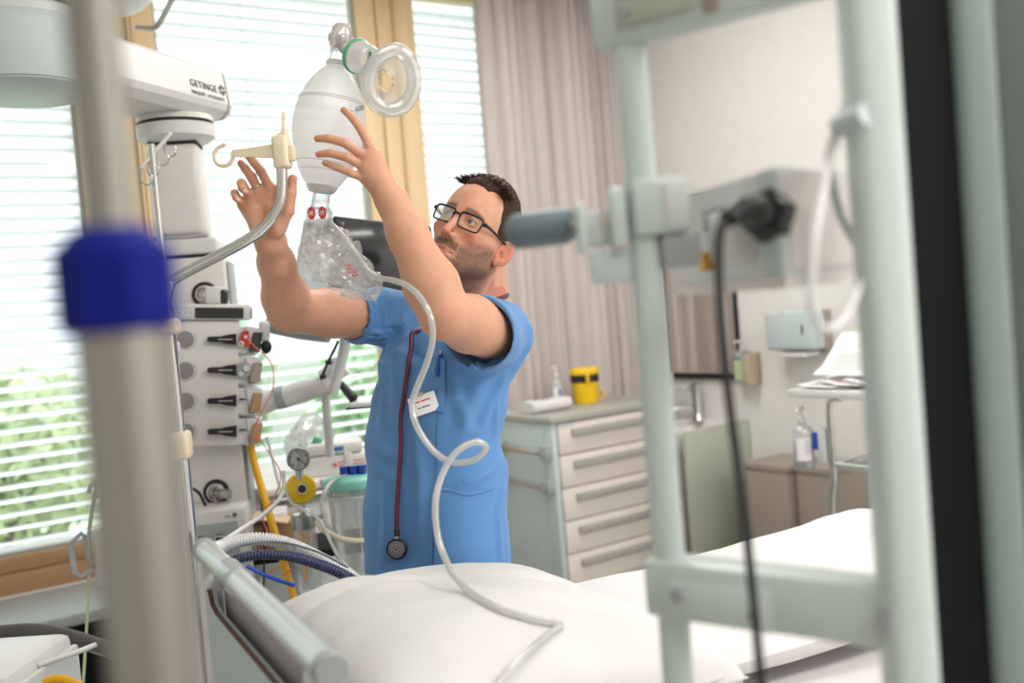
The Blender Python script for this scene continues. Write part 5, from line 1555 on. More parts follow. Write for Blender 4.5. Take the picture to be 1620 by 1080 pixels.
def polygonise(vol, h, pad=0.01):
    """surface nets on the blocks the surface passes through"""
    lo = vol.lo - pad
    B = 8
    nb = np.ceil((vol.hi + pad - lo) / (B * h)).astype(int) + 1
    SB = 4
    blocks = []
    g = np.stack(np.meshgrid(*[np.arange(SB)] * 3, indexing='ij'), -1).reshape(-1, 3)
    for sx in range(0, nb[0], SB):
        for sy in range(0, nb[1], SB):
            for sz in range(0, nb[2], SB):
                b = g + (sx, sy, sz)
                c = (lo + (b + 0.5) * B * h).astype(F4)
                d = vol.at(c, c.min(0) - B * h, c.max(0) + B * h)
                if d is None:
                    continue
                sel = np.abs(d) < B * h * 1.15
                if sel.any():
                    blocks.append(b[sel])
    n9 = np.stack(np.meshgrid(*[np.arange(B + 1)] * 3, indexing='ij'), -1).reshape(-1, 3)
    keys, verts, signs = [], [], []
    corner = [(i, j, k) for i in (0, 1) for j in (0, 1) for k in (0, 1)]
    edges = [(a, b) for a in range(8) for b in range(a + 1, 8) if sum(abs(corner[a][q] - corner[b][q]) for q in range(3)) == 1]
    for grp in blocks:
        P = (lo + ((grp[:, None, :] * B + n9[None]) * h)).astype(F4).reshape(-1, 3)
        d = vol.at(P, P.min(0), P.max(0))
        if d is None:
            continue
        D = d.reshape(len(grp), B + 1, B + 1, B + 1)
        cs = np.stack([D[:, i:B + i, j:B + j, k:B + k] for i, j, k in corner], -1)
        neg = cs < 0
        act = neg.any(-1) & ~neg.all(-1)
        bi, x, y, z = np.nonzero(act)
        if not len(bi):
            continue
        cv = cs[act]
        acc = np.zeros((len(cv), 3), F4)
        cnt = np.zeros(len(cv), F4)
        for a, b in edges:
            va, vb = cv[:, a], cv[:, b]
            m = (va < 0) != (vb < 0)
            t = np.where(m, va / np.where(m, va - vb, 1), 0)
            pa, pb = np.array(corner[a], F4), np.array(corner[b], F4)
            acc += (pa + t[:, None] * (pb - pa)) * m[:, None]
            cnt += m
        cell = grp[bi] * B + np.stack([x, y, z], -1)
        verts.append(lo + (cell + acc / cnt[:, None]) * h)
        keys.append(cell)
        signs.append(np.stack([cv[:, 0] < 0, cv[:, 4] < 0, cv[:, 2] < 0, cv[:, 1] < 0], -1))
    cell = np.concatenate(keys)
    v = np.concatenate(verts)
    sg = np.concatenate(signs)
    dim = nb * B + 2
    key = (cell[:, 0].astype(np.int64) * dim[1] + cell[:, 1]) * dim[2] + cell[:, 2]
    order = np.argsort(key)
    key, v, sg, cell = key[order], v[order], sg[order], cell[order]
    st = (int(dim[1] * dim[2]), int(dim[2]), 1)

    def look(k):
        i = np.clip(np.searchsorted(key, k), 0, len(key) - 1)
        return np.where(key[i] == k, i, -1)
    quads = []
    for ax in range(3):
        s0, s1 = sg[:, 0], sg[:, ax + 1]
        m = np.nonzero(s0 != s1)[0]
        u, w = st[(ax + 1) % 3], st[(ax + 2) % 3]
        k0 = key[m]
        q = np.stack([look(k0 - u - w), look(k0 - w), m, look(k0 - u)], -1)
        ok = (q >= 0).all(1)
        q, inside = q[ok], s0[m][ok]
        quads.append(np.where(inside[:, None], q, q[:, ::-1]))
    return v, np.concatenate(quads)


def np_mesh(name, v, q, off):
    me = bpy.data.meshes.new(name)
    v = np.asarray(v, F4) - np.array(off, F4)
    me.vertices.add(len(v))
    me.vertices.foreach_set('co', v.ravel())
    me.loops.add(q.size)
    me.loops.foreach_set('vertex_index', q.astype(np.int32).ravel())
    me.polygons.add(len(q))
    me.polygons.foreach_set('loop_start', np.arange(0, q.size, 4, dtype=np.int32))
    me.polygons.foreach_set('loop_total', np.full(len(q), 4, np.int32))
    me.polygons.foreach_set('use_smooth', np.ones(len(q), bool))
    me.update(calc_edges=True)
    me.validate()
    return me


def np_part(parent, name, v, q, m, label=None):
    me = np_mesh(name, v, q, root_loc(parent))
    me.materials.append(MATS[m])
    o = bpy.data.objects.new(name, me)
    COL.objects.link(o)
    o.parent = parent
    return props(o, label)


# ---------------------------------------------------------------- pose of the man
EYE = V((1.1225, 1.8232, 1.6862))                 # between his eyes
HX = V((0.3925, -0.8275, -0.4026)).normalized()     # towards his left ear
HZ = V((-0.7688, -0.5527, 0.3137))                   # the way his face points
HZ = (HZ - HX * HZ.dot(HX)).normalized()
HY = HZ.cross(HX)
HAX = (HX, HY, HZ)
hl = lambda x, y, z: EYE + HX * x + HY * y + HZ * z
NECK0 = hl(0, -0.075, -0.095)
NECK1 = V((1.2057, 1.9263, 1.4846))
SHR, ELR, WRR = V((1.0262, 2.0598, 1.4913)), V((0.7914, 2.0023, 1.5206)), V((0.7081, 1.8536, 1.6533))
SHL, ELL, WRL = V((1.1571, 1.7755, 1.4339)), V((0.9356, 1.6016, 1.4862)), V((0.8898, 1.6855, 1.7076))


def mid(a, b, t):
    return a + (b - a) * t


def finger(pts, r0):
    return fuse(chain(pts, [r0, r0 * 0.93, r0 * 0.84, r0 * 0.70]), 0.003)


def hand(wr, palm, fingers, thumb, fore):
    pm = fuse(palm, 0.012)
    out = [fuse([pm, f], 0.007) for f in fingers] + [fuse([pm, thumb], 0.010)]
    return fuse([fuse(out, 0.0015), fore], 0.016)


# right hand: palm to the camera, two fingers up behind the hanger, two curled
Ri = [V((0.7078, 1.8283, 1.7498)), V((0.6935, 1.8312, 1.7851)), V((0.6818, 1.8352, 1.8036)), V((0.6732, 1.8392, 1.8149))]
Rm = [V((0.6911, 1.8418, 1.7457)), V((0.6777, 1.8415, 1.7758)), V((0.6674, 1.8431, 1.7915)), V((0.6608, 1.8457, 1.8026))]
Rr = [V((0.6763, 1.8514, 1.7375)), V((0.6555, 1.8377, 1.7633)), V((0.6488, 1.8176, 1.7521)), V((0.6561, 1.8170, 1.7426))]
Rp = [V((0.6631, 1.8597, 1.7242)), V((0.6437, 1.8473, 1.7456)), V((0.6391, 1.8293, 1.7361)), V((0.6459, 1.8268, 1.7274))]
Rt = [V((0.7126, 1.8156, 1.6784)), V((0.7253, 1.7963, 1.7058)), V((0.7312, 1.7878, 1.7369)), V((0.7359, 1.7835, 1.7637))]
palmR = [cap(WRR, Ri[0], 0.021, 0.0125), cap(WRR, Rm[0], 0.021, 0.0125), cap(WRR, Rr[0], 0.020, 0.0115), cap(WRR, Rp[0], 0.019, 0.0105),
         cap(V((0.7053, 1.8143, 1.6736)), V((0.7035, 1.8146, 1.7060)), 0.017, 0.014), cap(V((0.6794, 1.8379, 1.6768)), V((0.6717, 1.8423, 1.7099)), 0.015, 0.012)]
fl_r = []
for (a, r) in ((Ri, 0.0092), (Rm, 0.0095), (Rr, 0.0092), (Rp, 0.0080)):
    fl_r.append(finger(a, r))
foreR = fuse([cap(WRR, mid(WRR, ELR, 0.3), 0.0285, 0.034), cap(mid(WRR, ELR, 0.3), mid(WRR, ELR, 0.8), 0.034, 0.046), cap(mid(WRR, ELR, 0.8), ELR, 0.045, 0.043)], 0.02)
handR_ = hand(WRR, palmR, fl_r, fuse(chain(Rt, [0.0155, 0.0125, 0.0105, 0.0085]), 0.004), foreR)
handR = cutaway(handR_, [fuse(chain([V((0.6535, 1.8390, 1.7122)), V((0.6695, 1.8242, 1.7280)), V((0.6947, 1.8100, 1.7366))], [0.0018, 0.002, 0.0015]), 0.002), fuse(chain([V((0.6558, 1.8345, 1.7009)), V((0.6766, 1.8138, 1.7124)), V((0.7011, 1.8028, 1.7273))], [0.0015, 0.002, 0.0015]), 0.002), fuse(chain([V((0.6884, 1.8108, 1.6666)), V((0.6789, 1.8114, 1.6942)), V((0.6919, 1.8063, 1.7207))], [0.0015, 0.002, 0.0015]), 0.002)], 0.005)
armR = fuse([handR, cap(ELR, mid(ELR, SHR, 0.45), 0.044, 0.052), cap(mid(ELR, SHR, 0.45), SHR, 0.052, 0.056)], 0.018)

# left hand: back to the camera, spread over the breathing bag
Li = [V((0.8621, 1.6878, 1.7934)), V((0.8484, 1.6992, 1.8389)), V((0.8391, 1.7128, 1.8648)), V((0.8290, 1.7315, 1.8860))]
Lm = [V((0.8508, 1.6927, 1.7882)), V((0.8140, 1.7070, 1.8195)), V((0.7911, 1.7278, 1.8309)), V((0.7770, 1.7472, 1.8341))]
Lr = [V((0.8463, 1.6949, 1.7708)), V((0.8136, 1.7035, 1.7919)), V((0.7898, 1.7249, 1.8033)), V((0.7758, 1.7453, 1.8042))]
Lp = [V((0.8454, 1.6994, 1.7526)), V((0.8203, 1.7048, 1.7627)), V((0.7989, 1.7224, 1.7771)), V((0.7849, 1.7407, 1.7870))]
Lt = [V((0.8828, 1.7035, 1.7340)), V((0.8853, 1.7456, 1.7668)), V((0.8806, 1.7804, 1.7968)), V((0.8747, 1.8097, 1.8189))]
palmL = [cap(WRL, Li[0], 0.021, 0.0125), cap(WRL, Lm[0], 0.021, 0.0125), cap(WRL, Lr[0], 0.020, 0.0115), cap(WRL, Lp[0], 0.019, 0.0105), cap(V((0.8813, 1.6959, 1.7306)), V((0.8689, 1.7062, 1.7703)), 0.018, 0.014)]
for a in (Li, Lm, Lr):
    palmL.append(cap(mid(a[0], WRL, 0.5) + V((-0.0056, -0.0083, 0.0004)), a[0] + V((-0.0022, -0.0033, 0.0002)), 0.006, 0.0075))
fl_l = [finger(a, r) for a, r in ((Li, 0.0092), (Lm, 0.0094), (Lr, 0.0090), (Lp, 0.0080))]
foreL = fuse([cap(WRL, mid(WRL, ELL, 0.3), 0.030, 0.036), cap(mid(WRL, ELL, 0.3), mid(WRL, ELL, 0.75), 0.036, 0.050), cap(mid(WRL, ELL, 0.75), ELL, 0.050, 0.046)], 0.02)
handL = hand(WRL, palmL, fl_l, fuse(chain(Lt, [0.0155, 0.0125, 0.0105, 0.0085]), 0.004), foreL)
armL = fuse([handL, cap(ELL, mid(ELL, SHL, 0.45), 0.046, 0.056), cap(mid(ELL, SHL, 0.45), SHL, 0.056, 0.060)], 0.018)

# ---- head in its own axes: x to his left, y up, z out of the face; zero between the eyes
hd = [ell((0, 0.018, -0.088), (0.0715, 0.098, 0.098)),
      ell((0, 0.030, -0.045), (0.062, 0.062, 0.052)),
      ell((0, -0.030, -0.045), (0.058, 0.070, 0.052)),
      ell((0, -0.070, -0.035), (0.040, 0.040, 0.045)),
      cap((0, -0.104, -0.008), (0, -0.098, -0.018), 0.017, 0.02),
      cap((0.010, -0.104, -0.010), (0.050, -0.068, -0.078), 0.015, 0.017), cap((-0.010, -0.104, -0.010), (-0.050, -0.068, -0.078), 0.015, 0.017),
      cap((0.050, -0.068, -0.078), (0.055, -0.02, -0.085), 0.016, 0.016), cap((-0.050, -0.068, -0.078), (-0.055, -0.02, -0.085), 0.016, 0.016)]
face = fuse(hd, 0.028)
feat = [face, cap((0.045, -0.030, -0.014), (0.060, -0.022, -0.045), 0.014, 0.013), cap((-0.045, -0.030, -0.014), (-0.060, -0.022, -0.045), 0.014, 0.013)]
face = fuse(feat, 0.016)
face = fuse([face] + [cap((s * 0.010, 0.016, 0.0015), (s * 0.034, 0.021, -0.004), 0.0065, 0.0065) for s in (1, -1)] + [cap((s * 0.034, 0.021, -0.004), (s * 0.052, 0.013, -0.020), 0.0065, 0.005) for s in (1, -1)], 0.010)
face = cutaway(face, [ell((s * 0.0315, -0.001, 0.006), (0.0155, 0.0105, 0.013)) for s in (1, -1)], 0.010)
nose = fuse([cap((0, 0.010, 0.003), (0, -0.020, 0.0185), 0.0070, 0.0078), cap((0, -0.020, 0.0185), (0, -0.0405, 0.0290), 0.0078, 0.0092), ell((0.0115, -0.0445, 0.0145), (0.0068, 0.0072, 0.0105)), ell((-0.0115, -0.0445, 0.0145), (0.0068, 0.0072, 0.0105)), cap((0, -0.047, 0.024), (0, -0.050, 0.010), 0.0045, 0.006)], 0.005)
nose = cutaway(nose, [ell((s * 0.0064, -0.0515, 0.0190), (0.0034, 0.0040, 0.0060)) for s in (1, -1)], 0.0025)
face = fuse([face, nose], 0.007)
# lids
EYER = 0.0122
lids = []
for s in (1, -1):
    c = (s * 0.0315, 0.0, -0.0065)
    lid = ell(c, (0.0142, 0.0138, 0.0142))
    slit = ell((s * 0.0315, -0.0008, 0.0065), (0.0135, 0.0046, 0.010))
    lids.append(cutaway(lid, [slit], 0.0012))
    lids.append(cap((s * 0.019, 0.0030, 0.0035), (s * 0.031, 0.0066, 0.0068), 0.0016, 0.0020))
    lids.append(cap((s * 0.031, 0.0066, 0.0068), (s * 0.0445, 0.0022, 0.0015), 0.0020, 0.0016))
face = fuse([face] + lids, 0.0035)
slits = [ell((s * 0.0315, -0.0008, 0.0075), (0.0132, 0.0044, 0.0105)) for s in (1, -1)]
face = cutaway(face, slits, 0.0015)
# mouth
lipU = fuse([cap((0, -0.0715, 0.0115), (0.011, -0.0725, 0.0095), 0.0045, 0.0042), cap((0, -0.0715, 0.0115), (-0.011, -0.0725, 0.0095), 0.0045, 0.0042), cap((0.011, -0.0725, 0.0095), (0.024, -0.0795, 0.000), 0.0042, 0.0022), cap((-0.011, -0.0725, 0.0095), (-0.024, -0.0795, 0.000), 0.0042, 0.0022)], 0.003)
lipD = fuse([cap((-0.010, -0.0815, 0.0085), (0.010, -0.0815, 0.0085), 0.0058, 0.0058), cap((0.010, -0.0815, 0.0085), (0.023, -0.0800, 0.000), 0.0054, 0.0022), cap((-0.010, -0.0815, 0.0085), (-0.023, -0.0800, 0.000), 0.0054, 0.0022)], 0.003)
face = fuse([face, lipU], 0.005)
face = fuse([face, lipD], 0.005)
face = cutaway(face, [cap((-0.023, -0.0785, 0.0045), (0, -0.0768, 0.0155), 0.0012, 0.0014), cap((0.023, -0.0785, 0.0045), (0, -0.0768, 0.0155), 0.0012, 0.0014)], 0.003)
face = fuse([face, ell((0, -0.102, 0.002), (0.016, 0.012, 0.011))], 0.010)
# ears
ears = []
for s in (1, -1):
    Re = Matrix.Rotation(R(-14), 3, 'X') @ Matrix.Rotation(s * R(-48), 3, 'Y')
    Ra = np.array([[Re[i][j] for j in range(3)] for i in range(3)], F4)
    e = ell((s * 0.0850, -0.022, -0.088), (0.0070, 0.032, 0.0205), Ra)
    e = cutaway(e, [ell((s * 0.0905, -0.0175, -0.0815), (0.0085, 0.0215, 0.0128), Ra), ell((s * 0.085, -0.027, -0.078), (0.010, 0.010, 0.007), Ra)], 0.003)
    ears.append(fuse([e, ell((s * 0.0785, -0.049, -0.081), (0.006, 0.010, 0.008)), cap((s * 0.073, -0.02, -0.078), (s * 0.076, -0.034, -0.077), 0.004, 0.004)], 0.005))
face = fuse([face] + ears, 0.003)
headv = placed(face, EYE, HAX)

# ---- neck and trunk under the clothes
neck = [cap(NECK0, NECK1, 0.056, 0.060), cap(hl(0, -0.02, -0.13), NECK1 + V((0.03, 0.01, -0.01)), 0.05, 0.058)]
neck += [cap(hl(s * 0.055, -0.05, -0.105), NECK1 + V((-0.055, -0.02, -0.035)) + HX * s * 0.02, 0.013, 0.013) for s in (1, -1)]
neck.append(ell(hl(0, -0.135, -0.045), (0.012, 0.014, 0.012)))
SPINE = [V((1.1766, 1.9274, 1.4753)), V((1.1235, 1.9227, 1.3871)), V((1.0933, 1.9210, 1.3055)), V((1.0687, 1.9266, 1.2027)), V((1.0610, 1.9271, 1.1049)), V((1.0477, 1.9343, 0.9435)), V((1.0424, 1.9419, 0.7791))]
TX_ = V((0.366, -0.931, 0)).normalized()     # towards his left
TZ_ = V((-0.931, -0.366, 0)).normalized()    # the way his chest points
TAX = (TX_, V((0, 0, 1)), TZ_)


def ring_body(ax, bx_, grow=0.0, wob=None):
    """stack of ellipses along the spine, as a volume in world space"""
    zs = np.array([p.z for p in SPINE][::-1], F4)
    cx_ = np.array([p.x for p in SPINE][::-1], F4)
    cy_ = np.array([p.y for p in SPINE][::-1], F4)
    A = np.array(ax[::-1], F4) + grow
    B = np.array(bx_[::-1], F4) + grow
    tx, tz = np.array(TX_, F4), np.array(TZ_, F4)

    def f(P, l, h):
        z = P[:, 2]
        q = P.copy()
        q[:, 0] -= np.interp(z, zs, cx_).astype(F4)
        q[:, 1] -= np.interp(z, zs, cy_).astype(F4)
        q[:, 2] = 0
        x, y = q @ tx, q @ tz
        a, b = np.interp(z, zs, A).astype(F4), np.interp(z, zs, B).astype(F4)
        k1 = np.power(np.abs(x / a) ** 2.4 + np.abs(y / b) ** 2.4, 1 / 2.4)
        k2 = np.sqrt((x / a ** 2) ** 2 + (y / b ** 2) ** 2)
        d = k1 * (k1 - 1) / np.maximum(k2, 1.0)
        if wob is not None:
            d = d - wob(P, x / a, y / b, z)
        d = np.maximum(d, zs[0] - z)
        return -smin(-d, -(z - zs[-1]), 0.05)
    m = max(ax) + grow + 0.02
    lo = np.array([cx_.min() - m, cy_.min() - m, zs[0]], F4)
    hi = np.array([cx_.max() + m, cy_.max() + m, zs[-1] + 0.02], F4)
    return Vol(lo, hi, f)


AX = [0.135, 0.172, 0.165, 0.158, 0.165, 0.170, 0.172]
BX = [0.085, 0.118, 0.120, 0.113, 0.117, 0.120, 0.118]
trunk = ring_body(AX, BX, -0.022)
yoke = [cap(NECK1 - V((0, 0, 0.02)), SHR, 0.05, 0.05), cap(NECK1 - V((0, 0, 0.02)), SHL, 0.05, 0.05)]
body = fuse([headv, fuse(neck + yoke + [trunk], 0.03)], 0.016)
body = fuse([body, fuse([armR, cap(SHR, SHR, 0.05)], 0.01)], 0.012)
body = fuse([body, armL], 0.012)
bv, bq = polygonise(body, 0.0019)

MANLOC = V((SPINE[5].x, SPINE[5].y, 0))
man = thing('person', 'man in a blue scrub tunic and black glasses, both arms raised to the breathing bag', 'person', MANLOC)
bodyo = np_part(man, 'body', bv, bq, 'linen')


# skin: tone, beard, lips and freckling by where on the head a point lies
def skin_material():
    m = mat('skin', 'd8a286', 0.5, var=0.10, vscale=35, bump=0.2, bscale=420, sss=0.12, spec=0.4)
    nt = m.node_tree
    N, L = nt.nodes, nt.links
    b = N['Principled BSDF']
    src = b.inputs['Base Color'].links[0].from_socket
    for attr, col in (('flush', 'c97660'), ('beard', '5e463a'), ('lips', 'bd7263'), ('brow', '4a3a30')):
        at = N.new('ShaderNodeAttribute')
        at.attribute_name = attr
        mx = N.new('ShaderNodeMix')
        mx.data_type = 'RGBA'
        fac = at.outputs['Fac']
        if attr in ('beard', 'brow'):
            tc = N.new('ShaderNodeTexCoord')
            nz = N.new('ShaderNodeTexNoise')
            nz.inputs['Scale'].default_value = 520
            nz.inputs['Detail'].default_value = 2
            L.new(tc.outputs['Object'], nz.inputs['Vector'])
            mr = N.new('ShaderNodeMapRange')
            mr.inputs['From Min'].default_value = 0.35
            mr.inputs['From Max'].default_value = 0.6
            mr.inputs['To Min'].default_value = 0.55
            L.new(nz.outputs['Fac'], mr.inputs['Value'])
            mm = N.new('ShaderNodeMath')
            mm.operation = 'MULTIPLY'
            L.new(fac, mm.inputs[0])
            L.new(mr.outputs[0], mm.inputs[1])
            fac = mm.outputs[0]
        L.new(fac, mx.inputs['Factor'])
        L.new(src, mx.inputs['A'])
        mx.inputs['B'].default_value = lin(col)
        src = mx.outputs['Result']
    L.new(src, b.inputs['Base Color'])
    return m


skin_material()
bodyo.data.materials.clear()
bodyo.data.materials.append(MATS['skin'])
me = bodyo.data
co = np.empty(len(me.vertices) * 3, F4)
me.vertices.foreach_get('co', co)
co = co.reshape(-1, 3) + np.array(MANLOC, F4)
q = (co - np.array(EYE, F4)) @ np.array([list(x) for x in HAX], F4).T
X, Y, Z = np.abs(q[:, 0]), q[:, 1], q[:, 2]
ss = lambda e0, e1, x: np.clip((x - e0) / (e1 - e0), 0, 1) ** 2 * (3 - 2 * np.clip((x - e0) / (e1 - e0), 0, 1))
near = (np.linalg.norm(q - (0, -0.03, -0.06), axis=1) < 0.17).astype(F4)
jaw_line = -0.052 - 0.0 * X + np.where(Z < -0.03, (-(Z + 0.03)) * 0.75, 0)
beard = ss(0.006, -0.010, Y - jaw_line) * ss(-0.115, -0.085, Z) * ss(0.022, 0.036, X + np.where(Y < -0.088, 0.04, 0)) * 0.85
mous = ss(-0.051, -0.056, Y) * ss(-0.0755, -0.068, Y) * ss(0.034, 0.026, X) * (Z > -0.01)
goat = ss(-0.084, -0.090, Y) * ss(-0.03, -0.01, Z) * (X < 0.04)
side = ss(0.02, 0.035, X) * ss(0.036, 0.026, X) * ss(-0.052, -0.062, Y) * (Z > -0.03)
under = ss(-0.098, -0.106, Y) * ss(-0.17, -0.150, Y) * ss(-0.11, -0.06, Z) * 0.65
burn = ss(-0.078, -0.070, Z) * 0 + ((Z < -0.072) & (Z > -0.092)).astype(F4) * ss(0.03, 0.0, Y) * ss(-0.09, -0.06, Y) * ss(0.055, 0.062, X) * 0.8
beard = np.maximum.reduce([beard, mous, goat, side, under, burn])
lip = ((((q[:, 0] / 0.023) ** 2 + ((Y + 0.0775) / 0.0085) ** 2) < 1) & (Z > -0.004)).astype(F4)
ear_d = np.linalg.norm(np.stack([X - 0.088, Y + 0.022, Z + 0.086], 1) / np.array([0.022, 0.040, 0.026], F4), axis=1)
beard = np.clip(beard, 0, 1) * (1 - lip) * near * (ear_d > 1)
flush = (np.exp(-(((X - 0.042) / 0.022) ** 2 + ((Y + 0.03) / 0.018) ** 2)) * 0.55 + np.exp(-((X / 0.016) ** 2 + ((Y + 0.042) / 0.014) ** 2)) * 0.6 + (X > 0.074) * 0.7 * (Z < -0.07)) * near
brow = np.exp(-(((Y - 0.021 + np.maximum(0, X - 0.036) * 0.5 + np.maximum(0, 0.02 - X) * 0.2) / 0.0055) ** 2)) * ss(0.008, 0.014, X) * ss(0.058, 0.046, X) * (Z > -0.03) * near
# knuckles and finger tips redder
for a in Ri[-1:] + Rm[-1:] + Rr[-2:] + Rp[-2:] + Li[-1:] + Lm[-1:] + Lr[-1:] + Lp[-1:] + Rt[-1:]:
    flush = np.maximum(flush, 0.55 * np.exp(-(np.linalg.norm(co - np.array(a, F4), axis=1) / 0.012) ** 2))
for nm, arr in (('beard', beard), ('lips', lip * 0.75 * near), ('flush', flush), ('brow', brow * 0.95)):
    at = me.attributes.new(nm, 'FLOAT', 'POINT')
    at.data.foreach_set('value', np.ascontiguousarray(arr, dtype=F4))

# eyes
gaze = (V((0.8554, 1.7940, 1.8493)) - EYE).normalized()
mat('eye_white', 'd8d0ca', 0.15, spec=0.6)
mat('iris', '5d6f76', 0.15)
for s in (1, -1):
    c = hl(s * 0.0315, 0.0, -0.0065)
    gz = (gaze * 0.75 + HZ * 0.45).normalized()
    e = part(man, 'eye', MB().sphere(c, EYER, 24), 'eye_white')
    part(e, 'iris', MB().lathe(c + gz * (EYER * 0.905), gz, [(0.0063, -0.0004), (0.0058, 0.0006), (0.0028, 0.0016), (0, 0.0017)], 24), 'iris')
    part(e, 'pupil', MB().lathe(c + gz * (EYER * 0.905 + 0.0012), gz, [(0.0024, 0), (0.0022, 0.0005), (0, 0.0007)], 16), 'black_plastic')

# hair: a close cap over the skull, longer on top, plus loose locks
mat('hair_brown', '3c2a20', 0.6, spec=0.2, var=0.25, vscale=60, stretch=(1, 1, 1), bump=0.6, bscale=240)
hat = fuse([ell((0, 0.026, -0.090), (0.0785, 0.0955, 0.1005)), ell((0, 0.060, -0.072), (0.058, 0.063, 0.066))], 0.02)
hat = cutaway(hat, [ell((0, 0.008, 0.030), (0.064, 0.096, 0.066)),                         # brow and temples
                    ell((0.050, 0.064, 0.004), (0.026, 0.034, 0.048)), ell((-0.050, 0.064, 0.004), (0.026, 0.034, 0.048)),  # receding corners
                    cap((0.06, -0.075, -0.02), (0.06, -0.05, -0.02), 0.062), cap((-0.06, -0.075, -0.02), (-0.06, -0.05, -0.02), 0.062),
                    ell((0.088, -0.024, -0.088), (0.018, 0.034, 0.024)), ell((-0.088, -0.024, -0.088), (0.018, 0.034, 0.024)),
                    ell((0, -0.13, -0.06), (0.11, 0.06, 0.16))], 0.006)
base_f = hat.f


def shaggy(P, l, h):
    d = base_f(P, l, h)
    x, y, z = P[:, 0], P[:, 1], P[:, 2]
    top = np.clip((y - 0.06) / 0.05, 0, 1)
    w = np.sin(x * 420 + 3 * np.sin(z * 60)) * np.sin(z * 90 + 2 * np.sin(x * 150)) * (0.0008 + 0.0016 * top)
    return d - w - 0.004 * top


hat = Vol(hat.lo - 0.01, hat.hi + 0.01, shaggy)
hv, hq = polygonise(placed(hat, EYE, HAX), 0.0018)
hair = np_part(man, 'hair', hv, hq, 'hair_brown')
lk = MB()
rr = random.Random(5)
for k in range(1500):
    x = rr.uniform(-0.062, 0.062)
    z = rr.uniform(-0.16, -0.03) if k > 500 else rr.uniform(-0.055, -0.026)
    yy = 0.119 - 0.9 * (x / 0.085) ** 2 * 0.05 - max(0, (-0.06 - z)) ** 2 * 4.5 - max(0, z + 0.05) * 0.35
    p = V((x, yy - 0.010, z))
    d = V((rr.uniform(-0.5, 0.5) + x * 6, 0.12 + rr.uniform(0, 0.35), rr.uniform(0.0, 0.8) if z > -0.06 else rr.uniform(-0.9, -0.2))).normalized()
    l_ = rr.uniform(0.012, 0.022) if z > -0.05 else rr.uniform(0.009, 0.015)
    pts = [p, p + d * l_ * 0.6, p + d * l_ + V((0, -0.002, rr.uniform(-0.002, 0.006)))]
    lk.tube([hl(*t) for t in pts], [0.0010, 0.0008, 0.0002], 3, cap=False)
part(hair, 'locks', lk, 'hair_brown', kind='stuff')

# finger nails on the curled fingers and the spread hand
mat('nail', 'e6bfae', 0.25)
for a in (Rr, Rp):
    t = (a[3] - a[2]).normalized()
    n = V((-0.5587, -0.8284, 0.0401))
    n = (n - t * n.dot(t)).normalized()
    M = Matrix((t.cross(n), n, t)).transposed()
    part(man, 'fingernail', MB().sphere(a[2] + (a[3] - a[2]) * 0.55 + n * 0.0062, (0.0042, 0.0018, 0.0055), 12, M), 'nail')
for a in (Li, Lm, Lr, Lp):
    t = (a[3] - a[2]).normalized()
    n = V((-0.2955, -0.5479, 0.7730))
    n = (n - t * n.dot(t)).normalized()
    M = Matrix((t.cross(n), n, t)).transposed()
    part(man, 'fingernail', MB().sphere(a[3] + n * 0.0046 - t * 0.002, (0.0040, 0.0017, 0.0055), 12, M), 'nail')
rt = (Rm[1] - Rm[0]).normalized()
part(man, 'ring', MB().torus(mid(Rm[0], Rm[1], 0.42), rt, 0.0098, 0.0016, 24, 8), 'chrome')

# ---------------------------------------------------------------- tunic
mat('scrub_blue', '5c90c9', 0.8, var=0.05, vscale=9, bump=0.18, bscale=700, sheen=0.2)
mat('scrub_dark', '4579b3', 0.8, var=0.05, bump=0.18, bscale=700, sheen=0.2)


def folds(P, x, y, z):
    top = np.clip((z - 1.22) / 0.2, 0, 1)
    low = np.clip((1.16 - z) / 0.2, 0, 1)
    u = P @ np.array(TX_, F4)
    w = 0.0075 * np.sin(26 * u + 15 * z + 1.7 * np.sin(9 * z)) * (0.35 + 0.65 * top)
    w += 0.0075 * np.sin(34 * z - 20 * u + 2.0 * np.sin(13 * u)) * np.clip(1 - np.abs(z - 1.14) / 0.16, 0, 1) * np.clip(np.abs(x), 0, 1)
    w += 0.0060 * np.sin(31 * u + 3 * np.sin(5 * z)) * low
    w += 0.0045 * np.sin(55 * (z + u * 0.6) + 2 * np.sin(17 * u)) * top
    return w


tor = ring_body(AX, BX, 0.0, folds)
SL_L = (SHL + V((0, 0, -0.004)), mid(ELL, SHL, 0.60) + V((0, 0, -0.012)))
SL_R = (SHR, mid(ELR, SHR, 0.70) + V((0, 0, -0.004)))
slL = cap(SL_L[0], SL_L[1] - (SL_L[0] - SL_L[1]).normalized() * 0.06, 0.073, 0.079)
slR = cap(SL_R[0], SL_R[1] - (SL_R[0] - SL_R[1]).normalized() * 0.06, 0.064, 0.060)


def ended(v, p, n):
    """flat hem at p, n pointing out of the sleeve"""
    p, n = np.array(p, F4), np.array(n, F4)

    def f(P, l, h):
        d = v.f(P, l, h)
        return None if d is None else np.maximum(d, (P - p) @ n)
    return Vol(v.lo, v.hi, f)


nL = ((SL_L[1] - SL_L[0]).normalized() + V((0.1, 0.0, -0.22))).normalized()
nR = (SL_R[1] - SL_R[0]).normalized()


def creased(v, ax_, s, amp):
    d_ = np.array(ax_, F4)
    e_ = np.array(V(ax_).orthogonal().normalized(), F4)
    return Vol(v.lo - 0.01, v.hi + 0.01, lambda P, l, h: v.f(P, l, h) - amp * np.sin(s * (P @ d_) + 14 * (P @ e_) + 1.5 * np.sin(30 * (P @ e_))))


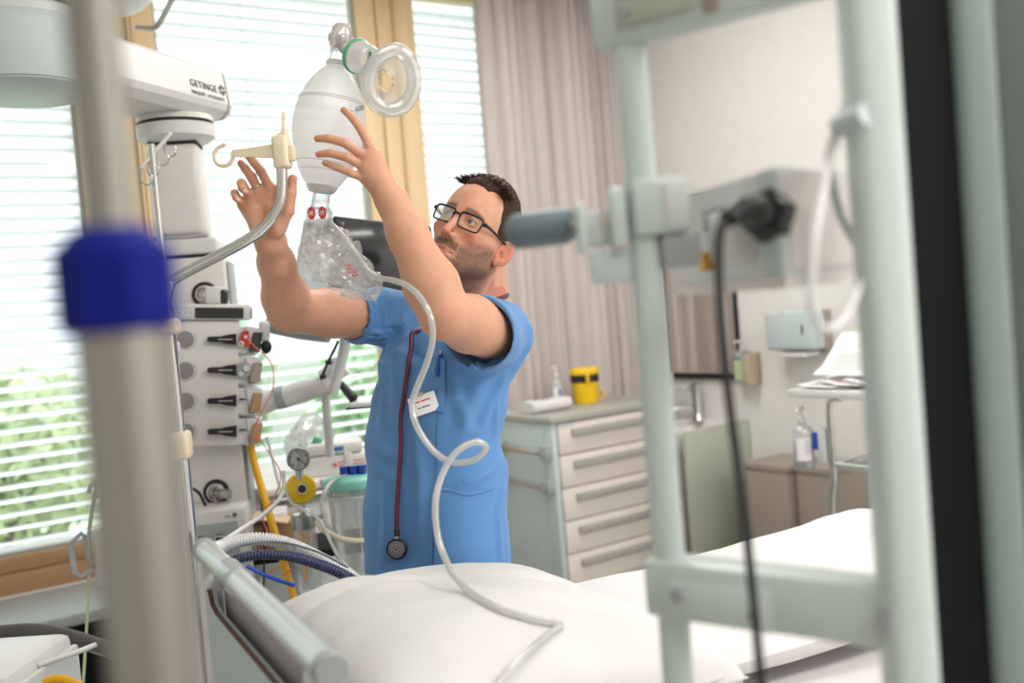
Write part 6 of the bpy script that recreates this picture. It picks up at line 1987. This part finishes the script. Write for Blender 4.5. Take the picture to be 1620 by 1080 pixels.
slL = ended(creased(slL, nL, 60, 0.0028), SL_L[1], nL)
slR = ended(creased(slR, nR, 75, 0.0020), SL_R[1], nR)
yk = [cap(NECK1 - V((0, 0, 0.035)), mid(NECK1, SHR, 0.9) + V((0, 0, 0.0)), 0.062, 0.060), cap(NECK1 - V((0, 0, 0.035)), mid(NECK1, SHL, 0.9), 0.062, 0.066),
      cap(NECK1 - V((0, 0, 0.07)), SPINE[1], 0.09, 0.10)]
upper = fuse([tor] + yk, 0.035)
tun = fuse([fuse([upper, slR], 0.022), slL], 0.022)
ndir = (NECK0 - NECK1).normalized()
band = cutaway(cap(NECK1 - ndir * 0.005, NECK1 + ndir * 0.012, 0.072, 0.069), [cap(NECK1 - ndir * 0.05, NECK0, 0.066, 0.066)], 0.002)
band = ended(band, NECK1 + ndir * 0.016, ndir)
tun = cutaway(tun, [cap(NECK1 - ndir * 0.03, NECK0, 0.065, 0.068),
                    cap(SL_L[1] + (SL_L[0] - SL_L[1]).normalized() * 0.035, SL_L[1] + nL * 0.05, 0.069, 0.074),
                    cap(SL_R[1] + (SL_R[0] - SL_R[1]).normalized() * 0.03, SL_R[1] + nR * 0.05, 0.051, 0.052)], 0.004)
tun = fuse([tun, band], 0.006)
tv, tq = polygonise(tun, 0.0028)

FOLDS = [([V((0.9864, 1.9868, 1.4246)), V((1.0001, 1.9388, 1.3717)), V((0.9884, 1.8949, 1.2987))], 0.006, 0.006), ([V((0.9906, 1.9844, 1.4326)), V((1.0180, 1.9038, 1.3963)), V((1.0342, 1.8302, 1.3492))], 0.006, 0.005),
         ([V((0.9826, 1.9886, 1.4081)), V((0.9708, 1.9564, 1.3262)), V((0.9554, 1.9501, 1.2316))], 0.007, 0.006), ([V((1.0330, 2.0210, 1.5324)), V((1.0094, 2.0101, 1.4767)), V((0.9936, 1.9942, 1.4282))], 0.005, 0.006),
         ([V((1.0410, 1.9543, 1.5146)), V((1.0149, 1.9438, 1.4327)), V((0.9985, 1.8779, 1.3387))], 0.007, 0.005), ([V((1.0481, 1.8743, 1.4561)), V((1.0177, 1.8669, 1.3774)), V((1.0008, 1.8503, 1.2989))], 0.006, 0.004),
         ([V((1.1537, 1.7483, 1.3212)), V((1.1196, 1.7569, 1.2742)), V((1.0614, 1.7812, 1.2142))], 0.007, 0.007), ([V((1.1615, 1.7436, 1.3338)), V((1.1458, 1.7632, 1.2705)), V((1.1450, 1.7852, 1.2152))], 0.006, 0.006),
         ([V((1.1052, 1.7696, 1.3343)), V((1.0729, 1.7766, 1.2794)), V((1.0411, 1.7823, 1.2039))], 0.008, 0.006), ([V((1.0633, 1.7990, 1.3598)), V((1.0588, 1.7868, 1.2941)), V((1.0724, 1.7743, 1.2264))], 0.007, 0.005),
         ([V((1.1514, 1.7922, 1.2001)), V((1.0817, 1.7660, 1.1830)), V((1.0143, 1.7989, 1.1735))], 0.006, 0.005), ([V((1.1517, 1.7910, 1.1782)), V((1.0973, 1.7659, 1.1498)), V((1.0432, 1.7774, 1.1311))], 0.006, 0.006),
         ([V((0.9501, 2.0019, 1.2289)), V((0.9523, 1.9264, 1.1980)), V((0.9751, 1.8622, 1.1862))], 0.007, 0.006), ([V((0.9463, 2.0024, 1.1872)), V((0.9414, 1.9316, 1.1527)), V((0.9528, 1.8748, 1.1362))], 0.006, 0.005),
         ([V((0.9845, 1.8455, 1.2210)), V((0.9746, 1.8350, 1.1167)), V((0.9583, 1.8396, 0.9856))], 0.008, 0.006), ([V((0.9390, 1.9319, 1.1256)), V((0.9340, 1.9194, 1.0459)), V((0.9243, 1.9340, 0.9632))], 0.007, 0.006),
         ([V((1.1518, 1.7873, 1.1045)), V((1.1261, 1.7775, 1.0420)), V((1.1252, 1.7728, 0.9339))], 0.006, 0.006),
         ([V((1.1936, 1.7627, 1.4278)), V((1.1898, 1.7506, 1.3738)), V((1.1605, 1.7437, 1.3232))], 0.006, 0.005), ([V((1.1862, 1.7952, 1.4975)), V((1.1938, 1.7639, 1.4549)), V((1.2023, 1.7555, 1.3997))], 0.006, 0.004),
         ([V((0.9662, 2.0536, 1.5242)), V((0.9826, 2.0289, 1.4936)), V((0.9919, 1.9957, 1.4354))], 0.005, 0.004)]


def crease(v, q):
    """press soft folds into the cloth along the given lines"""
    me_ = np_mesh('cloth_probe', v, q, (0, 0, 0))
    nn = np.empty(len(v) * 3, F4)
    me_.vertex_normals.foreach_get('vector', nn)
    bpy.data.meshes.remove(me_)
    nn = nn.reshape(-1, 3)
    v = np.array(v, F4)
    add = np.zeros(len(v), F4)
    for pts, w_, h_ in FOLDS:
        sp = np.array([list(p) for p in spline(pts, 8)], F4)
        best = np.full(len(v), 9.0, F4)
        par = np.zeros(len(v), F4)
        box = ((v > sp.min(0) - 0.05) & (v < sp.max(0) + 0.05)).all(1)
        ix = np.nonzero(box)[0]
        P = v[ix]
        bb_ = np.full(len(ix), 9.0, F4)
        tt = np.zeros(len(ix), F4)
        for k in range(len(sp) - 1):
            ab = sp[k + 1] - sp[k]
            t = np.clip(((P - sp[k]) @ ab) / (ab @ ab), 0, 1)
            dv_ = P - sp[k] - t[:, None] * ab
            nv = nn[ix]
            dv_ = dv_ - nv * (dv_ * nv).sum(1)[:, None]
            d = np.linalg.norm(dv_, axis=1)
            m = d < bb_
            bb_[m] = d[m]
            tt[m] = (k + t[m]) / (len(sp) - 1)
        amp = np.sin(PI * np.clip(tt * 0.85 + 0.12, 0, 1)) ** 0.7
        w2 = w_ * 1.7
        add[ix] += h_ * 1.15 * amp * (np.exp(-(bb_ / w2) ** 2) - 0.25 * np.exp(-((bb_ - 1.9 * w2) / (0.9 * w2)) ** 2))
    return v + nn * add[:, None]


tv = crease(tv, tq)
tunic = np_part(man, 'tunic', tv, tq, 'scrub_blue')
from mathutils.bvhtree import BVHTree
TB = BVHTree.FromPolygons([V(p) for p in tv.tolist()], tq.tolist())


def snap(p, off=0.0):
    r_ = TB.find_nearest(V(p))
    n = r_[1]
    if n.dot(r_[0] - V((MANLOC.x, MANLOC.y, r_[0].z))) < 0:
        n = -n
    return r_[0] + n * off


def patch(corners, nu, nv, off, th):
    """a cloth piece laid on the tunic between four corner points (top left, top right, bottom right, bottom left)"""
    a, b, c, d = corners
    rows = []
    for j in range(nv + 1):
        rows.append([snap(mid(mid(a, b, i / nu), mid(d, c, i / nu), j / nv), off) for i in range(nu + 1)])
    mb = MB()
    mb.loft(rows, closed=False)
    back = [[p + (V((MANLOC.x, MANLOC.y, p.z)) - p).normalized() * th for p in r] for r in rows]
    mb.loft(back, closed=False)
    for s_, t_ in ((rows[0], back[0]), (rows[-1], back[-1]), ([r[0] for r in rows], [r[0] for r in back]), ([r[-1] for r in rows], [r[-1] for r in back])):
        mb.loft([s_, t_], closed=False)
    return mb


pk1 = [V((1.0141, 1.8907, 1.3967)), V((1.0509, 1.8100, 1.3877)), V((1.0264, 1.7936, 1.2821)), V((0.9816, 1.8606, 1.2929))]
part(tunic, 'chest_pocket', patch(pk1, 14, 16, 0.0055, 0.008), 'scrub_blue', sharp=60)
pk2 = [V((0.9993, 1.8029, 1.1213)), V((1.1049, 1.7638, 1.1125)), V((1.0954, 1.7640, 0.9353)), V((0.9828, 1.8083, 0.9524))]
part(tunic, 'lower_pocket', patch(pk2, 18, 20, 0.0075, 0.010), 'scrub_blue', sharp=60)
for nm, pts in (('seam', [V((1.0388, 1.8160, 1.3689)), V((1.0191, 1.8065, 1.2718)), V((1.0028, 1.8064, 1.1681)), V((0.9901, 1.8099, 1.0637)), V((0.9779, 1.8134, 0.9659))]),
                ('pocket_edge', [pk1[0], mid(pk1[0], pk1[1], 0.5), pk1[1]]), ('pocket_edge', [pk2[0], mid(pk2[0], pk2[1], 0.5) + V((0, 0, -0.008)), pk2[1]])):
    pp_ = spline(pts, 12)
    part(tunic, nm, MB().tube([snap(p, 0.0078 if 'pocket' in nm else 0.0004) for p in pp_], 0.0013, 6), 'scrub_dark', sharp=80)
part(tunic, 'sleeve_tag', patch([V((1.1126, 1.7362, 1.4974)), V((1.1300, 1.7119, 1.4860)), V((1.1244, 1.7150, 1.4721)), V((1.1141, 1.7222, 1.4784))], 8, 4, 0.0045, 0.006), 'paper', sharp=60)

# trousers and shoes, hidden behind the bed but there
lg = MB()
for s in (1, -1):
    hip = MANLOC + TX_ * 0.085 * s + V((0, 0, 0.93))
    ft = MANLOC + TX_ * 0.115 * s + V((0, 0, 0.04))
    rings = []
    for k in range(15):
        t_ = k / 14
        c = mid(hip, ft, t_) + TZ_ * (0.02 * math.sin(PI * t_))
        r_ = 0.095 - 0.035 * min(1, t_ * 1.3) + 0.003 * math.sin(t_ * 30)
        rings.append([c + TX_ * r_ * 0.9 * math.cos(a) + TZ_ * r_ * math.sin(a) for a in [2 * PI * j / 24 for j in range(24)]])
    part(man, 'trouser_leg', MB().loft(rings), 'scrub_blue', sharp=60)
    sh = []
    for k in range(9):
        t_ = k / 8
        c = MANLOC + TX_ * 0.115 * s + TZ_ * (-0.08 + 0.27 * t_)
        w_, hh = 0.045 * (0.75 + 0.35 * math.sin(PI * (0.15 + 0.75 * t_))), 0.075 * (1 - 0.5 * t_)
        sh.append([c + TX_ * w_ * math.cos(a) + V((0, 0, 0.001 + max(0, hh * (0.5 + 0.5 * math.sin(a))))) for a in [2 * PI * j / 16 for j in range(16)]])
    part(man, 'shoe', MB().loft(sh), 'white_plastic', sharp=60)

# ---------------------------------------------------------------- glasses
gl = thing('eyeglasses', 'black rectangular full rim eyeglasses on the man\'s face', 'glasses', hl(0, 0, 0.02))
gfm = []
for s in (1, -1):
    out = []
    for k in range(40):
        a = 2 * PI * k / 40
        x = 0.0262 * math.copysign(abs(math.cos(a)) ** 0.38, math.cos(a))
        y = 0.0170 * math.copysign(abs(math.sin(a)) ** 0.38, math.sin(a))
        x *= 1 + 0.05 * (y / 0.0175)
        out.append(hl(s * 0.0345 + x, -0.004 + y, 0.0165 - 0.5 * abs(s * 0.0345 + x) ** 2 * 5.0))
    gfm.append(out)
    part(gl, 'rim', MB().tube(out + [out[0], out[1]], [0.0017] * 42, 8, cap=False), 'black_plastic')
    part(gl, 'brow_bar', MB().tube(out[3:18], 0.0023, 8), 'black_plastic')
    c = sum(out, V((0, 0, 0))) / 40
    part(gl, 'lens', MB().add([c] + out, [(0, i + 1, (i + 1) % 40 + 1) for i in range(40)]), 'lens_glass')
    tp_ = [hl(s * 0.0625, 0.004, 0.0065), hl(s * 0.0700, 0.004, -0.004), hl(s * 0.0765, 0.001, -0.050), hl(s * 0.0800, -0.003, -0.092), hl(s * 0.0800, -0.010, -0.112), hl(s * 0.078, -0.026, -0.122)]
    part(gl, 'temple', MB().tube(spline(tp_, 6), 0.0030, 8), 'black_plastic')
    part(gl, 'hinge', MB().box(hl(s * 0.0655, 0.004, 0.003), (0.008, 0.008, 0.006), 0.001, 1, Matrix(HAX).transposed()), 'black_plastic')
    part(gl, 'nose_pad', MB().sphere(hl(s * 0.0095, -0.008, 0.0115), (0.0015, 0.0045, 0.003), 10, Matrix(HAX).transposed()), 'clear_plastic')
part(gl, 'bridge', MB().tube(spline([hl(-0.0105, 0.002, 0.0165), hl(-0.005, 0.0055, 0.0185), hl(0.005, 0.0055, 0.0185), hl(0.0105, 0.002, 0.0165)], 5), 0.0021, 8), 'black_plastic')

# ---------------------------------------------------------------- stethoscope, badge, pen
mat('maroon_tube', '5a2338', 0.35, spec=0.5)
st = thing('stethoscope', 'maroon tubed stethoscope hanging down the front of the blue tunic', 'stethoscope', V((0.9183, 1.8318, 1.0139)))
pts = [V((0.9489, 1.8878, 1.0257)), V((0.9545, 1.8870, 1.0872)), V((0.9637, 1.8810, 1.1675)), V((0.9749, 1.8761, 1.2472)), V((0.9880, 1.8748, 1.3265)), V((1.0123, 1.8906, 1.3941)), V((1.0412, 1.9121, 1.4437)), V((1.0592, 1.8923, 1.4831))]
pt = [snap(p, 0.014 if i < 6 else 0.012) for i, p in enumerate(spline(pts, 6))]
pt = spline(pt[::4], 6) + [snap(V((1.1053, 1.8987, 1.5105)), 0.012), NECK1 + V((-0.055, -0.06, 0.012)), NECK1 + V((0.0, -0.075, 0.02)), NECK1 + V((0.06, -0.045, 0.03)), NECK1 + V((0.075, 0.01, 0.032)), NECK1 + V((0.03, 0.07, 0.02)), NECK1 + V((-0.04, 0.075, 0.0))]
pt2 = spline(pt[:-7:3] + pt[-6:], 5)
part(st, 'tube', MB().tube(pt2, 0.0052, 10), 'maroon_tube', sharp=80)
cpc = snap(V((0.9465, 1.8881, 0.9990)), 0.014)
cn = (V((0.1, 0, 1.4)) - cpc)
cn.z *= 0.3
cn = (cn.normalized() + V((-0.3, 0.1, 0))).normalized()
part(st, 'chest_piece', MB().lathe(cpc - cn * 0.008, cn, [(0.0, 0.0), (0.014, 0.0), (0.0215, 0.005), (0.0225, 0.010), (0.0225, 0.014), (0.0205, 0.016), (0.0195, 0.0145), (0.0, 0.0145)], 36), 'black_plastic')
part(st, 'diaphragm', MB().lathe(cpc + cn * 0.0066, cn, [(0.0, 0.0), (0.0185, 0.0), (0.0175, 0.0015), (0.0, 0.002)], 36), 'steel')
gx_ = V((0, 0, 1)).cross(cn).normalized()
gy_ = cn.cross(gx_)
dm = MB()
dm.torus(cpc + cn * 0.0088, cn, 0.0135, 0.0006, 32, 5)
dm.torus(cpc + cn * 0.0088, cn, 0.0085, 0.0005, 28, 5)
dm.tube([cpc + cn * 0.009 - gx_ * 0.006 + gy_ * 0.004, cpc + cn * 0.009, cpc + cn * 0.009 + gx_ * 0.006 - gy_ * 0.003], 0.0007, 5)
dm.tube([cpc + cn * 0.009 - gx_ * 0.002 - gy_ * 0.005, cpc + cn * 0.009 + gy_ * 0.001, cpc + cn * 0.009 + gx_ * 0.004 + gy_ * 0.005], 0.0007, 5)
part(st, 'diaphragm_print', dm, 'ink_dark')
part(st, 'stem', MB().cyl(cpc + V((0, 0, 0.018)), pt2[0], 0.0042, 0.0046, 12), 'steel')
part(st, 'strain_sleeve', MB().tube(pt2[:5], [0.0066, 0.0064, 0.0062, 0.006, 0.0054], 12), 'black_rubber')

nb = thing('name_badge', 'tilted white name badge with small print on the chest pocket', 'badge', V((0.9876, 1.7990, 1.3013)))
bc_ = snap(V((1.0042, 1.8238, 1.2982)), 0.018)
bz = (V((0.15, 0.0, 1.45)) - bc_).normalized()
bz.z *= 0.2
bz.normalize()
bx_ = V((0, 0, 1)).cross(bz).normalized()
bx_ = (bx_ + V((0, 0, 0.24))).normalized()
by_ = bz.cross(bx_)
BD = Matrix((bx_, by_, bz)).transposed().to_4x4()
BD.translation = bc_
part(nb, 'card', MB(BD).box((0, 0, 0), (0.058, 0.041, 0.002), 0.0008), 'paper')
for nm, x_, y_, w_, h_, m_ in (('red_line', -0.021, 0.006, 0.016, 0.003, 'ink_red'), ('red_line', -0.003, 0.006, 0.020, 0.003, 'ink_red'), ('grey_line', -0.014, -0.007, 0.006, 0.0028, 'ink_grey'), ('grey_line', -0.006, -0.007, 0.018, 0.0028, 'ink_grey')):
    part(nb, nm, MB(BD).bounds(x_, x_ + w_, y_, y_ + h_, 0.001, 0.0013), m_)
part(nb, 'clip', MB(BD).box((0.0, 0.022, 0.0), (0.012, 0.008, 0.004), 0.001), 'steel')

pen = thing('pen', 'blue and silver ballpoint pen clipped in the chest pocket', 'pen', V((1.0115, 1.7875, 1.3970)))
p0, p1 = snap(V((1.0580, 1.8316, 1.4098)), 0.008), snap(V((1.0351, 1.8202, 1.3546)), 0.008)
pd_ = (p0 - p1).normalized()
part(pen, 'barrel', MB().cyl(p1, p1 + pd_ * 0.047, 0.0042, n=14), 'blue_plastic')
part(pen, 'push_button', MB().cyl(p1 + pd_ * 0.047, p1 + pd_ * 0.057, 0.003, n=12), 'chrome')
part(pen, 'clip', MB().tube([snap(V((1.0481, 1.8294, 1.4014)), 0.014), snap(V((1.0380, 1.8291, 1.3783)), 0.012), snap(V((1.0294, 1.8279, 1.3604)), 0.008)], 0.0009, 6), 'chrome')
ns = thing('neck_cord', 'thin cream cord showing at the back of the tunic collar', 'cord', NECK1)
part(ns, 'cord_loop', MB().torus(NECK1 + ndir * 0.014, ndir, 0.0685, 0.0016, 40, 6), 'cream_plastic')

# ================================================================= breathing bag held up by the man
rs_ = thing('breathing_bag', 'milky hand breathing bag with a clear face mask and a crumpled reservoir bag', 'breathing bag', V((0.8286, 1.8192, 1.8718)))
b0, b1 = V((0.8117, 1.8249, 1.7537)), V((0.8585, 1.8051, 1.9973))
bax = (b1 - b0)
BL = bax.length
bax.normalize()
prof = [(0.0, 0.0), (0.026, 0.0), (0.034, 0.006), (0.041, 0.016), (0.0475, 0.028), (0.056, 0.048), (0.0635, 0.070), (0.0685, 0.092), (0.0710, 0.112), (0.0708, 0.132), (0.068, 0.152), (0.0625, 0.172), (0.0545, 0.192), (0.044, 0.210), (0.032, 0.225), (0.022, 0.235), (0.0175, 0.241), (0.0165, BL), (0.0, BL)]
bagm = []
for (r0, h0), (r1, h1) in zip(prof, prof[1:]):
    for k in range(3):
        t = k / 3
        bagm.append((r0 + (r1 - r0) * t, h0 + (h1 - h0) * t))
bagm.append(prof[-1])
clear_mat('bag_silicone', 'ffffff', 0.74, 0.35, 0.15, 0.75, 0.25)
bg_ = part(rs_, 'bag', MB().lathe(b0, bax, bagm, 56), 'bag_silicone', sharp=70)
rad = lambda h: np.interp(h, [p[1] for p in prof[1:-1]], [p[0] for p in prof[1:-1]])
for h in (0.030, 0.046, 0.166, 0.170):
    part(bg_, 'bag_ridge', MB().torus(b0 + bax * h, bax, float(rad(h)) + 0.0002, 0.0011, 56, 6), 'silicone')
part(bg_, 'bag_neck_ring', MB().lathe(b1 - bax * 0.010, bax, [(0.019, 0), (0.0205, 0.002), (0.0205, 0.008), (0.018, 0.010)], 32), 'silicone')
# patient valve on top
part(rs_, 'valve_neck', MB().lathe(b1, bax, [(0.0, 0), (0.016, 0), (0.0165, 0.008), (0.015, 0.012), (0.0155, 0.022), (0.0, 0.022)], 28), 'clear_plastic')
vc = V((0.8698, 1.7996, 2.0423))
mat('valve_pink', 'efe2df', 0.3, trans=0.0)
clear_mat('valve_clear', 'f0dfdb', 0.6, 0.12, 0.4, 0.5)
part(rs_, 'valve_dome', MB().lathe(vc - bax * 0.022, bax, [(0.0, 0.0), (0.0185, 0.0), (0.021, 0.004), (0.0235, 0.012), (0.0235, 0.026), (0.0205, 0.032), (0.0195, 0.040), (0.014, 0.048), (0.0, 0.051)], 32), 'valve_clear')
rb = MB()
for k in range(16):
    a = 2 * PI * k / 16
    xx = bax.orthogonal().normalized()
    yy = bax.cross(xx)
    d = xx * math.cos(a) + yy * math.sin(a)
    rb.cyl(vc - bax * 0.010 + d * 0.0238, vc + bax * 0.004 + d * 0.0238, 0.0012, n=6)
part(rs_, 'valve_ribs', rb, 'valve_clear')
part(rs_, 'valve_membrane', MB().lathe(vc - bax * 0.020, bax, [(0.0, 0), (0.012, 0), (0.013, 0.003), (0.008, 0.006), (0.0, 0.007)], 20), 'orange_cable')
# elbow to the mask
e0_, e1_ = V((0.8712, 1.7918, 2.0232)), V((0.8842, 1.7637, 1.9999))
mk_ax = V((0.2483, -0.8535, -0.4551)).normalized()
part(rs_, 'elbow', MB().tube(spline([vc, e0_, e1_], 6), [0.014] * 7 + [0.013] * 6, 18), 'light_blue_grey')
gr = V((0.8811, 1.7658, 2.0002))
part(rs_, 'green_ring', MB().lathe(gr, mk_ax, [(0.0305, 0), (0.0335, 0), (0.0345, 0.002), (0.0345, 0.006), (0.033, 0.008), (0.0305, 0.008), (0.0305, 0)], 36, cap=False), 'green_plastic')
part(rs_, 'mask_port', MB().lathe(gr + mk_ax * 0.006, mk_ax, [(0.014, -0.004), (0.0300, -0.003), (0.0315, 0), (0.0315, 0.012), (0.030, 0.014), (0.030, 0.032), (0.026, 0.038), (0.020, 0.038)], 36, cap=False), 'silicone')
# mask: dome and soft oval cushion
mc = V((0.9191, 1.7011, 1.9399))
mz = V((-0.2241, -0.9446, -0.1925)).normalized()
my = V((0.2360, -0.2349, 0.9296))
my = (my - mz * my.dot(mz)).normalized()
mx_ = my.cross(mz)


def oval(wx, wy, z, n=48, pear=0.10):
    out = []
    for k in range(n):
        a = 2 * PI * k / n
        s = math.sin(a)
        out.append(mc + mx_ * wx * math.cos(a) * (1 - pear * s) + my * wy * s + mz * z)
    return out


dome = part(rs_, 'mask_dome', MB().loft([oval(0.048, 0.060, -0.006), oval(0.049, 0.061, -0.014), oval(0.044, 0.055, -0.026), oval(0.034, 0.040, -0.038), oval(0.024, 0.026, -0.046), oval(0.020, 0.020, -0.052)], cap=False), 'mask_clear', sharp=80)
cu_ = MB()
rings = []
for k in range(14):
    a = 2 * PI * k / 14
    rings.append(oval(0.0445 + 0.0150 * math.cos(a), 0.0555 + 0.0150 * math.cos(a), 0.0125 * math.sin(a) + 0.004))
rings.append(rings[0])
part(dome, 'mask_cushion', MB().loft(rings, cap=False), 'mask_clear', sharp=80)
part(dome, 'mask_rim', MB().tube(oval(0.050, 0.062, -0.008) + oval(0.050, 0.062, -0.008)[:2], 0.0022, 8, cap=False), 'silicone')
part(dome, 'inner_port', MB().loft([[mc + mz * zz + mx_ * r_ * math.cos(2 * PI * k / 28) + my * r_ * math.sin(2 * PI * k / 28) for k in range(28)] for zz, r_ in ((-0.05, 0.0165), (-0.035, 0.0165), (-0.035, 0.0145), (-0.05, 0.0145))], cap=False), 'clear_plastic')
part(dome, 'filling_nozzle', MB().tube([V((0.8685, 1.7329, 1.8927)), V((0.8537, 1.7306, 1.8880))], [0.005, 0.0035], 12), 'mid_grey')
part(dome, 'nozzle_tip', MB().tube([V((0.8522, 1.7304, 1.8879)), V((0.8443, 1.7308, 1.8853))], [0.003, 0.002], 10), 'white_plastic')
# intake valve below the bag
part(rs_, 'bag_skirt', MB().lathe(b0 - bax * 0.010, bax, [(0.024, 0.0), (0.029, 0.006), (0.031, 0.012)], 32), 'silicone')
part(rs_, 'intake_neck', MB().lathe(V((0.8048, 1.8275, 1.7120)), bax, [(0.0, 0), (0.019, 0), (0.020, 0.004), (0.0175, 0.008), (0.0175, 0.030), (0.022, 0.038), (0.0, 0.038)], 28), 'clear_plastic')
vh = V((0.7987, 1.8300, 1.6789))
part(rs_, 'valve_housing', MB().lathe(vh, bax, [(0.0, 0), (0.0245, 0), (0.0255, 0.004), (0.0255, 0.030), (0.022, 0.034), (0.0, 0.034)], 32), 'clear_plastic')
vx = V((0.8289, -0.5607, -0.0321))
for px_s in (-1, 1):
    c = vh + bax * 0.022 + vx * 0.0105 * px_s + V((-0.0131, -0.0195, 0.0009))
    ds = MB().lathe(c, V((-0.4763, -0.8844, 0.0319)), [(0.0122, 0), (0.0122, 0.0025), (0.0, 0.0027)], 20, 0.62, vx)
    vo = part(rs_, 'red_flap', ds, 'red_plastic')
    lt = MB()
    for a in (0.3, 1.35, 2.4):
        d = vx * math.cos(a) + bax * math.sin(a)
        lt.tube([c - d * 0.0068 + V((-0.0017, -0.0025, 0.0001)), c + d * 0.0068 + V((-0.0017, -0.0025, 0.0001))], 0.0009, 5)
    part(vo, 'flap_grid', lt, 'white_plastic')
# crumpled reservoir
ax_pts = spline([V((0.7987, 1.8300, 1.6789)), V((0.7972, 1.8241, 1.6623)), V((0.8009, 1.8082, 1.6334)), V((0.8118, 1.7936, 1.6071)), V((0.8299, 1.7741, 1.5827)), V((0.8517, 1.7520, 1.5555)), V((0.8701, 1.7327, 1.5362))], 6)
ws = np.interp(np.linspace(0, 1, len(ax_pts)), [0, 0.10, 0.2, 0.35, 0.5, 0.66, 0.82, 0.93, 1.0], [0.021, 0.024, 0.036, 0.047, 0.050, 0.045, 0.033, 0.022, 0.010])
rings = []
for i, p in enumerate(ax_pts):
    t = (ax_pts[min(i + 1, len(ax_pts) - 1)] - ax_pts[max(i - 1, 0)]).normalized()
    nz_ = V((-0.5587, -0.8284, 0.0401))
    nz_ = (nz_ - t * nz_.dot(t)).normalized()
    sd_ = t.cross(nz_)
    f_ = 1.0 if i < 4 else 0.55
    row = []
    for k in range(40):
        a = 2 * PI * k / 40
        b = p + sd_ * math.cos(a) * float(ws[i]) + nz_ * math.sin(a) * float(ws[i]) * f_
        w_ = abs(noise.noise(V((math.cos(a) * 2.2, math.sin(a) * 2.2, i * 0.16)))) * 1.8 + abs(noise.noise(b * 60 + V((3, 1, 2)))) * 0.6 - 0.5
        row.append(b + (b - p).normalized() * w_ * 0.016 * min(1, i / 8))
    rings.append(row)
res = part(rs_, 'reservoir_bag', MB().loft(rings), 'clear_film', sharp=32)
rings2 = [[p.lerp(c, 0.25) + V((0, 0, 0.004 * math.sin(k * 1.3))) for k, p in enumerate(r)] for r, c in zip(rings[6:-5], ax_pts[6:-5])]
part(res, 'inner_fold', MB().loft(rings2), 'clear_film', sharp=30)
pr = MB()
for k, (qx, qz) in enumerate(((0, 0), (6, -2), (3, -8), (10, -9), (8, -15), (15, -14), (14, -21), (20, -19))):
    pr.box(V((0.8113, 1.7426, 1.5958)) + V((0.0008, -0.0006, -0.0001)) * qx + V((0.0001, -0.0000, 0.0010)) * qz, (0.0045, 0.001, 0.0035), 0, 1, Matrix.Rotation(0.6 * k, 3, 'Y'))
part(res, 'red_print', pr, 'ink_red')
part(rs_, 'reservoir_collar', MB().lathe(vh - bax * 0.006, bax, [(0.023, 0), (0.025, 0.001), (0.025, 0.007), (0.023, 0.008)], 32), 'clear_plastic')

ox = [V((0.8145, 1.8074, 1.6823)), V((0.8144, 1.7702, 1.6611)), V((0.8218, 1.7459, 1.6342)), V((0.8318, 1.7321, 1.6133)), V((0.8411, 1.7184, 1.5854)), V((0.8518, 1.6982, 1.5666)), V((0.8553, 1.6471, 1.5572)), V((0.8546, 1.5865, 1.5431)), V((0.8542, 1.5371, 1.5146)), V((0.8567, 1.5157, 1.4803)), V((0.8575, 1.5193, 1.4416)), V((0.8555, 1.5429, 1.4028)), V((0.8486, 1.5698, 1.3636)), V((0.8418, 1.5848, 1.3297)), V((0.8410, 1.5714, 1.2905)), V((0.8509, 1.5386, 1.2494)), V((0.8666, 1.5028, 1.2286)), V((0.8886, 1.4641, 1.2330)), V((0.9023, 1.4438, 1.2534)), V((0.8828, 1.4455, 1.2660)), V((0.8495, 1.4552, 1.2529)), V((0.8217, 1.4602, 1.2191)), V((0.7981, 1.4499, 1.1762)), V((0.7916, 1.4396, 1.1204)), V((0.7838, 1.3944, 1.0771)), V((0.7830, 1.3640, 1.0613)), V((0.7795, 1.3273, 1.0521)), V((0.7767, 1.2868, 1.0491)), V((0.7830, 1.2533, 1.0430)), V((0.7949, 1.2293, 1.0375)), V((0.8064, 1.2056, 1.0323)), V((0.8213, 1.1869, 1.0280)), V((0.8295, 1.1764, 1.0264)), V((0.8287, 1.1648, 1.0245)), V((0.7949, 1.1466, 1.0254)), V((0.7373, 1.1118, 1.0249)), V((0.6905, 1.0899, 1.0176)), V((0.6563, 1.0667, 1.0087)), V((0.6130, 1.0231, 1.0023))]
n_ox = len(ox)
o_ = solo('oxygen_tube', MB().tube(spline(ox, 7), [0.0052 if i < 6 * 7 else 0.0058 for i in range((n_ox - 1) * 7 + 1)], 12), 'tube_clear', 'clear oxygen tube looping down from the reservoir bag over the pillow', 'tube', V((0.8509, 1.5386, 1.2494)), sharp=80)
